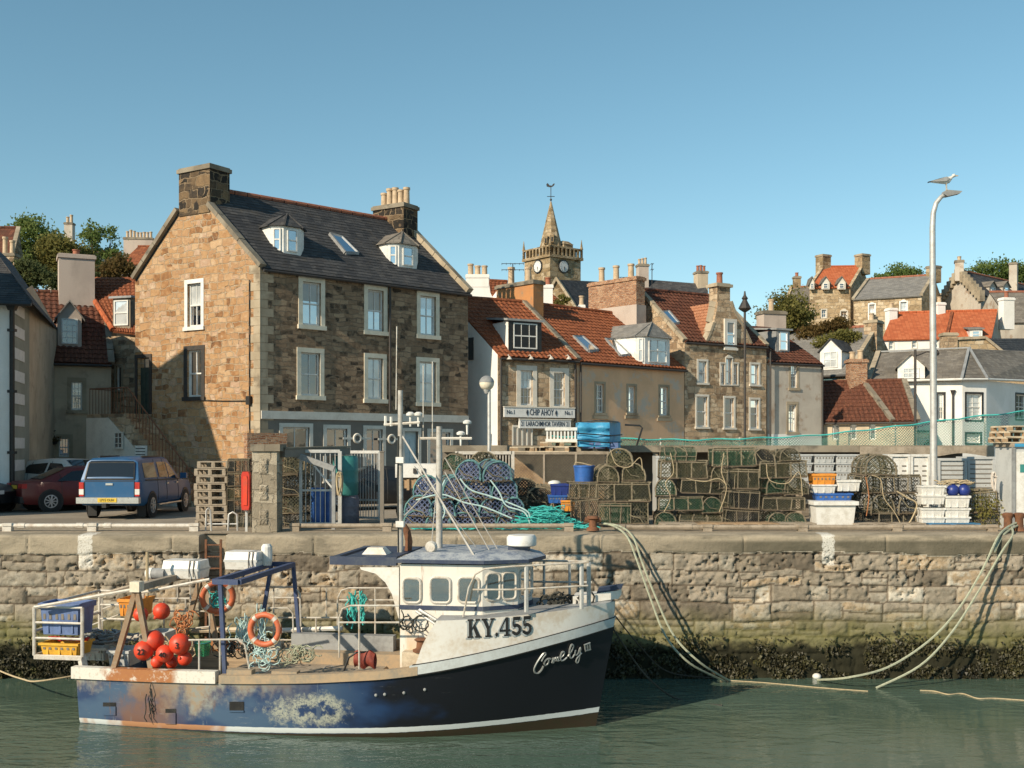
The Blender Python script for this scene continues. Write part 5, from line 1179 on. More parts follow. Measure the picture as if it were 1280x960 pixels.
# life buoy housing on the pillar
t = thing('lifebuoy_case', 'tall red plastic lifebuoy case on the left of the stone pillar', 'lifebuoy case', P(307.5,640,27.0)); c = P(307.5,614,27.0); mb = MB()
mb.prism([c+V((sx*.10, -.08, .36*0+z)) for sx, z in ((-.8,-.46),(.8,-.46),(1,-.36),(1,.40),(.7,.48),(-.7,.48),(-1,.40),(-1,-.36))], (0,.2,0)); mb.build('case', M['red_plastic'], t)
mb = MB(); mb.prism([c+V((sx*.06, -.1, z)) for sx, z in ((-.8,-.34),(.8,-.34),(1,.3),(.6,.38),(-.6,.38),(-1,.3))], (0,.03,0)); mb.build('door', M['buoy'], t)
mb = MB(); mb.bar(V((c.x,c.y+.06,0)), V((c.x,c.y+.06,c.z+.3)), .06); mb.build('post', M['galv'], t)
# ---------------------------------------------------------------- pallets
def make_pallet(mat, nb):
    r = thing('pallet', 'pallet', 'pallet'); mb = MB()
    for i in range(7): mb.box((0, -.44+.147*i, .133), (1.2,.11,.022))
    for x in (-.54, 0, .54): mb.box((x, 0, .113), (.12,1.0,.02))
    mb.build('deck', M[mat], r, local=True); mb = MB()
    for x in (-.54, 0, .54):
        for y in (-.44, 0, .44): mb2_ = MB(); mb2_.box((x, y, .063), (.14,.11,.08)); mb2_.build('block', M[nb], r, local=True)
    for y in (-.44, 0, .44): mb.box((0, y, .011), (1.2,.11,.022))
    mb.build('skids', M[mat], r, local=True); return Proto(r)
PAL = {k: make_pallet(a, b) for k, (a, b) in dict(grey=('wood_grey','wood_grey'), red=('wood','wood_red'), blue=('tarp_dark','tarp_dark') if 'tarp_dark' in M else ('blue_plastic','blue_plastic'), pale=('wood_pale','wood')).items()}
GP = 'pallets on the quay'
for px, k, lb in ((849,'grey','grey pallet under the wide creel stack, left half'), (893,'red','red blocked pallet under the wide creel stack, right half'), (945,'red','red blocked pallet under the middle creel stack'), (990,'grey','weathered pallet under the creels left of the white tub'), (1087,'grey','weathered pallet under the creels right of the white tub, left one'), (1128,'grey','weathered pallet under the creels right of the white tub, right one'), (1183,'blue','blue painted pallet under the white crates')):
    PAL[k].place((GX(px,28.3), 28.35, .0), 0, (.86 if px != 1183 else 1.15,1,1), lb, GP)
for i in range(9):
    PAL['grey'].place((GX(266,28.6)+rnd.uniform(-.05,.05), 28.9, .145*i*1.32), rnd.uniform(-.06,.06), (.68,.8,1.25), f'weathered pallet number {i+1} from the ground in the tall stack by the stair' if False else ['lowest pallet','second lowest pallet','third pallet from the ground','fourth pallet from the ground','fifth pallet from the ground','sixth pallet from the ground','third pallet from the top','pallet just under the topmost one','topmost pallet'][i]+' in the tall stack left of the stone pillar', 'pallet stack by the pillar')
# ---------------------------------------------------------------- creels
def make_creel(shape, net, frame='creel_frame', base='creel_base'):
    L, Wd, H = 1.15, .56, .46; r = thing('lobster_creel', 'creel', 'lobster creel')
    if shape == 'arch': prof = [(-Wd/2,.03), (-Wd/2,.16)]+[(-Wd/2*math.cos(t), .16+(H-.16)*math.sin(t)) for t in [math.pi*i/8 for i in range(1,8)]]+[(Wd/2,.16), (Wd/2,.03)]
    else: prof = [(-Wd/2,.03), (-Wd/2,H-.05), (-Wd/2+.05,H), (Wd/2-.05,H), (Wd/2,H-.05), (Wd/2,.03)]
    xs = (-L/2, -L/6, L/6, L/2); mb = MB(); rr = random.Random(len(net)*7+len(shape))
    for x in xs: mb.tube([(x+rr.uniform(-.03,.03)+.05*(z-.2)*rr.uniform(-1,1), y+rr.uniform(-.014,.014), z+rr.uniform(-.014,.014)) for y, z in prof], rr.uniform(.016,.024), 5)
    k = len(prof); idx = (1, k//2, k-2) if shape == 'arch' else (1, 2, 3, 4)
    for i in idx: mb.tube([(x, prof[i][0], prof[i][1]+.005) for x in xs], .017, 5)
    mb.build('frame', M[frame], r, local=True, smooth=True); mb = MB()
    for y in (-Wd/2, -.1, .1, Wd/2): mb.box((0, y, .018), (L,.045,.03))
    for x in xs: mb.box((x, 0, .042), (.05,Wd,.018))
    mb.build('base', M[base], r, local=True); mb = MB(); ip = [(y*.985, z*.985) for y, z in prof]
    for a, b in zip(ip, ip[1:]): mb.poly((-L/2,a[0],a[1]), (L/2,a[0],a[1]), (L/2,b[0],b[1]), (-L/2,b[0],b[1]))
    for x in (-L/2, L/2, .03): mb.poly(*[(x, y, z) for y, z in ip])
    mb.build('netting', M[net], r, local=True); mb = MB()
    for s in (-1, 1):
        c = V((s*.25, s*Wd*.16, .24)); m = 10
        ring = [c+V((.09*math.cos(2*math.pi*i/m), 0, .09*math.sin(2*math.pi*i/m))) for i in range(m)]; mb.tube(ring, .012, 4, True)
        for i in range(0, m, 2): mb.tube([ring[i], V((ring[i].x+(ring[i].x-c.x)*.9, s*Wd*.46, .22+(ring[i].z-c.z)*1.3))], .006, 3)
    mb.build('entrance', M['bridle'], r, local=True); mb = MB()
    e1, e2, e3 = rr.uniform(-.2,.2), rr.uniform(.05,.2), rr.uniform(-.1,.12); mb.tube([(L/2+.01,-Wd*.42,.28+e3), (L/2+.05,-Wd*.2+e1*.4,.10+e2), (L/2+.05,Wd*.15+e1*.3,.06+e2), (L/2+.01,Wd*.30,.02)], .010, 4)
    mb.build('bridle', M['bridle'], r, local=True, smooth=True); mb = MB()
    mb.tube([(-.2,-.05,H+.02), (0,-Wd*.3,H-.02), (.2,-Wd*.45,H*.7), (.25,-Wd*.53,.2)], .013, 4)
    mb.build('tie_rope', M['bridle'], r, local=True, smooth=True); return Proto(r)
CR = {(s, n): make_creel(s, 'net_'+n, *(('creel_frame_blue','creel_base') if n == 'blue' else ())) for s in ('arch','box') for n in ('green','olive','brown','black')}
CR[('arch','blue')] = make_creel('arch', 'net_blue', 'creel_frame_blue')
def creel(px, py, w, h, view, shape, net, label, d=28.4, group='creels stacked on the quay', rz=0.):
    z = ZZ(py+h/2, d); sw, sh = w/F*d, h/F*d; tilt = (rnd.uniform(-.06,.06), rnd.uniform(-.05,.05)); w *= rnd.uniform(.98,1.08); h *= rnd.uniform(.98,1.12); sw, sh = w/F*d, h/F*d
    if view == 'S': CR[(shape,net)].place((GX(px,d), d+.3, z), rnd.uniform(-.11,.11)+rz+(math.pi if rnd.random() < .5 else 0), (sw/1.15, 1.05, sh/.47), label, group, tilt)
    else: CR[(shape,net)].place((GX(px,d+.1), d+.62, z), -math.pi/2+rnd.uniform(-.14,.14)+rz, (1.05, sw/.58, sh/.47), label, group, tilt)
T1 = 'stack under the blue tub'; T2 = 'stack just right of the blue tub'; T3 = 'wide creel stack'; T4 = 'middle creel stack'; T5 = 'stack left of the white tub'; T6 = 'stack right of the white tub'
for a in (
 (729,613,34,21,'S','box','brown',f'upper brown box creel in the {T1}'), (733,640,34,30,'S','box','black',f'dark lower box creel in the {T1}'),
 (778,573,32,25,'E','arch','olive',f'single topmost arched creel crowning the {T2}'), (759,593,27,22,'E','arch','olive',f'end-on arched creel at left of second row, {T2}'), (794,592,28,22,'E','arch','olive',f'end-on arched creel at right of second row, {T2}'),
 (780,616,62,23,'S','box','brown',f'long brown box creel in the third row, {T2}'), (769,642,38,27,'S','box','green',f'green netted creel at bottom left of the {T2}'), (799,642,26,29,'E','box','brown',f'solid looking brown creel at bottom right of the {T2}'),
 (850,568,38,18,'S','arch','green',f'green netted creel on the very top of the {T3}'), (855,588,58,22,'S','box','olive',f'long olive creel second from the top of the {T3}'), (836,611,26,22,'E','arch','green',f'end-on green creel left in the third row, {T3}'),
 (878,608,55,19,'S','box','brown',f'long brown creel right in the third row, {T3}'), (852,630,51,18,'S','box','green',f'long green creel left in the fourth row, {T3}'), (891,631,24,21,'E','arch','green',f'end-on green creel right in the fourth row, {T3}'),
 (834,648,25,18,'E','arch','green',f'end-on green creel in the bottom left corner, {T3}'), (876,649,50,15,'S','arch','olive',f'low olive creel at the bottom right, {T3}'),
 (918,573,52,22,'S','box','green',f'green box creel on top of the {T4}'), (897,593,23,20,'E','arch','olive',f'end-on olive creel at the left edge, {T4}'), (930,599,38,24,'S','box','brown',f'brown box creel second from the top, {T4}'),
 (909,603,20,22,'E','box','black',f'dark creel wedged at the left of second row, {T4}'), (930,624,39,24,'S','box','black',f'black netted box creel in the third row, {T4}'), (911,625,16,22,'E','box','brown',f'narrow brown creel at left of third row, {T4}'),
 (928,648,39,19,'S','box','black',f'black netted creel at the bottom, {T4}'), (907,648,16,18,'E','box','brown',f'narrow brown creel in the bottom left corner, {T4}'),
 (957,574,26,22,'E','arch','black',f'dark end-on creel at top left, {T5}'), (984,571,26,16,'E','arch','brown',f'brown end-on creel at top right, {T5}'), (979,587,58,21,'S','box','olive',f'long olive creel below the top two, {T5}'),
 (967,608,28,22,'E','arch','green',f'round ended green creel at left of third row, {T5}'), (997,608,28,22,'E','arch','olive',f'round ended olive creel at right of third row, {T5}'), (981,630,53,17,'S','box','brown',f'long brown creel in the fourth row, {T5}'),
 (968,649,26,16,'E','arch','green',f'green end-on creel at bottom left, {T5}'), (996,649,26,16,'E','arch','green',f'green end-on creel at bottom right, {T5}'),
 (1100,583,37,25,'E','arch','olive',f'large rounded creel on the very top, {T6}'), (1092,606,26,22,'E','box','brown',f'square brown creel at left of second row, {T6}'), (1126,606,50,23,'S','box','black',f'long dark creel at right of second row, {T6}'), (1099,630,31,25,'E','arch','brown',f'round ended brown creel at left of third row, {T6}'),
 (1134,631,32,28,'E','arch','black',f'round ended dark creel with white rope, third row, {T6}'), (1087,649,20,17,'E','box','black',f'small dark creel at bottom left, {T6}'), (1121,649,48,17,'S','box','black',f'long dark creel at bottom right, {T6}'),
 (1231,628,31,26,'S','box','olive','weedy olive creel on top beside the white shed'), (1233,650,32,20,'S','box','olive','weedy olive creel at the bottom beside the white shed'),
 (366,580,30,28,'E','box','brown','topmost dark creel between the stone pillar and the gate'), (367,608,30,26,'E','box','black','second dark creel down between the stone pillar and the gate'), (366,633,30,24,'E','box','brown','third dark creel down between the stone pillar and the gate'), (367,653,30,18,'E','box','black','lowest dark creel between the stone pillar and the gate'),
 (299,583,26,16,'S','box','black','topmost dark creel left of the red lifebuoy case'), (298,600,26,17,'S','box','black','second dark creel down left of the red lifebuoy case'), (298,617,26,16,'S','box','olive','third creel down, olive, left of the red lifebuoy case'), (297,634,26,17,'S','box','black','fourth dark creel down left of the red lifebuoy case'), (298,652,28,18,'S','box','brown','lowest brown creel left of the red lifebuoy case')):
    creel(*a)
# second row behind, filling the stacks' depth
rows = {589: ((585,32),(617,34)), 611.5: ((532,30),(565,33),(596,33),(628,33)), 634: ((523,33),(552,30),(581,32),(609,33),(636,30)), 651: ((515,30),(545,32),(577,32),(606,30),(636,32),(655,26))}
nm = {589: 'top row', 611.5: 'second row', 634: 'third row', 651: 'bottom row'}; od = ['leftmost','second','third','fourth','fifth','sixth']
for py, lst in rows.items():
    for i, (px, w) in enumerate(lst):
        nth = (('left','right') if len(lst) == 2 else od)[i]
        creel(px, py, w, 28 if py < 650 else 22, 'E', 'arch', 'blue', f'blue netted creel, {nth} in the {nm[py]} of the blue creel pile', 28.2+.06*i % .2, 'blue creels piled under teal ropes', rz=.12)
creel(568,578,30,22,'E','arch','green','green netted creel peeping over the back of the blue creel pile', 29.4); creel(606,578,34,24,'E','arch','brown','brown creel standing behind the top of the blue creel pile', 29.5)
for px, py, w, h, n_, lb in ((655,612,30,24,'black','dark creel right of the blue pile, upper'), (676,622,34,26,'black','dark creel behind the teal rope heap'), (662,638,34,24,'brown','dark creel right of the blue pile, lower'), (697,640,30,24,'brown','brown creel half hidden by the teal rope heap')): creel(px, py, w, h, 'E', 'arch', n_, lb, 29.2)
# ropes over the pile
def rope(name, label, pts, r, mat, cat='rope', group=None, sub=6):
    pts = [V(p) for p in pts]; out = []
    for i in range(len(pts)-1):
        p0, p1, p2, p3 = pts[max(0,i-1)], pts[i], pts[i+1], pts[min(len(pts)-1,i+2)]
        for k in range(sub):
            t = k/sub; out.append(.5*((2*p1)+(p2-p0)*t+(2*p0-5*p1+4*p2-p3)*t*t+(3*p1-p0-3*p2+p3)*t**3))
    out.append(pts[-1]); mb = MB(); mb.tube(out, r, 6); return tag(mb.build(name, M[mat], None, smooth=True), label, cat, group)
def pr(l, d): return [P(x, y, d if len(q_) == 0 else q_[0]) for x, y, *q_ in l]
rope('lashing_rope', 'pale lashing rope crossing the blue creel pile from top left', pr([(575,598),(588,612),(612,620),(640,630),(660,640),(662,652)], 27.95), .02, 'rope_white')
rope('lashing_rope', 'pale lashing rope crossing the middle of the blue creel pile', pr([(520,625),(552,618),(580,628),(606,634),(640,648)], 27.93), .02, 'rope_white')
rope('lashing_rope', 'pale lashing rope hanging down the left of the blue creel pile', pr([(556,600),(550,620),(556,640),(549,655)], 27.93), .02, 'rope_white')
rope('lashing_rope', 'pale lashing rope along the lower right of the blue creel pile', pr([(613,600),(624,615),(633,632),(655,640),(663,655)], 27.9), .02, 'rope_white')
mb = MB(); rr = random.Random(5)
for k in range(95):
    px, d = rr.gauss(680,21), 27.75+rr.random()*.9; hgt = max(.02, .50*math.exp(-((px-682)/26)**2)*rr.random()**.6); c = V((GX(px,d), d, hgt)); a = rr.uniform(0, 6.3); R_ = rr.uniform(.14,.4); m = rr.randint(7,13)
    mb.tube([c+V((R_*math.cos(a+i*.55)*(1+.2*rr.random()), R_*.6*math.sin(a+i*.55), rr.uniform(-.04,.05)+.04)) for i in range(m)], .013, 4)
for k in range(60):
    px = rr.uniform(505, 725); d = rr.uniform(27.4,27.8); c = V((GX(px,d), d, rr.uniform(.02,.09))); a = rr.uniform(-.5,.5)
    mb.tube([c+V((x*.12*math.cos(a), rr.uniform(-.06,.06), rr.uniform(-.02,.03))) for x in range(rr.randint(5,9))], .014, 4)
tag(mb.build('rope_heap', M['rope_teal'], None), 'bright teal heap of tangled rope spilling along the quay edge', 'rope heap')
# ---------------------------------------------------------------- crates and tubs
def make_crate(mat, slots=True):
    L, Wd, H = .8, .45, .27; r = thing('fish_crate', 'crate', 'crate'); mb = MB(); t = .03
    for sx in (-1, 1): mb.taper((sx*(L/2-.04), 0, 0), (t, Wd-.10), (t, Wd-.02), H, shift=(sx*.035, 0))
    for sy in (-1, 1): mb.taper((0, sy*(Wd/2-.04), 0), (L-.10, t), (L-.02, t), H, shift=(0, sy*.035))
    mb.box((0,0,.015), (L-.1,Wd-.1,.03))
    for x in (-.25, 0, .25):
        for sy in (-1, 1): mb.box((x, sy*(Wd/2-.018), H*.45), (.04,.03,H*.78))
    mb.build('tub', M[mat], r, local=True); mb = MB()
    for sy in (-1, 1): mb.box((0, sy*(Wd/2-.0), H-.015), (L+.05,.05,.05))
    for sx in (-1, 1): mb.box((sx*(L/2), 0, H-.012), (.05,Wd-.06,.05))
    mb.build('rim', M[mat], r, local=True); mb = MB()
    if slots:
        for x in (-.31,-.19,-.06,.06,.19,.31): mb.box((x, -Wd/2+.012, H*.6), (.05,.03,.05))
        mb.build('slots', M['dark_paint'], r, local=True)
    return Proto(r)
CT = {k: make_crate(k+'_plastic', s) for k, s in (('white',0), ('grey',1), ('blue',1), ('navy',0), ('orange',1), ('bluegrey',1), ('yellow',1))}
def crate(k, px, py, w, h, d, label, group=None, rz=0):
    return CT[k].place((GX(px,d), d+.22, ZZ(py+h/2,d)), rz+rnd.uniform(-.03,.03), (w/F*d/.85, 1, h/F*d/.285), label, group)
g = 'white fish crates by the lamp post'
for i, (y, h) in enumerate(((651.5,11),(641,12),(624.5,12),(613,12))): crate('white', 1167, y, 31, h, 28.1, ['lowest','second','third','topmost'][i]+' white crate in the left column at the lamp post', g)
for i, (y, h) in enumerate(((651.5,11),(641,12),(627,15))): crate('white', 1197.5, y, 32, h, 28.1, ['lowest','middle','topmost'][i]+' white crate in the right column under the blue bags', g)
crate('orange', 1030, 599.5, 31, 15, 28.6, 'orange crate perched above the blue crate and white tub'); crate('white', 1030, 611, 31, 11, 28.6, 'white crate directly under the orange crate'); crate('white', 1061, 607, 30, 14, 28.6, 'white crate right of the orange crate')
crate('blue', 1043, 622, 47, 11, 28.4, 'wide blue crate lying on the big white tub'); crate('navy', 701, 612, 26, 15, 28.6, 'dark blue crate left of the blue tub'); crate('blue', 697, 624, 24, 10, 28.6, 'shallow blue crate under the dark blue crate')
mb = MB(); mb.ball(P(693,604,28.7), .13, 12, 8, (1.3,1,.6)); tag(mb.build('float', M['white_plastic'], None, smooth=True), 'small white float lying on the dark blue crate', 'float')
crate('orange', 710, 632, 18, 14, 28.5, 'small orange crate behind the teal rope heap')
x0, x1, d = GX(1019,28.0), GX(1070,28.0), 28.0; t = thing('storage_tub', 'big white plastic tub with a thick rim on the quay edge', 'tub', ((x0+x1)/2, d+.3, .05)); mb = MB(); w_ = x1-x0; H_ = ZZ(628,28)-.02
mb.taper(((x0+x1)/2, d+.35, .03), (w_*.88,.62), (w_,.74), H_, 0); mb.build('tub', M['white_plastic'], t); mb = MB(); mb.box(((x0+x1)/2, d+.35, H_), (w_+.1,.86,.1)); mb.build('rim', M['white_plastic'], t)
t = thing('round_tub', 'blue round tub with a rope handle standing on the brown creels', 'tub', P(730,602,28.7)); c = P(730,604,28.8); mb = MB(); r0 = .27
mb.lathe([(r0*.86,0),(r0,.42),(r0*1.06,.42),(r0*1.06,.47),(r0*.95,.47),(r0*.9,.05)], c, 20); mb.build('tub', M['blue_plastic'], t, smooth=True); mb = MB(); mb.tube([c+V((-r0,0,.44)), c+V((-r0*.8,0,.55)), c+V((-.02,0,.52)), c+V((r0,0,.44))], .018, 5); mb.build('handle', M['rope_tan'], t)
for px, lb in ((1191,'navy blue sack on the right crate column, left of two'), (1205,'navy blue sack on the right crate column, right of two')):
    c = P(px, 613, 28.25); mb = MB(); mb.ball(c, .17, 12, 8, (.95,.9,.95)); mb.lathe([(.05,.12),(.07,.19),(.02,.2)], c, 8); tag(mb.build('sack', M['navy_plastic'], None, smooth=True), lb, 'sack')
mb = MB(); rr = random.Random(8)
for k in range(26):
    c = P(rr.uniform(1176,1210), rr.uniform(601,606), 28.2+rr.random()*.4); a = rr.uniform(0,6.3); R_ = rr.uniform(.1,.26); mb.tube([c+V((R_*math.cos(a+i*.6), R_*.6*math.sin(a+i*.6), rr.uniform(-.02,.03))) for i in range(8)], .014, 4)
tag(mb.build('rope_coil', M['rope_tan'], None), 'tangle of tan rope on top of the navy sacks and white crates', 'rope coil')
# ---------------------------------------------------------------- long open store with flat roof
D = 32.5; t = thing('fish_store', 'long low open fronted store with a pale flat concrete roof edge along the quay', 'store', (GX(900,D), D+1, 0)); xa, xb = GX(548,D), GX(1243,D)
mb = MB(); mb.pbox((xa,D,1.93), (xb-xa,0,0), (0,2.6,0), (0,0,.20)); mb.build('roof', M['copestone'], t)
mb = MB(); mb.pbox((xa,D+2.3,0), (xb-xa,0,0), (0,.2,0), (0,0,1.93)); mb.build('back_wall', M['dark_paint'], t)  # dark colour stands in for the shade inside the store
for px in (640,745,820,905,1000,1080,1130,1240): mb = MB(); mb.bar((GX(px,D),D+.15,0), (GX(px,D),D+.15,1.92), .14); mb.build('post', M['wood_grey'], t)
mb = MB(); mb.grid(lambda u, v: V((GX(1075,D-.06)+u*(GX(1243,D)-GX(1075,D)), D-.06-.02*math.sin(u*23), 2.10-v*(.20+.10*math.sin(u*7+1)**2))), 40, 4); mb.build('tarpaulin_edge', M['wood_grey'], t)
g = 'pale grey fish boxes in the store'; rn = ['bottom','second','third','top']
for j in range(4):
    for i, px in enumerate((1003,1031,1058)):
        crate('grey', px, 573+ (3-j)*10.5, 26, 10.5, 31.6, f'{rn[j]} pale grey box in the {["left","middle","right"][i]} column inside the store', g)
def slat_bin(px0, px1, py0, py1, d, vert, label, mat='grey_plastic'):
    x0, x1 = GX(px0,d), GX(px1,d); z0, z1 = max(.02, ZZ(py1,d)), ZZ(py0,d); t = thing('pallet_bin', label, 'bin', ((x0+x1)/2, d+.4, z0), group='large grey bins in the store'); mb = MB(); mb.pbox((x0,d,z0), (x1-x0,0,0), (0,.8,0), (0,0,z1-z0)); mb.build('body', M[mat], t); mb = MB()
    if vert:
        for c in (.28, .72):
            for k in range(9): z = z0+(z1-z0)*(.12+.085*k); xc = x0+(x1-x0)*c; mb.box((xc, d-.002, z), ((x1-x0)*.22,.02,.035))
    else:
        for k in range(10): mb.box(((x0+x1)/2, d-.002, z0+(z1-z0)*(.1+.085*k)), ((x1-x0)*.8,.02,.03))
    mb.build('slots', M['dark_paint'], t); mb = MB()
    for x in (x0+.03, x1-.03): mb.box((x, d-.02, (z0+z1)/2), (.07,.05,z1-z0))
    mb.box(((x0+x1)/2, d-.025, z1-.03), (x1-x0+.03,.06,.07)); mb.build('ribs', M[mat], t)
for a in ((1112,1137,568,640,31.3,1,'tall pale bin with vent slots behind the rounded top creel','white_plastic'), (1138,1162,568,640,31.3,1,'tall pale bin with vent slots left of the big lamp post','white_plastic'), (1172,1208,573,640,31.2,0,'grey louvred bin right of the big lamp post'), (1209,1243,571,640,31.4,0,'grey louvred bin beside the white shed'), (1082,1111,568,640,31.5,1,'grey bin with vent slots behind the brown creels'), (820,838,570,640,31.5,0,'dark grey louvred bin between two creel stacks')): slat_bin(*a)
# mesh cage and rail fence
t = thing('mesh_cage', 'wire mesh store cage with pale posts behind the blue tub', 'cage', (GX(700,31), 31.3, 0)); x0, x1 = GX(640,31), GX(760,31); zc = ZZ(567,31)
mb = MB()
for px in (640,680,720,760): mb.bar((GX(px,31),31,0), (GX(px,31),31,zc), .06)
for z in (zc, .9, .06): mb.bar((x0,31,z), (x1,31,z), .05)
mb.build('frame', M['wood_grey'], t); mb = MB(); mb.poly((x0,31.01,.05), (x1,31.01,.05), (x1,31.01,zc), (x0,31.01,zc)); mb.build('mesh', M['wire_mesh'], t)
mb = MB(); mb.pbox((x0-.05,31,zc), (x1-x0+.1,0,0), (0,1.3,0), (0,0,.05)); mb.build('roof', M['wood_grey'], t)
mb = MB(); mb.pbox((x0,32.2,0), (x1-x0,0,0), (0,.05,0), (0,0,zc-.02)); mb.build('back', M['wood'], t)
t = thing('rail_fence', 'pale vertical bar fence behind the blue creel pile', 'fence', (GX(615,30.5), 30.5, 0)); mb = MB(); x0, x1 = GX(572,30.5), GX(640,30.5)
for i in range(19): x = x0+(x1-x0)*i/18; mb.bar((x,30.5,.1), (x,30.5,ZZ(567,30.5)), .03)
mb.bar((x0,30.5,ZZ(566,30.5)), (x1,30.5,ZZ(566,30.5)), .09); mb.bar((x0,30.5,.2), (x1,30.5,.2), .06); mb.build('bars', M['pale_metal'], t)
for px in (571,641): mb = MB(); mb.bar((GX(px,30.5),30.5,0), (GX(px,30.5),30.5,1.97), .09); mb.build('post', M['pale_metal'], t)
# timber, crate and blue tarpaulin on the cage
zc += .05
for i, (px, k, dz, rz, lb) in enumerate(((662,'pale',0,.15,'broken pale pallet lying on the mesh cage roof, left end'), (690,'pale',0,-.1,'lower pale pallet under the white slatted crate'), (700,'pale',.14,.1,'upper pale pallet under the white slatted crate'), (742,'grey',0,.05,'weathered pallet under the blue tarpaulin'))):
    PAL[k].place((GX(px,31.4), 31.6, zc+dz), rz, (.85,.9,1), lb, 'timber on the mesh cage')
zt = zc+.29; x0, x1 = GX(684,31.3), GX(719,31.3); t = thing('slatted_crate', 'white slatted crate on the pallets right of the chip shop signs', 'crate', ((x0+x1)/2, 31.5, zt)); mb = MB()
for i in range(9): x = x0+(x1-x0)*i/8; mb.box((x, 31.3, zt+.17), (.05,.04,.3))
for z in (zt+.03, zt+.36): mb.box(((x0+x1)/2, 31.27, z), (x1-x0+.1,.05,.09))
mb.box(((x0+x1)/2, 31.6, zt+.36), (x1-x0+.1,.66,.05)); mb.box(((x0+x1)/2, 31.6, zt+.02), (x1-x0,.6,.03)); mb.build('slats', M['white_plastic'], t)
t = thing('tarpaulin_bundle', 'stack wrapped in bright blue tarpaulin standing on the mesh cage', 'bundle', P(748,565,31.5)); rr = random.Random(2); bx = lambda px, py, d=31.0: P(px,py,d)
x0, xm, x1 = GX(722,31), GX(762,31), GX(777,31.6); za, zb_ = zc+.15, ZZ(528,31)
mb = MB(); lay = [(722,540,552),(720,549,553)]
mb.grid(lambda u, v: V((x0+u*(xm-x0), 31.0+.05*math.sin(v*14)+.02*rr.random()-.03*math.sin(u*9), za+v*(zb_-za))), 14, 12)
mb.grid(lambda u, v: V((xm+u*(x1-xm), 31.0+u*.9+.02*rr.random(), zc-.05+v*(zb_-zc+.05)+.02*rr.random())), 6, 12)
mb.grid(lambda u, v: V((x0+.12+u*(x1-x0-.2), 31.02+v*.9, zb_+.05*math.sin(u*3.1)+.02*rr.random())), 14, 6)
mb.poly((x0,31.0,za), (x0,31.9,za), (x0,31.9,zb_), (x0,31.0,zb_)); mb.build('cover', M['tarp'], t, smooth=True, ang=50)
mb = MB()
for z in (.25, .55): mb.tube([V((x0-.02,30.93,za+z*(zb_-za))), V(((x0+xm)/2,30.9,za+(z-.05)*(zb_-za))), V((xm+.02,30.93,za+(z-.1)*(zb_-za))), V((x1+.02,31.7,za+(z-.05)*(zb_-za)))], .018, 5)
mb.build('lashing', M['black'], t); mb = MB()
for i in range(3): mb.box((x0+.3+.35*i, 31.2, zc+.18), (.3,.3,.16))
mb.build('stacked_boxes', M['bluegrey_plastic'], t)
# green netting strung over the store
t = thing('draped_net', 'long green net strung above the flat store roof, rising to the right', 'net', (GX(1000,33.2), 33.2, 2.1)); tp = [(690,545),(742,547),(800,549),(870,550),(950,547.5),(1010,545),(1060,540),(1120,533),(1190,524),(1300,512)]
def top(px):
    for (a, ya), (b, yb) in zip(tp, tp[1:]):
        if a <= px <= b: return ya+(yb-ya)*(px-a)/(b-a)
rr = random.Random(4); mb = MB()
mb.grid(lambda u, v: V((GX(690+610*u,33.2), 33.2+.06*math.sin(u*60)+.1*v, ZZ(top(690+610*u)+.8*math.sin(u*70),33.2)*(v)+(2.10)*(1-v))), 90, 3); mb.build('netting', M['net_fence'], t)
mb = MB(); mb.tube([V((GX(690+610*u/60,33.2), 33.2+.06*math.sin(u), ZZ(top(690+610*u/60)+.8*math.sin(u*70/60),33.2))) for u in range(61)], .022, 5); mb.build('head_rope', M['rope_teal'], t)
for px in (826,925,1062,1120,1232): mb = MB(); mb.tube([V((GX(px,33.25),33.3,1.95)), V((GX(px,33.25),33.3,ZZ(top(px)-2,33.25)))], .025, 5); mb.build('stake', M['pale_metal'], t)
mb = MB(); mb.tube([P(795,560,33), P(803,535,33), P(800,532,33), P(781,531,33)], .03, 5); tag(mb.build('bent_pole', M['black'], None, smooth=True), 'thin bent black pole standing right of the blue tarpaulin', 'pole')
# white trailer box and upturned dinghy
t = thing('box_trailer', 'low white boarded box trailer behind the boat mast', 'trailer', (GX(518,30.6), 30.8, 0)); x0, x1 = GX(494,30.4), GX(545,30.4); mb = MB(); za, zb_ = ZZ(597,30.4), ZZ(580,30.4)
mb.pbox((x0,30.4,za), (x1-x0,0,0), (0,1.2,0), (0,0,zb_-za)); mb.build('box', M['white_paint'], t); mb = MB(); mb.pbox((x0+.1,30.5,za-.3), (x1-x0-.2,0,0), (0,1.,0), (0,0,.28))
for i in range(5): mb.box((x0+.15+i*.2, 30.47, za-.2), (.07,.06,.3))
mb.build('chassis', M['wood'], t)
for x in (x0+.3, x1-.3): mb = MB(); mb.lathe([(.28,-.08),(.3,0),(.28,.08)], (x,30.55,.3), 14, 'Y'); mb.build('wheel', M['rubber'], t)
mb = MB()
for x in (x0+.55, x1-.35): mb = MB(); mb.box((x,30.38,(za+zb_)/2), (.1,.04,.14)); mb.build('latch', M['iron'], t)
t = thing('plastic_dinghy', 'small white and blue upturned dinghy above the blue creels', 'dinghy', P(535,619,29.6)); c = P(535,619,29.7); mb = MB(); mb.taper(c, (.74,.6), (.66,.5), .12); mb.build('gunwale', M['bluegrey_plastic'], t); mb = MB(); mb.taper(c+V((0,0,.125)), (.70,.56), (.42,.3), .24); mb.build('bottom', M['white_plastic'], t)
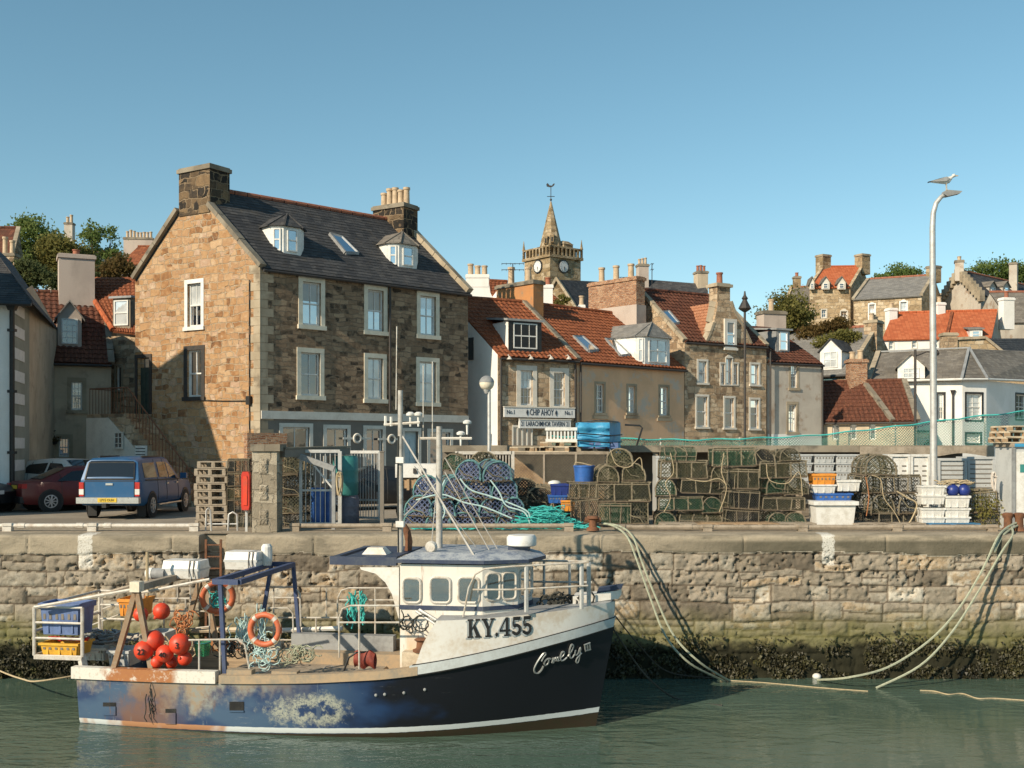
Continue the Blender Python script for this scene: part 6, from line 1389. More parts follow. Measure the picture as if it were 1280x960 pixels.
# white shed at the right edge
d = 27.6; t = thing('store_shed', 'white steel shed with a pale door at the right edge of the quay', 'shed', (GX(1300,d), d+.5, 0)); x0, x1 = GX(1267,d), GX(1380,d); zt = ZZ(556,d); dp = 1.05; mb = MB(); mb.pbox((x0,d,0), (x1-x0,0,0), (0,dp,0), (0,0,zt-.06)); mb.build('walls', M['grey_plastic'], t)
mb = MB(); mb.pbox((GX(1270,d),d-.04,.12), (1.1,0,0), (0,.035,0), (0,0,zt-.3)); dr = mb.build('door', M['white_plastic'], t); mb = MB(); mb.box((GX(1278,d),d-.05,1.55), (.16,.012,.2)); mb.build('notice', M['teal_plastic'], dr)
mb = MB(); mb.pbox((x0-.04,d-.06,zt-.055), (x1-x0+.1,0,0), (0,dp+.1,0), (0,0,.10)); mb.build('roof_edge', M['wood_grey'], t); mb = MB(); mb.pbox((x0,d-.075,zt-.05), (1.4,0,0), (0,.012,0), (0,0,.08)); mb.build('blue_trim', M['tarp'], t)
mb = MB(); mb.bar((x0-.0,d-.0,0), (x0-.0,d-.0,zt-.06), .07); mb.build('corner_post', M['lead'], t)
for i in range(3): PAL['pale'].place((GX(1281,d)+.04*i, d+.5, zt+.05+.145*i), .04*i, (.85,.9,1), ['lowest','middle','topmost'][i]+' pale pallet stacked on the white shed roof', 'pallets on the shed roof')
# bollards
for px, lb in ((1260,'rusty mooring bollard on the quay edge, left of two by the white shed'), (1274,'rusty mooring bollard on the quay edge, right of two by the white shed')):
    mb = MB(); mb.lathe([(.15,.0),(.14,.06),(.10,.10),(.095,.30),(.13,.36),(.14,.42),(.08,.45)], (GX(px,26.85), 26.85, .03), 14); tag(mb.build('mooring_bollard', M['rust'], None, smooth=True), lb, 'bollard')
mb = MB(); mb.lathe([(.16,.0),(.15,.06),(.10,.10),(.095,.26),(.16,.30),(.13,.36)], (GX(741,27), 27, .03), 14); mb.tube([(GX(731,27),27,.3), (GX(741,27),27,.27), (GX(751,27),27,.3)], .06, 8); tag(mb.build('mooring_bollard', M['rust'], None, smooth=True), 'rusty cross headed bollard at the end of the teal rope heap', 'bollard')
t = thing('barrier_frame', 'two bent grey tube loops standing at the quay edge left of the pillar', 'barrier', P(275,663,27.4)); mb = MB()
for a in ((257,264,635,664),(285,297,640,664)): mb.tube([P(a[0],a[3],27.3), P(a[0]+1,a[2]+3,27.3), P((a[0]+a[1])/2,a[2],27.3), P(a[1]-1,a[2]+3,27.3), P(a[1],a[3],27.3)], .022, 6)
mb.tube([P(257,655,27.32), P(297,655,27.32)], .02, 6); mb.build('tubes', M['galv'], t, smooth=True)
# ---------------------------------------------------------------- mooring ropes
wr = lambda x, y: ray_plane(x, y, (0,0,WATER_Z+.01), V((0,0,1)))
for off, lb in ((0,'pale green mooring rope hanging down the wall right of the bow, left strand'), (7,'pale green mooring rope hanging down the wall right of the bow, right strand')):
    rope('mooring_rope', lb, [P(752,654,27.1), P(768+off,658,26.75), P(784+off,671,25.98), P(796+off*.8,700,25.7), P(812+off,745,25.4), P(832+off*1.5,795,25.1), P(862+off*2,829,24.9), wr(905+off,851)], .026, 'rope_green', group='mooring ropes')
rope('mooring_rope', 'pale mooring rope sweeping left from the bollards, upper strand', [P(1274,652,26.9), P(1258,660,26.5), P(1246,674,25.95), P(1226,716,25.7), P(1196,764,25.4), P(1160,802,25.2), P(1110,834,25.0), P(1060,847,24.9), wr(1022,850)], .027, 'rope_green', group='mooring ropes')
rope('mooring_rope', 'pale mooring rope sweeping left from the bollards, lower strand', [P(1262,655,26.9), P(1266,668,26.2), P(1252,690,25.85), P(1225,736,25.6), P(1190,790,25.2), P(1150,832,24.9), wr(1095,860)], .027, 'rope_green', group='mooring ropes')
rope('mooring_rope', 'short loose rope end looped over the quay edge below the bollards', [P(1275,655,26.9), P(1255,668,26.2), P(1243,690,25.9), P(1249,672,26.1), P(1262,660,26.8)], .024, 'rope_green', group='mooring ropes')
rope('floating_rope', 'pale rope floating on the water below the right bollards', [wr(1150,863), wr(1168,864), wr(1185,868), wr(1203,867), wr(1222,873), wr(1245,873), wr(1300,877)], .014, 'rope_tan'); rope('floating_rope', 'thin pale rope floating at the foot of the seaweed', [wr(900,850), wr(950,853), wr(985,856), wr(1030,860), wr(1085,864)], .012, 'rope_tan')
mb = MB(); mb.ball(wr(1021,847)+V((0,0,.03)), .10, 10, 6, (1.1,1,.8)); tag(mb.build('float', M['white_plastic'], None, smooth=True), 'small white float on the water at the rope end', 'float')
# ---------------------------------------------------------------- lamp posts and gull
t = thing('globe_lamp', 'slim lamp post with a grey and cream globe behind the blue creels', 'street lamp', (GX(612,33), 31.9, 0)); d = 31.9; x = GX(611.5,d); mb = MB(); mb.tube([(x,d,0), (x,d,ZZ(488,d))], .055, 8, r2=.05); mb.build('pole', M['galv'], t, smooth=True); c = V((GX(608.5,d), d, ZZ(479,d))); mb = MB(); mb.ball(c, .215, 18, 10); mb.build('globe', M['cream_paint'], t, smooth=True)
mb = MB(); mb.lathe([(.222*math.cos(a), .222*math.sin(a)) for a in [.1+i*.145 for i in range(11)]], c, 18); mb.build('hood', M['lead'], t, smooth=True); mb = MB(); mb.lathe([(.06,-.3),(.1,-.2),(.1,-.18)], c, 10); mb.build('collar', M['galv'], t)
t = thing('tall_lamp_post', 'tall pale steel lamp post with a curved top on which a gull stands', 'street lamp', (GX(1167,29.6), 29.6, 0)); d = 29.6; x = GX(1167,d); mb = MB(); zt = ZZ(262,d)
mb.tube([(x,d,0), (x,d,1.3)], .115, 12); mb.tube([(x,d,1.3), (x,d,1.45), (x,d,3), (x-.02,d,5.5), (x-.03,d,zt-.5), (x-.01,d,zt-.1), (x+.07,d,zt+.18), (x+.2,d,zt+.34), (x+.34,d,zt+.42)], .105, 12, r2=.05); mb.build('pole', M['alloy_grey'] if 'alloy_grey' in M else M['galv'], t, smooth=True)
h = V((x+.34, d, zt+.42)); mb = MB(); mb.prism([h+V(p) for p in ((-.1,-.1,-.02), (.0,-.1,-.08), (.34,-.1,.0), (.40,-.1,.06), (.05,-.1,.09), (-.08,-.1,.06))], (0,.2,0)); mb.build('lamp_head', M['lead'], t)
g_ = h+V((-.02,0,.30)); t = thing('seagull', 'grey and white gull standing on the tall lamp post', 'gull', h+V((0,0,.06))); mb = MB(); pr_ = [(-.40,.02,.012), (-.30,.03,.035), (-.16,.05,.07), (0,.06,.095), (.10,.08,.09), (.16,.13,.058), (.19,.18,.055), (.235,.2,.052), (.27,.195,.03), (.285,.19,.01)]
base = len(mb.v)
for px_, z_, r_ in pr_:
    for k in range(10): a = 2*math.pi*k/10; mb.v.append(g_+V((px_, r_*.8*math.cos(a), z_+r_*math.sin(a))))
for i in range(len(pr_)-1):
    for k in range(10): mb.f.append((i*10+k, i*10+(k+1)%10, (i+1)*10+(k+1)%10, (i+1)*10+k))
mb.build('body', M['white_plastic'], t, smooth=True, ang=80)
for s in (-1, 1): mb = MB(); mb.prism([g_+V(p) for p in ((.10,s*.078,.10), (.0,s*.085,.15), (-.2,s*.07,.10), (-.44,s*.03,.035), (-.25,s*.065,.02), (0,s*.085,.03))], (0,s*.012,0)); mb.build('wing', M['lead'], t)
mb = MB(); mb.lathe([(.016,0),(.012,.05),(.004,.075)], g_+V((.275,0,.19)), 6, 'X'); mb.build('beak', M['yellow_plastic'], t); mb = MB(); mb.prism([g_+V(p) for p in ((-.36,-.03,.03), (-.48,-.03,.0), (-.47,-.03,.03), (-.34,-.03,.06))], (0,.06,0)); mb.build('tail', M['black'], t)
for s in (-1, 1): mb = MB(); mb.tube([g_+V((.02,s*.03,-.02)), g_+V((.03,s*.03,-.2))], .009, 5); mb.box(g_+V((.05,s*.03,-.2)), (.07,.04,.01)); mb.build('leg', M['rope_tan'], t)
t = thing('lantern_post', 'black old fashioned lantern post in front of the gabled stone house', 'street lamp', (GX(931,50), 50, 0)); d = 50; x = GX(931,d); zl_ = ZZ(390,d); mb = MB(); mb.tube([(x,d,0), (x,d,1.2)], .1, 8); mb.tube([(x,d,1.2), (x,d,zl_)], .055, 8); mb.build('pole', M['iron'], t); mb = MB(); mb.lathe([(.08,zl_),(.24,zl_+.1),(.30,zl_+.16),(.12,zl_+.5),(.1,zl_+.55),(.15,zl_+.62),(.06,zl_+.75),(.03,zl_+.95)], (x,d,0), 8); mb.build('lantern', M['iron'], t)
t = thing('lantern_post', 'thin black lamp post in front of the white corner house', 'street lamp', (GX(1144,49), 49, 0)); d = 49; x = GX(1144,d); mb = MB(); mb.tube([(x,d,0), (x,d,ZZ(437,d))], .06, 8); mb.build('pole', M['iron'], t); mb = MB(); z_ = ZZ(437,d); mb.tube([(x,d,z_-.3), (x+.5,d,z_-.1), (x+.9,d,z_-.12)], .03, 5); mb.lathe([(.05,.12),(.14,-.05),(.1,-.14)], (x+.95,d,z_-.12), 8); mb.build('lantern', M['iron'], t)

# ropes and weed draped over the brown creels
for i, (pts, m_, lb) in enumerate((([(763,562),(770,580),(786,584),(800,572),(803,588)],'rope_tan','tan rope looped over the topmost creel right of the blue tub'), ([(838,566),(842,590),(832,604),(838,622),(830,640)],'rope_white','pale rope trailing down the left edge of the wide creel stack'), ([(905,566),(902,590),(908,612),(899,640)],'rope_tan','tan rope trailing between the wide and middle creel stacks'), ([(958,580),(962,600),(984,604),(999,590),(1003,620)],'rope_white','pale rope slung across the creels left of the white tub'), ([(1090,594),(1101,600),(1105,622),(1118,640),(1126,655)],'rope_tan','pale rope hanging down the front of the dark creels right of the white tub'), ([(1121,614),(1134,622),(1146,630),(1140,648),(1133,658)],'rope_tan','thick pale rope round the lowest dark creel end'), ([(858,598),(880,602),(898,598),(908,606)],'rope_tan','tan rope lying along the wide creel stack third row'), ([(1082,596),(1086,620),(1083,645)],'rope_orange','orange twine hanging at the left of the dark creels'))):
    rope('creel_rope', lb, pr(pts, 28.18), .011 if i != 5 else .02, m_ if i != 1 and i != 3 else 'rope_tan')
def weed(name, label, cx, cy, sx, sy, d, leaf, n_, seed):
    r_ = np.random.RandomState(seed); c = P(cx, cy, d); pt = r_.normal(size=(n_,3))*np.array([sx/F*d, .10, sy/F*d])
    me = leaves_mesh(name, pt, .05, M[leaf], droop=.5, seed=seed); o = bpy.data.objects.new(name, me); COL.objects.link(o); o.location = c; tag(o, label, 'weed', kind='stuff')
weed('dried_weed', 'dried olive weed clinging to the creels beside the white shed', 1231, 634, 9, 10, 28.3, 'leaf_olive', 420, 3)
# ---------------------------------------------------------------- cars
def car(name, label, loc, rz, st, hw, mat, side, rear, front, wheels, wr_=.33, extras=None, lines=(-1.0,-.2,.9)):
    """st: stations (x, z bottom, z belt, z roof, half width at belt factor, half width at roof factor); x runs from rear to front"""
    t = thing(name, label, 'pickup' if 'pickup' in name else 'car', loc, rz); mb = MB(); n = len(st)
    for x, zb_, zbelt, zr, wb, wr2 in st:
        zm = zb_+(zbelt-zb_)*.45; w0, w1, w2, w3 = hw*.90*wb, hw*wb, hw*.965*wb, hw*wr2; e = min(.06, (zr-zbelt)*.4)
        half = [(w0, zb_), (w1*.985, zb_+.1), (w1, zm), (w2, zbelt), (w3+.012, zr-e), (w3*.9, zr), (w3*.45, zr+.012)]
        ring = [(y, z) for y, z in half]+[(-y, z) for y, z in reversed(half)]
        for y, z in ring: mb.v.append(V((x, y, z)))
    m = 14
    for i in range(n-1):
        for k in range(m): mb.f.append((i*m+k, i*m+(k+1)%m, (i+1)*m+(k+1)%m, (i+1)*m+k))
    mb.f.append(tuple(range(m))); mb.f.append(tuple(range((n-1)*m, n*m)))
    mb.build('body', M[mat], t, smooth=True, local=True, ang=38); rings = [mb.v[i*m:i*m+m] for i in range(n)]
    mb = MB()
    for x in lines:
        for k in range(n-1):
            if st[k][0] <= x <= st[k+1][0]:
                f_ = (x-st[k][0])/(st[k+1][0]-st[k][0]); rg = [a.lerp(b, f_) for a, b in zip(rings[k], rings[k+1])]
                mb.tube([rg[1], rg[2], rg[3], rg[4]], .009, 4); mb.tube([rg[12], rg[11], rg[10], rg[9]], .009, 4); break
    mb.build('shut_lines', M['black'], t, local=True)
    def S(x, c):
        for a, b in zip(st, st[1:]):
            if a[0] <= x <= b[0]: k = (x-a[0])/max(1e-6, b[0]-a[0]); return a[c]+(b[c]-a[c])*k
        return st[-1][c]
    def sp(x, q, s):      # on the cabin side
        z0, z1 = S(x,2), S(x,3)-.06; w2, w3 = hw*.965*S(x,4), hw*S(x,5)+.012
        return V((x, s*(w2+(w3-w2)*q+.010), z0+(z1-z0)*q))
    for s in (-1, 1):
        for pts in side:
            mb = MB(); mb.poly(*[sp(x, q, s) for x, q in pts]); mb.build('side_window', M['carglass'], t, local=True)
    for nm_, (x0, x1) in (('rear_window', rear), ('windscreen', front)):
        nn = V((S(x0,3)-S(x1,3), 0, x1-x0)).normalized()
        if nn.z < 0: nn = -nn
        mb = MB(); mb.grid(lambda u, v: V((x0+(x1-x0)*v, (u*2-1)*.86*hw*S(x0+(x1-x0)*v,5), S(x0+(x1-x0)*v,3)+.012*(1-(u*2-1)**2)))+nn*.018, 6, 3); mb.build(nm_, M['carglass'], t, local=True, smooth=True)
    for x in wheels:
        for s in (-1, 1):
            mb = MB(); mb.lathe([(wr_+.055,-.02),(wr_+.055,.008)], (x, s*hw*.985, wr_), 22, 'Y'); mb.build('wheel_arch', M['black'], t, local=True)
            mb = MB(); mb.lathe([(wr_*.62,-.1),(wr_*.95,-.1),(wr_,-.07),(wr_,.05),(wr_*.95,.085),(wr_*.64,.09),(wr_*.6,.06)], (x, s*(hw*.93), wr_), 22, 'Y', Matrix.Diagonal((1,s,1))); w_ = mb.build('wheel', M['rubber'], t, local=True, smooth=True); mb = MB()
            mb.lathe([(wr_*.63,.06),(wr_*.63,.088),(wr_*.55,.088),(wr_*.52,.05)], (x, s*(hw*.93), wr_), 20, 'Y', Matrix.Diagonal((1,s,1)))
            for k in range(9):
                a = 2*math.pi*k/9; c = V((x, s*(hw*.93+.075), wr_)); mb.bar(c, c+V((math.cos(a),0,math.sin(a)))*wr_*.58, .05, .03)
            mb.build('rim', M['alloy'], w_, local=True)
    if extras: extras(t, hw, st)
    return t
def box_part(t, name, mat, c, d): mb = MB(); mb.box(c, d); return mb.build(name, M[mat], t, local=True)
def pickup_extras(t, hw, st):
    xr = st[0][0]
    box_part(t, 'bumper', 'chrome', (xr-.09, 0, .56), (.2, 1.78, .17)); box_part(t, 'tow_hitch', 'black', (xr-.16, .05, .42), (.3, .12, .12))
    for s in (-1, 1):
        l = box_part(t, 'tail_lamp', 'lamp_red', (xr-.012, s*.80, .98), (.06, .13, .19)); box_part(t, 'lens', 'lamp_white', (xr-.012, s*.80, .80), (.06, .13, .16)); box_part(t, 'lower_lens', 'lamp_red', (xr-.012, s*.80, .70), (.06, .13, .05))
    tg = box_part(t, 'tailgate', 'car_blue', (xr-.012, 0, .88), (.03, 1.42, .46)); box_part(tg, 'handle', 'chrome', (xr-.035, 0, 1.02), (.03, .2, .06))
    p = box_part(t, 'number_plate', 'plate', (xr-.2, .0, .57), (.02, .54, .12)); text_obj('LP15 OUH', .10, M['black'], p, (xr-.213, 0, .57), (0,-1,0), (0,0,1), sx=.9, world=False)
    mb = MB(); zz = 1.20
    for y in (-.70, .70): mb.bar((xr-.0, y, 1.16), (-2.335, y*.93, 1.62), .035, .05)
    for z, x_, w_ in ((1.16, xr-.0, 1.42), (1.63, -2.335, 1.32)): mb.bar((x_, -w_/2, z), (x_, w_/2, z), .035, .05)
    mb.build('rear_window_seal', M['black'], t, local=True)
    mb = MB()
    for y in (-.71, .71): mb.bar((xr-.03, y, .66), (xr-.03, y, 1.10), .012)
    mb.bar((xr-.03, -.71, 1.105), (xr-.03, .71, 1.105), .014); mb.build('tailgate_seam', M['black'], t, local=True)
    for s in (-1, 1):
        mb = MB(); mb.tube([(-1.05, s*(hw+.02), .36), (1.1, s*(hw+.02), .36)], .035, 6); mb.build('side_step', M['chrome'], t, local=True)
        mb = MB(); mb.bar((-2.1, s*(hw-.002), 1.125), (1.0, s*(hw-.002), 1.08), .02, .03); mb.build('waist_trim', M['black'], t, local=True)
    for s in (-1, 1):
        m_ = box_part(t, 'wing_mirror', 'car_blue', (1.05, s*(hw+.12), 1.18), (.12, .2, .17)); box_part(t, 'mudflap', 'rubber', (-1.95, s*.72, .26), (.03, .26, .36)); box_part(t, 'roof_bar', 'black', (-.9, s*.62, 1.80), (1.6, .04, .05))
        for x in (-.15, .75): box_part(t, 'door_handle', 'chrome', (x, s*(hw+.0), .98), (.16, .03, .04))
PK = [(-2.52,.48,1.10,1.14,.94,.90), (-2.50,.42,1.12,1.2,.97,.90), (-2.30,.40,1.12,1.70,.99,.80), (-2.15,.38,1.12,1.76,1,.78), (-.2,.38,1.10,1.79,1,.77), (.35,.38,1.08,1.76,1,.76), (1.15,.38,1.06,1.12,1,.84), (2.1,.40,1.0,1.03,.98,.84), (2.5,.44,.86,.9,.9,.75)]
pk = car('pickup_truck', 'blue pickup truck with a canopy parked nose away on the quay', (-11.48, 33.9, 0), R(90)-R(.5), PK, .90, 'car_blue', [[(-2.1,.12),(-1.0,.12),(-1.0,.85),(-2.0,.85)], [(-.8,.12),(.02,.12),(.02,.86),(-.75,.86)], [(.1,.12),(.92,.12),(.45,.84),(.1,.86)]], (-2.49,-2.31), (.38,1.12), (-1.55,1.6), .37, pickup_extras)
def saloon_extras(pm, lamp=True):
    def f(t, hw, st):
        xr, xf = st[0][0], st[-1][0]
        for s in (-1, 1):
            box_part(t, 'tail_lamp', 'lamp_red', (xr+.06, s*hw*.72, .84), (.16, .36, .15)); box_part(t, 'wing_mirror', pm, (.62, s*(hw+.09), 1.0), (.1, .18, .12)); box_part(t, 'headlamp', 'lamp_white', (xf-.06, s*hw*.62, .66), (.14, .32, .12))
        p = box_part(t, 'number_plate', 'plate', (xr-.015, 0, .80), (.02, .5, .11)); box_part(t, 'bumper', 'black', (xr-.0, 0, .40), (.12, hw*1.75, .2))
    return f
SD = [(-2.2,.34,.86,.90,.86,.74), (-2.1,.26,.93,.97,.94,.76), (-1.62,.22,.96,1.0,1,.78), (-.72,.2,.94,1.40,1,.66), (-.1,.2,.93,1.45,1,.66), (.35,.2,.92,1.42,1,.66), (1.15,.2,.90,.95,1,.78), (1.9,.24,.78,.82,.95,.76), (2.2,.32,.62,.66,.84,.66)]
sw_ = [[(-1.15,.14),(-.25,.12),(-.25,.88),(-.62,.86)], [(-.17,.12),(.85,.14),(.33,.86),(-.17,.88)]]
car('red_saloon', 'dark red saloon car parked with its tail towards the left white house', (GX(101,36.4), 36.7, 0), R(40), SD, .88, 'car_red', sw_, (-1.55,-.8), (.42,1.1), (-1.35,1.35), .34, saloon_extras('car_red'))
HB = [(-2.0,.34,.9,.94,.88,.72), (-1.9,.26,.98,1.12,.95,.72), (-1.25,.22,.98,1.42,1,.66), (-.5,.2,.96,1.48,1,.66), (.2,.2,.94,1.46,1,.66), (1.0,.2,.92,.97,1,.78), (1.75,.24,.78,.82,.95,.76), (2.05,.32,.62,.66,.84,.66)]
sh_ = [[(-1.35,.2),(-.35,.12),(-.35,.88),(-1.1,.82)], [(-.27,.12),(.72,.14),(.2,.86),(-.27,.88)]]
wc_ = car('white_hatchback', 'white hatchback parked in front of the brown harled cottage', (GX(90,38.4), 38.4, 0), R(-22), HB, .88, 'car_white', sh_, (-1.85,-1.3), (.26,.96), (-1.25,1.3), .33, saloon_extras('car_white'))
wc_.scale = (1.1,1.1,1.13)
car('black_hatchback', 'black hatchback cut off by the left edge of the view', (GX(-60,35.2), 35.2, 0), R(-8), HB, .88, 'car_black', sh_, (-1.85,-1.3), (.26,.96), (-1.25,1.3), .33, saloon_extras('car_black'))
car('black_saloon', 'black car parked behind the barred gate in front of the dark shopfront', (GX(470,37), 37, 0), R(-160), SD, .88, 'car_black', sw_, (-1.55,-.8), (.42,1.1), (-1.35,1.35), .34, saloon_extras('car_black'))
# ---------------------------------------------------------------- the fishing boat
PHI = R(8.87); BO = V((-8.40, 23.23, WATER_Z)); bx_, by_ = V((math.cos(PHI), -math.sin(PHI), 0)), V((math.sin(PHI), math.cos(PHI), 0))
boat = thing('fishing_boat', 'dark blue and white fishing boat numbered KY.455 moored below the quay wall', 'fishing boat', BO, -PHI)
def bl(px, py, y):                      # local point on the lengthwise plane y
    p = ray_plane(px, py, BO+by_*y, -by_)-BO; return V((p.dot(bx_), y, p.z))
def bw(v): v = V(v); return BO+bx_*v.x+by_*v.y+V((0,0,v.z))
SX = [0,1,2,3.5,5,6.5,7.5,8.5,9.3,9.9,10.18]
SHD = [1.50,1.60,1.70,1.80,1.83,1.80,1.68,1.36,.92,.44,.05]; SHW = [1.38,1.48,1.57,1.65,1.64,1.5,1.22,.80,.42,.16,.02]; SHZ = [.92,.93,.95,.99,1.06,1.18,1.34,1.55,1.75,1.90,1.97]
def smooth(a):
    xs_ = np.linspace(0, 10.18, 80); ys_ = np.interp(xs_, SX, a); k = np.ones(7)/7; p = np.pad(ys_, 3, mode='reflect', reflect_type='odd'); return xs_, np.convolve(p, k, 'valid')
_t = {k: smooth(a) for k, a in (('d',SHD),('w',SHW),('z',SHZ))}
def hd(x): return float(np.interp(x, *_t['d']))
def hw_(x): return float(np.interp(x, *_t['w']))
def hz(x): return float(np.interp(x, *_t['z']))
def hb(x, z):
    s = hz(x)
    if z >= s: return hd(x)
    if z >= 0: return hw_(x)+(hd(x)-hw_(x))*(z/s)**.85
    return hw_(x)*max(0, 1+z/.8)**.5
def rake(x, z): return .36*max(0, (x-6.5)/3.68)**2*(z/1.97)
def hpt(x, z, side=-1, out=0.): return V((x+rake(x, z), side*(hb(x, z)+out), z))
def hull_hit(px, py):
    y = -1.0
    for _ in range(40): p = bl(px, py, y); y = y*.5-.5*hb(min(10.1, max(0, p.x-rake(p.x, p.z))), p.z)
    return bl(px, py, y)
# hull paint: near-black forward, worn blue, bare patches and rust aft
n = NT('hull_paint'); o = n.obj(); s = n.n('ShaderNodeSeparateXYZ', Vector=o); x, z = s.outputs[0], s.outputs[2]
a = n.noise(n.map(o, (.55,1,1)), 1.3, 3, .55); b = n.noise(o, 9., 5, .7); c_ = n.noise(n.map(o, (.8,1,.4), loc=(3,0,1)), 1.5, 3, .6, .3)
aft = n.rng(x, 6.6, 4.4)
base = n.mix(n.rng(n.math('MULTIPLY_ADD', a, 1.2, n.math('MULTIPLY', x, -.22)), -.98, -.62), (.011,.012,.017), (.016,.042,.115))
mid = n.mix(n.rng(a, .40, .6), (.017,.043,.125), (.055,.105,.18))
c = n.mix(n.math('MULTIPLY', aft, n.rng(a, .36, .54)), base, mid)
zf = n.math('MULTIPLY', n.math('SUBTRACT', z, .35), .5)
tanw = n.math('MULTIPLY', n.rng(n.math('ADD', n.math('MULTIPLY_ADD', b, .30, c_), zf), .76, .95), n.rng(x, 5.6, 3.2))
c = n.mix(n.math('MULTIPLY', tanw, .9), c, n.mix(n.rng(b, .4, .62), (.36,.27,.17), (.30,.30,.26)))
ru = n.math('MULTIPLY', n.rng(n.math('MULTIPLY_ADD', b, .2, c_), .48, .72), n.math('MULTIPLY', n.rng(x, .5, 1.1), n.rng(x, 2.6, 1.6)))
c = n.mix(n.math('MULTIPLY', ru, .8), c, (.20,.095,.05))
dx = n.math('SUBTRACT', x, 4.95); dz = n.math('SUBTRACT', z, .52); rad = n.math('SQRT', n.math('ADD', n.math('MULTIPLY', n.math('MULTIPLY', dx, dx), .45), n.math('MULTIPLY', n.math('MULTIPLY', dz, dz), 3.5)))
rad = n.math('ADD', rad, n.math('ADD', n.math('MULTIPLY_ADD', b, 1.1, -.55), n.math('MULTIPLY_ADD', c_, 1.2, -.6))); ringm = n.math('MULTIPLY', n.math('MULTIPLY', n.rng(rad, .62, .22), n.rng(rad, .0, .2)), n.rng(n.noise(o, 26., 4, .7), .30, .52))
c = n.mix(n.math('MULTIPLY', ringm, .85), c, (.42,.43,.34))
sk_ = n.noise(n.map(o, (7,7,.35)), 1.2, 4, .7); c = n.mix(n.math('MULTIPLY', n.math('MULTIPLY', n.rng(sk_, .60, .66), n.rng(x, 6.5, 3.5)), .55), c, n.mix(n.rng(a, .45, .55), (.20,.25,.28), (.16,.09,.06)))
sf = n.noise(n.map(o, (.7,1,16)), 2.0, 4, .75); c = n.mix(n.math('MULTIPLY', n.math('MULTIPLY', n.rng(sf, .66, .70), n.rng(x, 8.5, 5.0)), .6), c, (.34,.36,.35))
zl = n.math('SUBTRACT', z, n.math('MULTIPLY_ADD', n.math('POWER', n.math('MULTIPLY', x, .098), 2.2), .27, .02)); zl = n.math('MULTIPLY_ADD', n.noise(o, 6., 3), .02, zl)
wb = n.math('MULTIPLY', n.rng(zl, -.008, .004), n.rng(zl, .105, .095))
stripe = n.mix(n.math('MULTIPLY', n.math('MULTIPLY', n.rng(x, 5.5, 2.5), n.rng(c_, .40, .56)), .9), (.60,.64,.64), (.42,.17,.05))
c = n.mix(wb, c, stripe); c = n.mix(n.rng(zl, -.004, -.02), c, n.mix(b, (.06,.03,.022), (.035,.04,.02)))
n.bump(n.math('MULTIPLY_ADD', a, .5, n.math('MULTIPLY', b, .2)), .15, .03)
n.fin(c, n.math('MULTIPLY_ADD', aft, .35, .30)); M['hull'] = n.m; M['mast'] = paint('weathered_mast_paint', (.46,.445,.41), (.30,.27,.23), .5, scale=5); M['rail_paint'] = paint('worn_rail_paint', (.50,.48,.43), (.36,.28,.20), .55, scale=7); M['gantry_blue'] = paint('worn_gantry_blue', (.035,.06,.15), (.07,.09,.15), .6, scale=4)
xs_ = np.linspace(0, 10.18, 62); mb = MB(); lev = 15
for side in (-1, 1):
    b0 = len(mb.v)
    for xx in xs_:
        s = hz(xx)
        for k in range(lev): zz = -.55+(s+.55)*(k/(lev-1)); mb.v.append(hpt(xx, zz, side))
    for i in range(len(xs_)-1):
        for k in range(lev-1): q = b0+i*lev+k; mb.f.append((q, q+lev, q+lev+1, q+1))
mb.poly(*([hpt(0, -.55+(hz(0)+.55)*k/8, -1) for k in range(9)]+[hpt(0, -.55+(hz(0)+.55)*k/8, 1) for k in range(8,-1,-1)]))
mb.build('hull', M['hull'], boat, local=True, smooth=True, ang=35)
def strip(name, mat, x0, x1, z0f, z1f, out, inn, side, n_=30):
    mb = MB(); b0 = 0; xs2 = np.linspace(x0, x1, n_)
    for xx in xs2:
        za, zb2 = z0f(xx), z1f(xx)
        for o_, zz in ((inn, za), (out, za), (out, zb2), (inn, zb2)): mb.v.append(V((xx+rake(xx, zz), side*(max(.015, hb(xx, zz)+o_)), zz)))
    for i in range(n_-1):
        for k in range(4): mb.f.append((i*4+k, i*4+(k+1)%4, i*4+4+(k+1)%4, i*4+4+k))
    mb.f.append((0,1,2,3)); q = (n_-1)*4; mb.f.append((q+3,q+2,q+1,q)); return mb.build(name, M[mat], boat, local=True)
def planks():
    n = NT('bulwark_planking'); o = n.obj(); s = n.n('ShaderNodeSeparateXYZ', Vector=o); f = n.math('FRACT', n.math('MULTIPLY', s.outputs[2], 5.2)); k = n.rng(f, .0, .05); g = n.noise(n.map(o, (.6,1,6)), 2.2, 5, .65)
    c = n.mix(n.rng(g, .36, .64), (.42,.31,.20), (.27,.20,.13)); return n.fin(n.mix(k, (.05,.04,.03), c), .85)
n = NT('rusty_white_gunwale'); o = n.obj(); s = n.n('ShaderNodeSeparateXYZ', Vector=o); a = n.noise(o, 2.2, 5, .65); b = n.noise(o, 14., 4, .65)
f = n.math('MULTIPLY', n.rng(n.math('MULTIPLY_ADD', a, .9, n.math('MULTIPLY', b, .3)), .48, .62), n.math('MULTIPLY', n.rng(s.outputs[0], .5, .8), n.rng(s.outputs[0], 2.3, 2.1)))
c = n.mix(n.rng(b, .5, .7), (.66,.63,.56), (.46,.41,.33)); M['gunwale'] = n.fin(n.mix(f, c, n.mix(b, (.42,.18,.05), (.30,.11,.05))), .75)
M['gun_wood'] = paint('worn_gunwale_timber', (.40,.29,.18), (.25,.22,.17), .8, scale=3); M['deck'] = paint('worn_deck', (.36,.27,.18), (.24,.19,.14), .85, scale=2); M['boat_white'] = paint('boat_white', (.72,.70,.65), (.58,.50,.40), .42, scale=2, amt=.4)
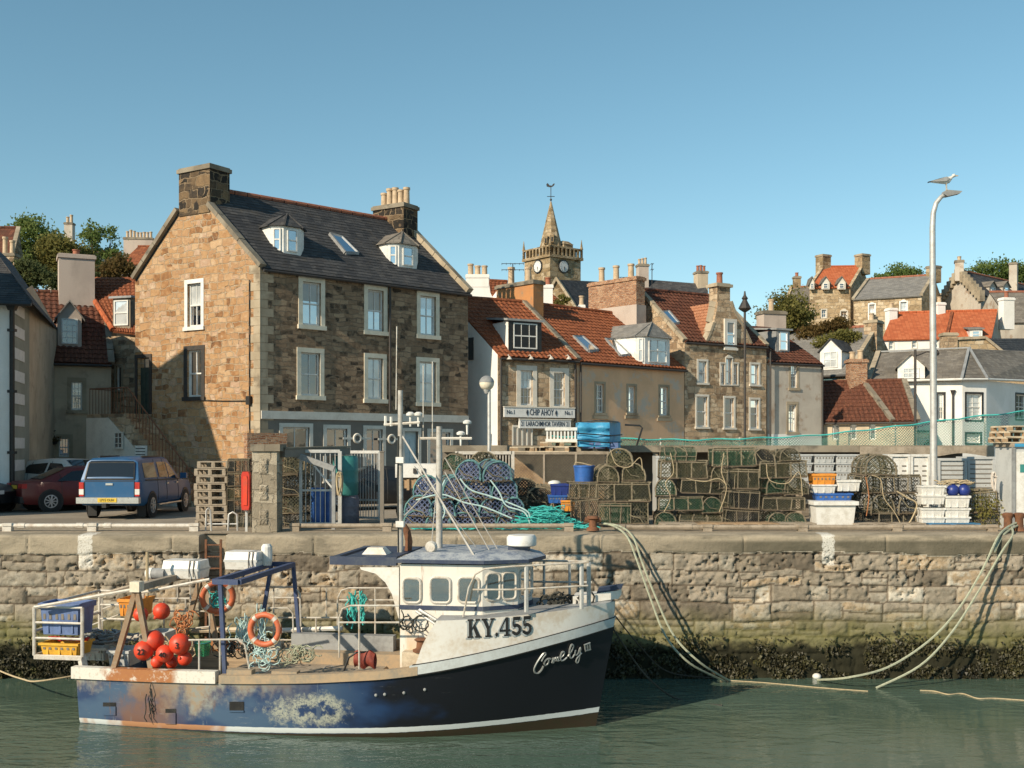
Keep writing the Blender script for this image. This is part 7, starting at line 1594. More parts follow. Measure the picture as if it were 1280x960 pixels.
M['boat_navy'] = paint('boat_navy_trim', (.028,.042,.085), (.07,.085,.11), .55, scale=3); M['pale_strip'] = paint('rubbing_strake', (.52,.56,.56), (.44,.46,.45), .4); M['planking'] = planks(); M['silver'] = paint('silver_lettering', (.33,.345,.335), (.22,.23,.22), .4, .3)
for sd in (-1, 1):
    strip('gunwale', 'gunwale', -.08, 3.05, lambda x_: hz(x_), lambda x_: hz(x_)+.23, .06, -.12, sd)['label'] = 'white gunwale with rust stains'
    strip('gunwale', 'gun_wood', 3.12, 7.0, lambda x_: hz(x_)+.0, lambda x_: hz(x_)+.16, .05, -.12, sd)['label'] = 'worn timber gunwale'
    strip('bulwark_lining', 'planking', .05, 7.2, lambda x_: .42, lambda x_: hz(x_)-.004, -.07, -.10, sd)
    strip('rubbing_strake', 'pale_strip', 6.85, 10.17, lambda x_: hz(x_)+.01, lambda x_: hz(x_)+.19, .045, -.05, sd)
    strip('strake_line', 'black', 6.85, 10.16, lambda x_: hz(x_)-.012, lambda x_: hz(x_)+.012, .05, -.03, sd); strip('strake_line', 'black', 6.9, 10.16, lambda x_: hz(x_)+.185, lambda x_: hz(x_)+.205, .04, -.03, sd)
    mb = MB(); ft = lambda x_: 2.27+.20*max(0, (x_-7.3)/2.9)**1.6; xs2 = np.linspace(6.95, 10.18, 26)
    for xx in xs2:
        z0 = hz(xx)+.19; z1 = ft(xx) if xx > 7.32 else z0+(ft(7.3)-z0)*max(0., (xx-6.95)/.37)**.8
        for k in range(5): zz = z0+(z1-z0)*k/4; mb.v.append(V((xx+rake(xx, hz(xx))+.05*(zz-z0)*max(0, (xx-8)/2.2), sd*(hd(xx)+.02*(zz-z0)), zz)))
    for i in range(25):
        for k in range(4): q = i*5+k; mb.f.append((q, q+5, q+6, q+1))
    mb.build('forecastle_side', M['boat_white'], boat, local=True, smooth=True)
dk = lambda x_, y: V((x_, y, .45))
mb = MB(); mb.grid(lambda u, v: V((.02+u*7.2, (v*2-1)*(hb(.02+u*7.2, .45)-.08), .45)), 20, 4); mb.build('deck', M['deck'], boat, local=True)
mb = MB(); mb.grid(lambda u, v: V((7.3+u*2.86+rake(7.3+u*2.86, hz(7.3+u*2.86)), (v*2-1)*hd(7.3+u*2.86), ft(7.3+u*2.86)-.01+.05*(1-(v*2-1)**2))), 20, 8); mb.build('foredeck', M['lead'], boat, local=True, smooth=True)
mb = MB(); zq_ = [.45, .8, 1.1, 1.3, 2.26]; mb.poly(*([(7.3, -hb(7.3, z_)+.05, z_) for z_ in zq_]+[(7.3, hb(7.3, z_)-.05, z_) for z_ in reversed(zq_)])); mb.build('forecastle_bulkhead', M['boat_white'], boat, local=True)
mb = MB(); mb.prism([(9.75,-.30,2.42), (10.62,-.05,2.52), (10.68,0,2.6), (10.62,.05,2.52), (9.75,.30,2.42)], (0,0,.16)); mb.build('bow_chock', M['boat_white'], boat, local=True); mb = MB(); mb.prism([(10.2,-.17,2.63), (10.68,-.05,2.71), (10.68,.05,2.71), (10.2,.17,2.63)], (.04,0,.10)); mb.build('bow_cap', M['boat_navy'], boat, local=True)
# ---- number on the forecastle, name on the bow
def bold_glyph(ch):
    B = lambda x0, y0, x1, y1: [(x0,y0),(x1,y0),(x1,y1),(x0,y1)]
    arc = lambda cx, cy, r0, r1, a0, a1, m, sy=1.: [[(cx+q*math.cos(t), cy+q*sy*math.sin(t)) for q, t in ((r0,t0),(r1,t0),(r1,t1),(r0,t1))] for t0, t1 in [(R(a0+(a1-a0)*i/m), R(a0+(a1-a0)*(i+1)/m)) for i in range(m)]]
    return {'K': [B(1,0,3.2,10), B(0,0,4.2,.9), B(0,9.1,4.2,10), [(3.2,3.9),(3.2,5.2),(7,9.4),(8,9.4)], [(4.2,5.4),(5.6,6.9),(9.3,.7),(6.6,.7)], B(5.7,0,10,.9), B(5.9,9.1,9.4,10)],
     'Y': [[(.8,9.3),(3.4,9.3),(6.0,5.0),(4.1,4.2)], [(5.3,4.6),(6.2,4.6),(8.7,9.3),(7.7,9.3)], B(4,.5,6.2,5), B(2.8,0,7.4,.9), B(0,9.1,4.4,10), B(6.6,9.1,10,10)],
     '.': [[(1.2+1.1*math.cos(t), 1.1+1.1*math.sin(t)) for t in [2*math.pi*i/10 for i in range(10)]]],
     '4': [B(4.6,0,6.7,10), B(3.4,0,7.8,.8), B(0,2.4,8.2,3.5), [(0,3.5),(1,3.5),(5.2,9.6),(4.6,10)]],
     '5': [B(1.2,4.9,2.0,10), [(1.2,8.2),(1.2,10),(6.8,10),(6.4,8.2)]]+arc(3.6,3.1,1.7,3.6,140,-150,12,.9)+[[(.3,1.2),(1.6,.7),(1.9,2.3),(.5,2.6)]]}[ch]
wid = {'K':10.6,'Y':10.2,'.':3.4,'4':9.0,'5':8.0}
def number(side, x0, x1, zb0, zb1, h, mat, off, name, dx=0, dz=0):
    tot = sum(wid[c] for c in 'KY.455'); mb = MB(); pen = 0
    for c in 'KY.455':
        for poly in bold_glyph(c):
            pts = []
            for gx, gy in poly:
                u = (pen+gx)/tot; xx = x0+(x1-x0)*u+dx; zz = zb0+(zb1-zb0)*u+h*gy/10+dz; xq = xx-rake(xx, hz(xx)); pts.append(V((xx, side*(hd(xq)+.02*(zz-hz(xq)-.19)+off), zz)))
            mb.prism(pts, (0, side*.006, 0))
        pen += wid[c]
    mb.build(name, M[mat], boat, local=True)
a_ = bl(583, 799, -1.70); b_ = bl(664, 795, -1.36)
number(-1, a_.x, b_.x, a_.z, b_.z, .35, 'pale_strip2' if 'pale_strip2' in M else 'lead', .006, 'number_shading', -.035, -.025); number(-1, a_.x, b_.x, a_.z, b_.z, .35, 'black', .014, 'registration_number')
mb = MB()
for st_ in ([(235,440),(262,385),(292,345),(270,333),(228,380),(170,470),(138,545),(150,592),(190,598),(232,560),(262,505)], [(330,402),(288,428),(270,474),(292,494),(325,462),(336,410),(362,412)], [(372,462),(384,420),(398,400),(396,440),(388,464)], [(398,428),(424,396),(432,402),(424,438)], [(430,420),(452,392),(462,398),(450,436),(474,428)], [(486,400),(532,352),(534,318),(508,322),(486,380),(496,430),(534,424),(574,388)], [(588,378),(642,292),(660,236),(636,220),(612,280),(606,350),(622,398),(652,384),(672,350)], [(690,290),(680,340),(696,358),(728,320),(752,262),(748,330),(730,430),(710,462),(694,440),(712,392),(770,330)], [(812,222),(822,302)], [(842,212),(852,298)], [(872,200),(882,286)], [(802,226),(882,196)], [(814,304),(890,284)]):
    P3 = [hull_hit(655+X/10.667, 785+Y/10.667)+V((0,-.012,0)) for X, Y in st_]; out = []
    for i in range(len(P3)-1):
        p0, p1, p2, p3 = P3[max(0,i-1)], P3[i], P3[i+1], P3[min(len(P3)-1,i+2)]
        for k in range(4): t = k/4; out.append(.5*((2*p1)+(p2-p0)*t+(2*p0-5*p1+4*p2-p3)*t*t+(3*p1-p0-3*p2+p3)*t**3) if len(P3) > 2 else p1.lerp(p2, t))
    out.append(P3[-1]); mb.tube(out, .019, 5)
mb.build('name_lettering', M['silver'], boat, local=True, smooth=True)
for i, (x0, y0, x1, y1, mt) in enumerate(((129,878,145,894,'black'), (207,886,220,905,'black'), (287,877,305,890,'black'))):
    of_ = V((0,-.006,0)); ym = y0+(5 if i < 2 else 11); mb = MB(); mb.prism([hull_hit(a, b)+of_ for a, b in ((x0,y0),(x1,y0),(x1,ym),(x0,ym))], (0,-.004,0)); fl_ = mb.build('scupper', M['black'], boat, local=True); mb = MB(); mb.prism([hull_hit(a, b)+of_ for a, b in ((x0,ym),(x1,ym),(x1,y1),(x0,y1))], (0,-.016,0)); mb.build('flap', M['hull'], fl_, local=True)
for x_, y_ in ((470,869),(481,868),(505,866),(531,862)): mb = MB(); mb.ball(hull_hit(x_, y_), .032, 8, 6); mb.build('hull_bolt', M['lead'], boat, local=True)
# ---- wheelhouse
yw = -1.12; x0 = bl(500, 740, yw).x; x1 = bl(603, 740, yw).x; zr = bl(560, 706, yw).z; fp = [(x0,yw), (x1,yw), (x1+.62,-.72), (x1+.80,0), (x1+.62,.72), (x1,-yw), (x0,-yw)]
mb = MB(); mb.prism([(a, b, .5) for a, b in fp], (0,0,zr-.5)); n = NT('wheelhouse_white'); o = n.obj(); s = n.n('ShaderNodeSeparateXYZ', Vector=o)
f = n.noise(n.map(o, (3,3,.5)), 1.3, 5, .65); k = n.rng(s.outputs[2], 2.5, 1.5); c = n.mix(n.math('MULTIPLY', n.rng(f, .42, .66), n.math('MULTIPLY_ADD', k, .7, .12)), (.71,.69,.63), (.56,.38,.22))
c = n.mix(n.math('MULTIPLY', n.rng(n.noise(n.map(o, (6,6,.7)), 1.5, 4, .7), .57, .70), .75), c, (.30,.13,.05)); wh_m = n.fin(c, .4); house_ = mb.build('wheelhouse', wh_m, boat, local=True)
zs_ = bl(560, 760, yw).z
mb = MB(); fo = [(a+(.02 if a > x0 else 0), b*1.02) for a, b in fp]; mb.prism([(a, b, zs_-.04) for a, b in fo], (0,0,.08)); mb.build('blue_band', M['boat_navy'], house_, local=True)
def boat_window(Wl, r, rounded=True):
    u0, u1, z0, z1 = r; m = 5; rad = min(.09, (u1-u0)*.3); pts = []
    for cx, cz, a0 in ((u1-rad,z0+rad,-90),(u1-rad,z1-rad,0),(u0+rad,z1-rad,90),(u0+rad,z0+rad,180)):
        for i in range(m): t = R(a0+90*i/(m-1)); pts.append((cx+rad*math.cos(t), cz+rad*math.sin(t)))
    mb = MB(); mb.tube([Wl.pt(u, z, .008) for u, z in pts], .028, 6, True); wn = mb.build('window', M['pale_metal'], house_, local=True, smooth=True)
    mb = MB(); mb.poly(*[Wl.pt(u, z, .012) for u, z in pts]); mb.build('pane', M['glass_boat'], wn, local=True)
M['glass_boat'] = mk_glass('boat_glass', (.035,.04,.032), .22)
Wn = Wall((x0,yw), (x1,yw))
for a in ((504,723,526,753), (538,722,563,753), (573,722,599,753)): p, q = bl(a[0], a[3], yw), bl(a[2], a[1], yw); boat_window(Wn, (p.x-x0, q.x-x0, p.z, q.z))
Wf = Wall(fp[1], fp[2]); zz0, zz1 = zs_+.15, zr-.16; boat_window(Wf, (.08, Wf.L*.48, zz0, zz1)); boat_window(Wf, (Wf.L*.56, Wf.L*.94, zz0, zz1)); Wg = Wall(fp[2], fp[3]); boat_window(Wg, (.08, Wg.L*.92, zz0, zz1)); Wg = Wall(fp[3], fp[4]); boat_window(Wg, (.08, Wg.L*.92, zz0, zz1))
Wp = Wall(fp[5], fp[6]); [boat_window(Wp, (u, u+.4, zz0, zz1)) for u in (.2, .8)]; Wa = Wall(fp[6], fp[0]); boat_window(Wa, (.2,.7,zz0,zz1)); boat_window(Wa, (1.5,2.0,zz0,zz1))
mb = MB(); ro = [(x0-.05,yw-.1), (x1+.05,yw-.1), (x1+.85,-.85), (x1+1.08,0), (x1+.85,.85), (x1+.05,-yw+.1), (x0-.05,-yw+.1)]
mb.prism([(a, b, zr+.03) for a, b in ro], (0,0,.07)); mb.build('roof', M['boat_navy'], house_, local=True); mb = MB(); rc = ((x0+x1)/2+.2, 0)
k1 = [V((a, b, zr+.10)) for a, b in ro]; k2 = [V((rc[0]+(a-rc[0])*.78, b*.72, zr+.21)) for a, b in ro]; nn_ = len(ro)
for i in range(nn_): mb.poly(k1[i], k1[(i+1)%nn_], k2[(i+1)%nn_], k2[i])
mb.poly(*k2); mb.build('roof_top', paint('roof_deck_paint', (.40,.42,.43), (.10,.13,.20), .6, scale=5), house_, local=True)
xa = bl(413, 710, yw).x; mb = MB(); mb.pbox((xa, yw-.05, zr-.03), (x0-xa-.06,0,0), (0,.12,0), (0,0,.16)); mb.pbox((xa, -yw-.07, zr-.03), (x0-xa-.06,0,0), (0,.12,0), (0,0,.16)); mb.pbox((xa, yw+.07, zr-.02), (.12,0,0), (0,-2*yw-.14,0), (0,0,.14)); mb.pbox((xa+.3, yw+.07, zr+.1), (x0-xa-.4,0,0), (0,-2*yw-.14,0), (0,0,.03)); mb.build('aft_canopy', M['boat_navy'], house_, local=True)
for yy in (yw-.02, -yw-.04): mb = MB(); mb.prism([V((bl(a, b, yw).x, yy, bl(a, b, yw).z)) for a, b in ((450,709),(499,709),(499,775),(495,760),(490,742),(482,728),(470,717),(452,712))], (0,.06,0)); mb.build('canopy_bracket', M['boat_white'], house_, local=True)
mb = MB(); c = bl(471, 703, -.5); mb.taper((c.x, c.y, zr+.13), (.5,.4), (.3,.25), .13); mb.build('vent_box', M['boat_white'], house_, local=True)
mb = MB(); c = bl(652, 692, 0); rz_ = zr+.20; mb.lathe([(.27,rz_+.08),(.30,rz_+.10),(.30,rz_+.25),(.26,rz_+.30)], (c.x, 0, 0), 20); rd = mb.build('radar_dome', M['white_plastic'], house_, local=True, smooth=True); mb = MB(); mb.box((c.x-.05, 0, rz_), (.4,.3,.18)); mb.build('radar_base', M['boat_navy'], rd, local=True)
mb = MB(); mb.lathe([(.09,0),(.12,.06),(.12,.1),(.09,.1)], V((bl(538,698,-.8).x, -.8, zr+.3)), 14, 'Y'); mb.build('search_light', M['pale_metal'], house_, local=True)
p = bl(510, 692, .2); mb = MB(); mb.tube([(p.x,.2,zr+.1), (p.x+.02,.2,zr+.32), (p.x-.02,.2,zr+.52), (p.x-.10,.2,zr+.64)], .075, 10); mb.build('exhaust', M['rust'], house_, local=True, smooth=True)
# ---- masts, aerials, stays
def mast(px, pyt, y, r, r2): a = bl(px, 692, y); b = bl(px, pyt, y); mb = MB(); mb.tube([(a.x,y,zr+.1), (b.x,y,b.z)], r, 10, r2=r2); return mb.build('mast', M['mast'], boat, local=True, smooth=True)
m1 = mast(500.5, 488, -.1, .060, .05); m2 = mast(549, 533, .1, .07, .06)
def tb(parent, name, mat, px_pts, y, r, n=6): mb = MB(); mb.tube([bl(a, b, y) for a, b in px_pts], r, n); return mb.build(name, M[mat], parent, local=True, smooth=True)
tb(m1, 'cross_arm', 'pale_metal', ((480,531),(525,528)), -.1, .03); tb(m2, 'cross_arm', 'pale_metal', ((525,548),(590,548)), .1, .03)
for m_, px, py, y in ((m1,513,517,-.1), (m1,523,517,-.1), (m2,584,527,.1), (m2,576,541,.1)): p = bl(px, py, y); mb = MB(); mb.lathe([(.02,-.26),(.025,-.05),(.085,-.04),(.09,0),(.04,.035)], p, 10); mb.build('aerial_mushroom', M['white_plastic'], m_, local=True, smooth=True)
for m_, px, py, y in ((m1,482,523,-.1), (m1,489,524,-.1)): p = bl(px, py, y); mb = MB(); mb.tube([p-V((0,0,.14)), p+V((0,0,.05))], .03, 6); mb.build('aerial_stub', M['white_plastic'], m_, local=True)
tb(m1, 'whip_aerial', 'pale_metal', ((495,512),(496,408)), -.1, .012, 5); tb(m2, 'whip_aerial', 'pale_metal', ((529,546),(529,457)), .1, .012, 5); tb(m2, 'whip_aerial', 'pale_metal', ((540.5,546),(540.5,452)), .1, .012, 5); tb(m1, 'wire_run', 'rope_dark', ((498,545),(497,600),(498,690)), -.16, .015, 5)
for p in (bl(500.5,575,-.16), bl(500.5,655,-.16)): mb = MB(); mb.box(p, (.16,.14,.12)); mb.build('lamp_bracket', M['white_plastic'], m1, local=True)
mb = MB()
for (a, b, ya, yb) in (((503,545),(597,702),-.1,-1.0), ((518,583),(600,690),-.1,.5), ((556,572),(625,692),.1,.1), ((556,590),(614,692),.1,-.2), ((545,620),(538,694),.0,-.7), ((549,600),(500,650),.1,-.1)): mb.tube([bl(*a, ya), bl(*b, yb)], .011 if a[0] != 503 else .022, 5)
mb.build('stays', M['mast'], boat, local=True, smooth=True)
# ---- rails
def rail(lines, y, r=.019, mat='rail_paint', name='rail'): mb = MB(); [mb.tube([bl(a, b, y if len(q) == 0 else q[0]) for a, b, *q in l], r, 6) for l in lines]; return mb.build(name, M[mat], boat, local=True, smooth=True)
rail([[(579,771),(586,735),(594,718),(606,711),(640,708),(736,703,-.95)], [(591,737),(640,737),(735,732,-.95)]], -1.35); rail([[(733,702),(690,701),(660,701),(640,702)], [(740,728),(660,727)]], .75, .024)
for px, pt_, pb, y in ((658,707,765,-1.25), (727,703,761,-.9), (736,703,757,-.7), (660,701,750,.8), (712,701,750,.75), (680,701,752,.8)): rail([[(px,pt_),(px,pb)]], y, .045 if y < 0 else .03, 'galv', 'rail_post')
rail([[(424,822),(424,772),(428,761),(438,757),(499,757)], [(424,778),(499,778)], [(449,757),(449,836)]], -1.62); rail([[(422,783),(422,748),(427,738),(436,735),(499,735)], [(424,750),(499,750)], [(469,735),(469,800)]], 1.62)
rail([[(236,800),(298,799),(306,806),(313,842)], [(249,800),(249,842)], [(275,800),(275,842)]], -1.62); rail([[(335,760),(360,760),(366,767),(367,800)], [(335,734),(368,734),(375,742),(376,783)], [(340,747),(376,747)], [(342,734),(342,800)]], 1.5)
rail([[(105,770),(165,748),(262,748)], [(105,785),(160,764),(262,764)], [(120,800),(262,783)]]+[[(x_,748),(x_,800)] for x_ in (128,152,178,205,232)], 1.6, .018); rail([[(345,788),(428,785)]], 1.75, .055, 'boat_white', 'fender_tube'); rail([[(240,788),(345,786)]], 1.72, .06, 'wood_pale', 'fender_tube')
# ---- gantries
def beam(name, mat, pts, w, parent=boat): mb = MB(); [mb.bar(a, b, w) for a, b in zip(pts, pts[1:])]; return mb.build(name, M[mat], parent, local=True)
tn = bl(171, 735, -1.5); tf = V((tn.x, 1.5, tn.z+.02)); g1 = beam('gantry_beam', 'rust_wood' if 'rust_wood' in M else 'wood_grey', (tn, tf), .13)
for sd, t_ in ((-1, tn), (1, tf)):
    for dx_, zb_ in ((-.52, 1.0), (.34, 1.0)): beam('gantry_leg', 'gantry', (t_, V((t_.x+dx_, sd*1.5, zb_))), .10) if 'gantry' in M else beam('gantry_leg', 'wood_grey', (t_, V((t_.x+dx_, sd*1.5, zb_))), .10)
mb = MB(); mb.box(tn+V((0,0,.03)), (.2,.2,.2)); mb.build('gantry_head', M['cream_paint'], boat, local=True)
bn = bl(268, 727, -1.45); bf = V((bn.x+.02, 1.5, bn.z+.03)); beam('blue_gantry', 'gantry_blue', (bn, bf), .10); beam('blue_gantry', 'gantry_blue', (bn+V((.5,0,0)), bf+V((.5,0,0))), .10)
for a, b in ((bn+V((.12,0,0)), V((bn.x+.2,-1.40,1.0))), (bf, V((bf.x-.35,1.55,1.0))), (bf+V((.5,0,0)), V((bf.x+.65,1.55,1.0)))): beam('blue_gantry_leg', 'gantry_blue', (a, b), .075)
beam('blue_gantry', 'gantry_blue', (bn, bn+V((.5,0,0))), .1); beam('blue_gantry', 'gantry_blue', (bf, bf+V((.5,0,0))), .1)
tb(boat, 'boom', 'pale_metal', ((44,759),(171,736)), -1.45, .035); tb(boat, 'boom', 'wood_grey', ((112,747),(200,722)), .6, .035); tb(boat, 'boom', 'pale_metal', ((171,742),(262,724)), -1.0, .03); tb(boat, 'pole', 'rope_tan', ((184,745),(184,690)), -.4, .03)
def canister(px0, px1, py0, py1, y, label, rz=0):
    p, q = bl(px0, py1, y), bl(px1, py0, y); t = thing('liferaft_canister', label, 'liferaft', bw((p+q)/2), -PHI); Lx, Hz = (q.x-p.x)/2, (q.z-p.z)/2; mb = MB()
    for z0, z1, a0, a1 in ((-Hz, -.02, .84, 1.), (.02, Hz, 1., .80)):
        sec = []
        for s_, zq in ((a0, z0), (a1, z1)):
            mb.v += [V((sx*Lx*(.9+.1*s_)*c_, sy*.30*s_*c2, zq)) for sx, sy, c_, c2 in ((-1,-1,.92,1),(1,-1,.92,1),(1,-1,1,.8),(1,1,1,.8),(1,1,.92,1),(-1,1,.92,1),(-1,1,1,.8),(-1,-1,1,.8))]
        b0 = len(mb.v)-16
        for k in range(8): mb.f.append((b0+k, b0+(k+1)%8, b0+8+(k+1)%8, b0+8+k))
        mb.f += [tuple(range(b0, b0+8)), tuple(range(b0+8, b0+16))]
    mb.build('shell', M['white_plastic'], t, local=True); mb = MB(); mb.box((0,0,0), (Lx*1.96,.60,.05)); mb.build('seam_band', M['grey_plastic'], t, local=True); mb = MB()
    for xx in (.5, .72): mb.tube([(Lx*xx,-.30,-Hz*.8), (Lx*xx,-.315,0), (Lx*xx,-.27,Hz*.98), (Lx*xx,.27,Hz*.98)], .012, 4)
    mb.build('straps', M['dark_paint'], t, local=True)
canister(209, 256, 700, 721, .35, 'white liferaft canister on the wooden stern gantry'); canister(286, 328, 689, 710, .9, 'white liferaft canister on the blue gantry')
p = bl(198, 717, .1); t = thing('gas_cylinder', 'grey cylinder with a white end lying on the stern gantry beam', 'cylinder', bw(p), -PHI); mb = MB(); mb.lathe([(.04,-.24),(.11,-.2),(.12,.0),(.12,.16)], (0,0,0), 14, 'X'); mb.build('tank', M['lead'], t, local=True, smooth=True); mb = MB(); mb.lathe([(.1,-.26),(.125,-.2),(.125,-.12)], (0,0,0), 14, 'X'); mb.build('end_cap', M['white_plastic'], t, local=True)
mb = MB(); c = bl(333.5, 695, 1.0); mb.lathe([(.10,-.2),(.12,-.1),(.12,.2),(.08,.26)], c, 12); mb.build('light_housing', M['white_plastic'], boat, local=True)
# ---- stern basket
xa, xb = bl(43, 790, -1.3).x, bl(103, 790, -1.3).x; z0, z1 = bl(70, 820, -1.3).z, bl(70, 759, -1.3).z; mb = MB()
for y in (-1.3, 1.2):
    for z in (z0, z0+(z1-z0)*.36, z0+(z1-z0)*.68, z1): mb.tube([(xa,y,z), (xb,y,z)], .024, 6)
    for x_ in (xa, xb): mb.tube([(x_,y,z0), (x_,y,z1)], .035, 6)
for z in (z0, z0+(z1-z0)*.5, z1): mb.tube([(xa,-1.3,z), (xa,1.2,z)], .03, 6)
for i in range(9): mb.bar((xa,-1.3+.31*i,z0-.02), (xb,-1.3+.31*i,z0-.02), .05)
mb.pbox((xa,-1.33,z0-.07), (xb-xa,0,0), (0,.06,0), (0,0,.08)); mb.build('stern_basket', M['pale_metal'], boat, local=True, smooth=True)
mb = MB(); mb.bar((xb-.05,-1.25,z0), (xb+.05,-1.3,1.0), .12); mb.bar((xb-.05,1.15,z0), (xb+.05,1.2,1.0), .12); mb.build('basket_bracket', M['pale_metal'], boat, local=True)
def on_boat(k, px, py, w, h, y, label, rz=0):
    p = bl(px, py+h/2, y); q = bl(px+w, py+h/2, y); q2 = bl(px, py-h/2, y); return CT[k].place(bw((p.x, y+.22, p.z)), -PHI+rz, ((q.x-p.x)/.85, 1.3, (q2.z-p.z)/.285), label)
on_boat('bluegrey', 77, 773, 52, 40, -1.15, 'big faded blue crate in the stern basket'); on_boat('yellow', 76, 811, 50, 16, -1.2, 'yellow crate at the bottom of the stern basket'); on_boat('orange', 164, 759, 30, 22, .8, 'orange crate behind the stern gantry legs')
for i, (px, py, w, y) in enumerate(((120,815,26,-.2), (150,822,28,-.5), (196,800,26,.4))): on_boat('grey', px, py, w, 20, y, ['grey fish box on deck nearest the stern basket','grey fish box on deck under the stern gantry','grey fish box on deck behind the red buoys'][i])
rr = random.Random(12); mb = MB()
for k in range(60):
    c = bl(rr.gauss(128,14), rr.uniform(788,802), -.2+rr.random()*.5); a = rr.uniform(0,6.3); R_ = rr.uniform(.1,.3); mb.tube([bw(c+V((R_*math.cos(a+i*.7), R_*.7*math.sin(a+i*.7), rr.uniform(-.05,.05)))) for i in range(rr.randint(4,8))], rr.uniform(.012,.025), 4)
tag(mb.build('net_heap', M['lead'], None), 'grey heap of old net and rope beside the stern basket', 'net heap'); mb = MB()
for k in range(14): c = bl(rr.uniform(60,96), 799, -1.0+rr.random()*.6); mb.tube([bw(c+V((x_*.1, rr.uniform(-.05,.05), rr.uniform(-.02,.04)))) for x_ in range(4)], .03, 5)
tag(mb.build('orange_netting', M['lamp_red'], None), 'strip of red orange netting under the faded blue crate', 'netting')
# ---- buoys, lifebuoys, ropes aboard
for px, py, r, y, lb in ((180,813,13.5,-1.5,'red buoy at the left of the near bunch, white tip'), (192,801,14.5,-1.35,'large red buoy on top of the near bunch'), (225,805,14.5,-1.5,'large red buoy at the right of the near bunch'), (231,823,10,-1.4,'small red buoy low at the right of the near bunch'), (206,817,12,-1.55,'red buoy in the middle of the near bunch'), (196,827,9,-1.45,'small red buoy lowest in the near bunch'), (202,764,11.5,.3,'single red buoy behind the stern gantry leg'), (176,768,10,.5,'red buoy pressed against the orange crate'), (214,828,9,-1.3,'small red buoy low in the middle of the bunch')):
    p = bl(px, py, y); D_ = (bw(p)).y; r_ = r*.92/F*D_; t = thing('net_buoy', lb, 'buoy', bw(p), rr.uniform(0,6), 'red net buoys on the boat'); mb = MB(); mb.ball((0,0,0), r_, 18, 12); mb.build('float', M['buoy'], t, smooth=True, local=True); mb = MB(); mb.lathe([(r_*.22,r_*.9),(r_*.2,r_*1.15),(r_*.12,r_*1.22)], (0,0,0), 8, m=Matrix.Rotation(rr.uniform(1.2,2.6), 3, 'X')); mb.build('eye', M['white_plastic'] if 'white tip' in lb else M['buoy'], t, local=True)
    if r > 11 and y < 0:
        m3 = Matrix.Rotation(-t.rotation_euler.z-PHI*0, 3, 'Z'); text_obj({180:'22',192:'',225:'3',206:'40'}.get(px, ''), r_*.8, M['black'], t, m3@V((0,-r_*1.0,0)), m3@V((1,0,0)), (0,0,1), 'number', world=False, ext=.012) if {180:'22',225:'3',206:'40'}.get(px) else None
def lifebuoy(px, py, r, y, label, tilt=0, yaw=0):
    p = bl(px, py, y); Ro = r/F*bw(p).y; t = thing('lifebuoy', label, 'lifebuoy', bw(p), -PHI+yaw); t.rotation_euler.x = tilt; rt = Ro*.17; rm = Ro-rt
    c = lambda a: V((rm*math.cos(a), 0, rm*math.sin(a))); mb = MB(); mb.tube([c(2*math.pi*i/36) for i in range(36)], rt, 10, True); mb.build('ring', M['lifering'], t, local=True, smooth=True); mb = MB()
    for q in (.8, 2.3, 3.9, 5.5): mb = MB(); mb.tube([c(q+d*.06) for d in (-2,-1,0,1,2)], rt*1.05, 10); mb.build('band', M['reflective'], t, local=True, smooth=True)
    mb = MB(); mb.tube([c(2*math.pi*i/24)*(1.12+.12*abs(math.sin(i*math.pi/6)))+V((0,-rt*.4,0)) for i in range(24)], .010, 4, True); mb.build('grab_line', M['rope_tan'], t, local=True)
lifebuoy(331, 787, 22.5, -1.66, 'orange lifebuoy hanging upright on the near side rail'); lifebuoy(272, 746, 22.5, .4, 'orange lifebuoy hanging behind the gantry legs under the blue frame', .2, .5)
def tangle(name, label, px, py, sx, sy, y, mat, n_, r, seed, cat='rope', drop=False):
    rr = random.Random(seed); mb = MB()
    for k in range(n_):
        c = bl(rr.gauss(px, sx), rr.gauss(py, sy), y+rr.uniform(-.08,.08))
        if drop: mb.tube([bw(c+V((rr.uniform(-.04,.04), rr.uniform(-.03,.03), -i*.09))) for i in range(rr.randint(4,8))], r, 4)
        else: a = rr.uniform(0,6.3); R_ = rr.uniform(.05,.16); mb.tube([bw(c+V((R_*math.cos(a+i*.7), rr.uniform(-.04,.04), R_*math.sin(a+i*.7)))) for i in range(rr.randint(5,9))], r, 4)
    return tag(mb.build(name, M[mat], None), label, cat)
tangle('rope_hank', 'green rope hank hanging on the rail aft of the wheelhouse', 440, 745, 2.5, 3, 1.55, 'rope_teal', 14, .016, 1, drop=True); tangle('rope_hank', 'second green rope loop hanging on the far rail', 452, 745, 2, 3, 1.5, 'rope_teal', 10, .016, 2, drop=True)
tangle('rope_tangle', 'pale green rope tangle under the near lifebuoy', 328, 818, 8, 9, -1.55, 'rope_white', 24, .011, 3); tangle('rope_tangle', 'brown rope bunch above the right red buoy', 230, 777, 4, 9, -1.3, 'rope_orange', 22, .014, 4); tangle('rope_tangle', 'pale ropes hanging on the rail left of the near lifebuoy', 303, 778, 5, 6, .6, 'rope_white', 22, .012, 5, drop=True); tangle('rope_tangle', 'dark twine knot hanging over the rusty gunwale', 188, 862, 3, 8, -1.63, 'rope_dark', 7, .010, 6, drop=True); tangle('rope_tangle', 'blue rope bunch inside the far lifebuoy', 274, 752, 4, 6, .5, 'rope_teal', 16, .012, 7); tangle('rope_tangle', 'dark rope and hose bundle under the wheelhouse side', 510, 775, 7, 5, -1.25, 'rope_dark', 9, .014, 8)
tangle('rope_heap', 'dark heap of rope on the foredeck inside the rails', 702, 752, 14, 4, -.2, 'rope_dark', 40, .02, 9)
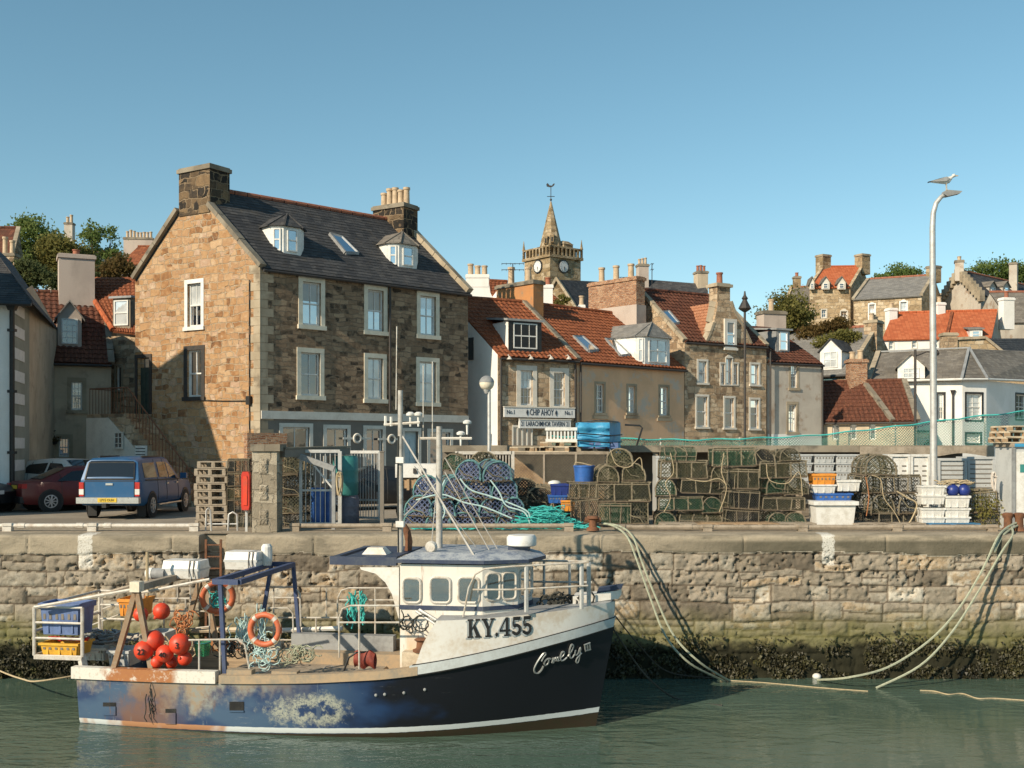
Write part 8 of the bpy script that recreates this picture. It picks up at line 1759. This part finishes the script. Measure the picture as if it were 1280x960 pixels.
tangle('rope_tangle', 'pale rope coils lying on the aft deck behind the buoys', 215, 812, 14, 5, -.2, 'rope_tan', 26, .014, 21); tangle('rope_tangle', 'dark net rope piled under the blue gantry', 300, 812, 16, 6, .2, 'rope_dark', 34, .014, 22); tangle('rope_tangle', 'green rope pile on deck forward of the near lifebuoy', 372, 818, 12, 4, -.3, 'rope_green', 30, .013, 23); tangle('rope_tangle', 'white rope ends tied at the top of the near lifebuoy', 325, 762, 5, 4, -1.5, 'rope_white', 12, .011, 24, drop=True)
rail([[(340,800),(428,800)], [(300,772),(428,772)], [(395,772),(395,805)], [(318,772),(318,805)], [(408,735),(408,772)]], 1.62)
rail([[(262,733),(262,800)], [(222,728),(222,752)], [(238,724),(238,752)]], 1.3, .016)
for px_, y_, lb in ((392,-.9,'grey bucket on the open deck aft of the red oilskin'), (412,.6,'grey bucket farther inboard near the far rail')):
    p = bw(V((bl(px_, 828, y_).x, y_, .46))); t = thing('bucket', lb, 'bucket', p); mb = MB(); mb.lathe([(.12,0),(.15,.28),(.16,.28),(.16,.31),(.13,.31),(.11,.04)], p, 14); mb.build('pail', M['grey_drum'], t, smooth=True); mb = MB(); mb.tube([p+V((.16*math.cos(a), .02, .29+.13*math.sin(a))) for a in [math.pi*k/8 for k in range(9)]], .009, 5); mb.build('handle', M['galv'], t)
p = bl(253, 811, -1.2); t = thing('net_basket', 'bright green mesh basket hanging at the near rail right of the buoys', 'basket', bw(p), -PHI); mb = MB(); mb.lathe([(.13,-.13),(.16,.13)], (0,0,0), 14); mb.build('mesh', netting('bright_green_net', (.03,.42,.16), (.04,.30,.12), .035, .6), t, local=True); mb = MB(); mb.tube([(.16*math.cos(a), .16*math.sin(a), .13) for a in [2*math.pi*i/14 for i in range(14)]], .014, 5, True); mb.build('rim', M['teal_plastic'], t, local=True)
p = bl(456, 824, -1.45); mb = MB(); b0 = V((0,0,0)); mb.grid(lambda u, v: bw(p+V(((u-.5)*.40, -.09*math.sin(math.pi*v)*(1+.3*math.sin(u*9)), .14-.30*v+.03*math.sin(u*11)))), 12, 8); mb.grid(lambda u, v: bw(p+V(((u-.5)*.40, .05+.09*math.sin(math.pi*v), .14-.30*v+.03*math.sin(u*11)))), 12, 8); tag(mb.build('oilskin', paint('dark_red_cloth', (.26,.05,.03), (.16,.03,.02), .7, bump=.4), None, smooth=True), 'dark red oilskin draped over the near gunwale', 'oilskin')
mb = MB(); mb.tube([bl(430,838,-1.5), bl(436,822,-1.5), bl(445,816,-1.5), bl(458,815,-1.4)], .022, 6); mb.build('hose', M['black'], boat, local=True, smooth=True); mb = MB(); mb.tube([bl(524,762,-1.2), bl(545,775,-1.3), bl(562,795,-1.35), bl(572,812,-1.4)], .03, 6); mb.tube([bl(520,764,-1.2), bl(548,783,-1.35), bl(560,803,-1.4)], .025, 6); mb.build('hose', M['galv'], boat, local=True, smooth=True)
p = bl(528, 818, -1.3); mb = MB(); mb.box(p+V((.1,.2,-.25)), (.95,.6,.6)); w_ = mb.build('winch_bed', M['wood_pale'], boat, local=True); mb = MB(); mb.lathe([(.16,.05),(.17,.09),(.10,.12),(.09,.24),(.14,.28),(.1,.31)], p+V((-.02,0,0)), 14); mb.build('capstan', M['rust'], w_, local=True, smooth=True)
mb = MB(); mb.pbox((2.6,-.9,.46), (3.0,0,0), (0,1.9,0), (0,0,.32)); ht = mb.build('deck_hatch', M['wood'], boat, local=True); mb = MB(); mb.pbox((2.55,-.95,.785), (3.1,0,0), (0,2.0,0), (0,0,.05)); mb.build('hatch_cover', M['wood_grey'], ht, local=True)
mb = MB(); a = bl(345, 815, .9); mb.pbox((a.x,1.0,.46), (3.2,0,0), (0,.5,0), (0,0,.62)); mb.build('sorting_table', M['gun_wood'], boat, local=True); mb = MB(); mb.pbox((bl(365,800,1.4).x,1.35,.46), (2.3,0,0), (0,.25,0), (0,0,.95)); mb.build('locker', M['lead'], boat, local=True)
mb = MB(); a = bl(290, 855, -1.8); [(lambda m_: (m_.box((2.6+.9*i,-1.66,1.16), (.5,.2,.16)), m_.build('timber_pad', M['gun_wood'], boat, local=True)))(MB()) for i in range(1, 3)]
rope('bow_line', 'dark wet rope running from the bow down into the water', [bw((10.35,-.05,2.2)), P(790,822,22.6), P(815,852,22.9), wr(848,874), wr(903,882)], .018, 'rope_dark'); rope('bow_line', 'thin dark rope from the bow to the quay wall foot', [bw((10.45,.05,2.3)), P(800,808,24), P(836,840,25), wr(900,848)], .014, 'rope_dark')
rope('stern_line', 'orange tan rope from the stern to the left edge at water level', [bw((0,1.2,.7)), P(60,850,23.4), P(25,848,24), P(-20,830,25)], .018, 'rope_tan')
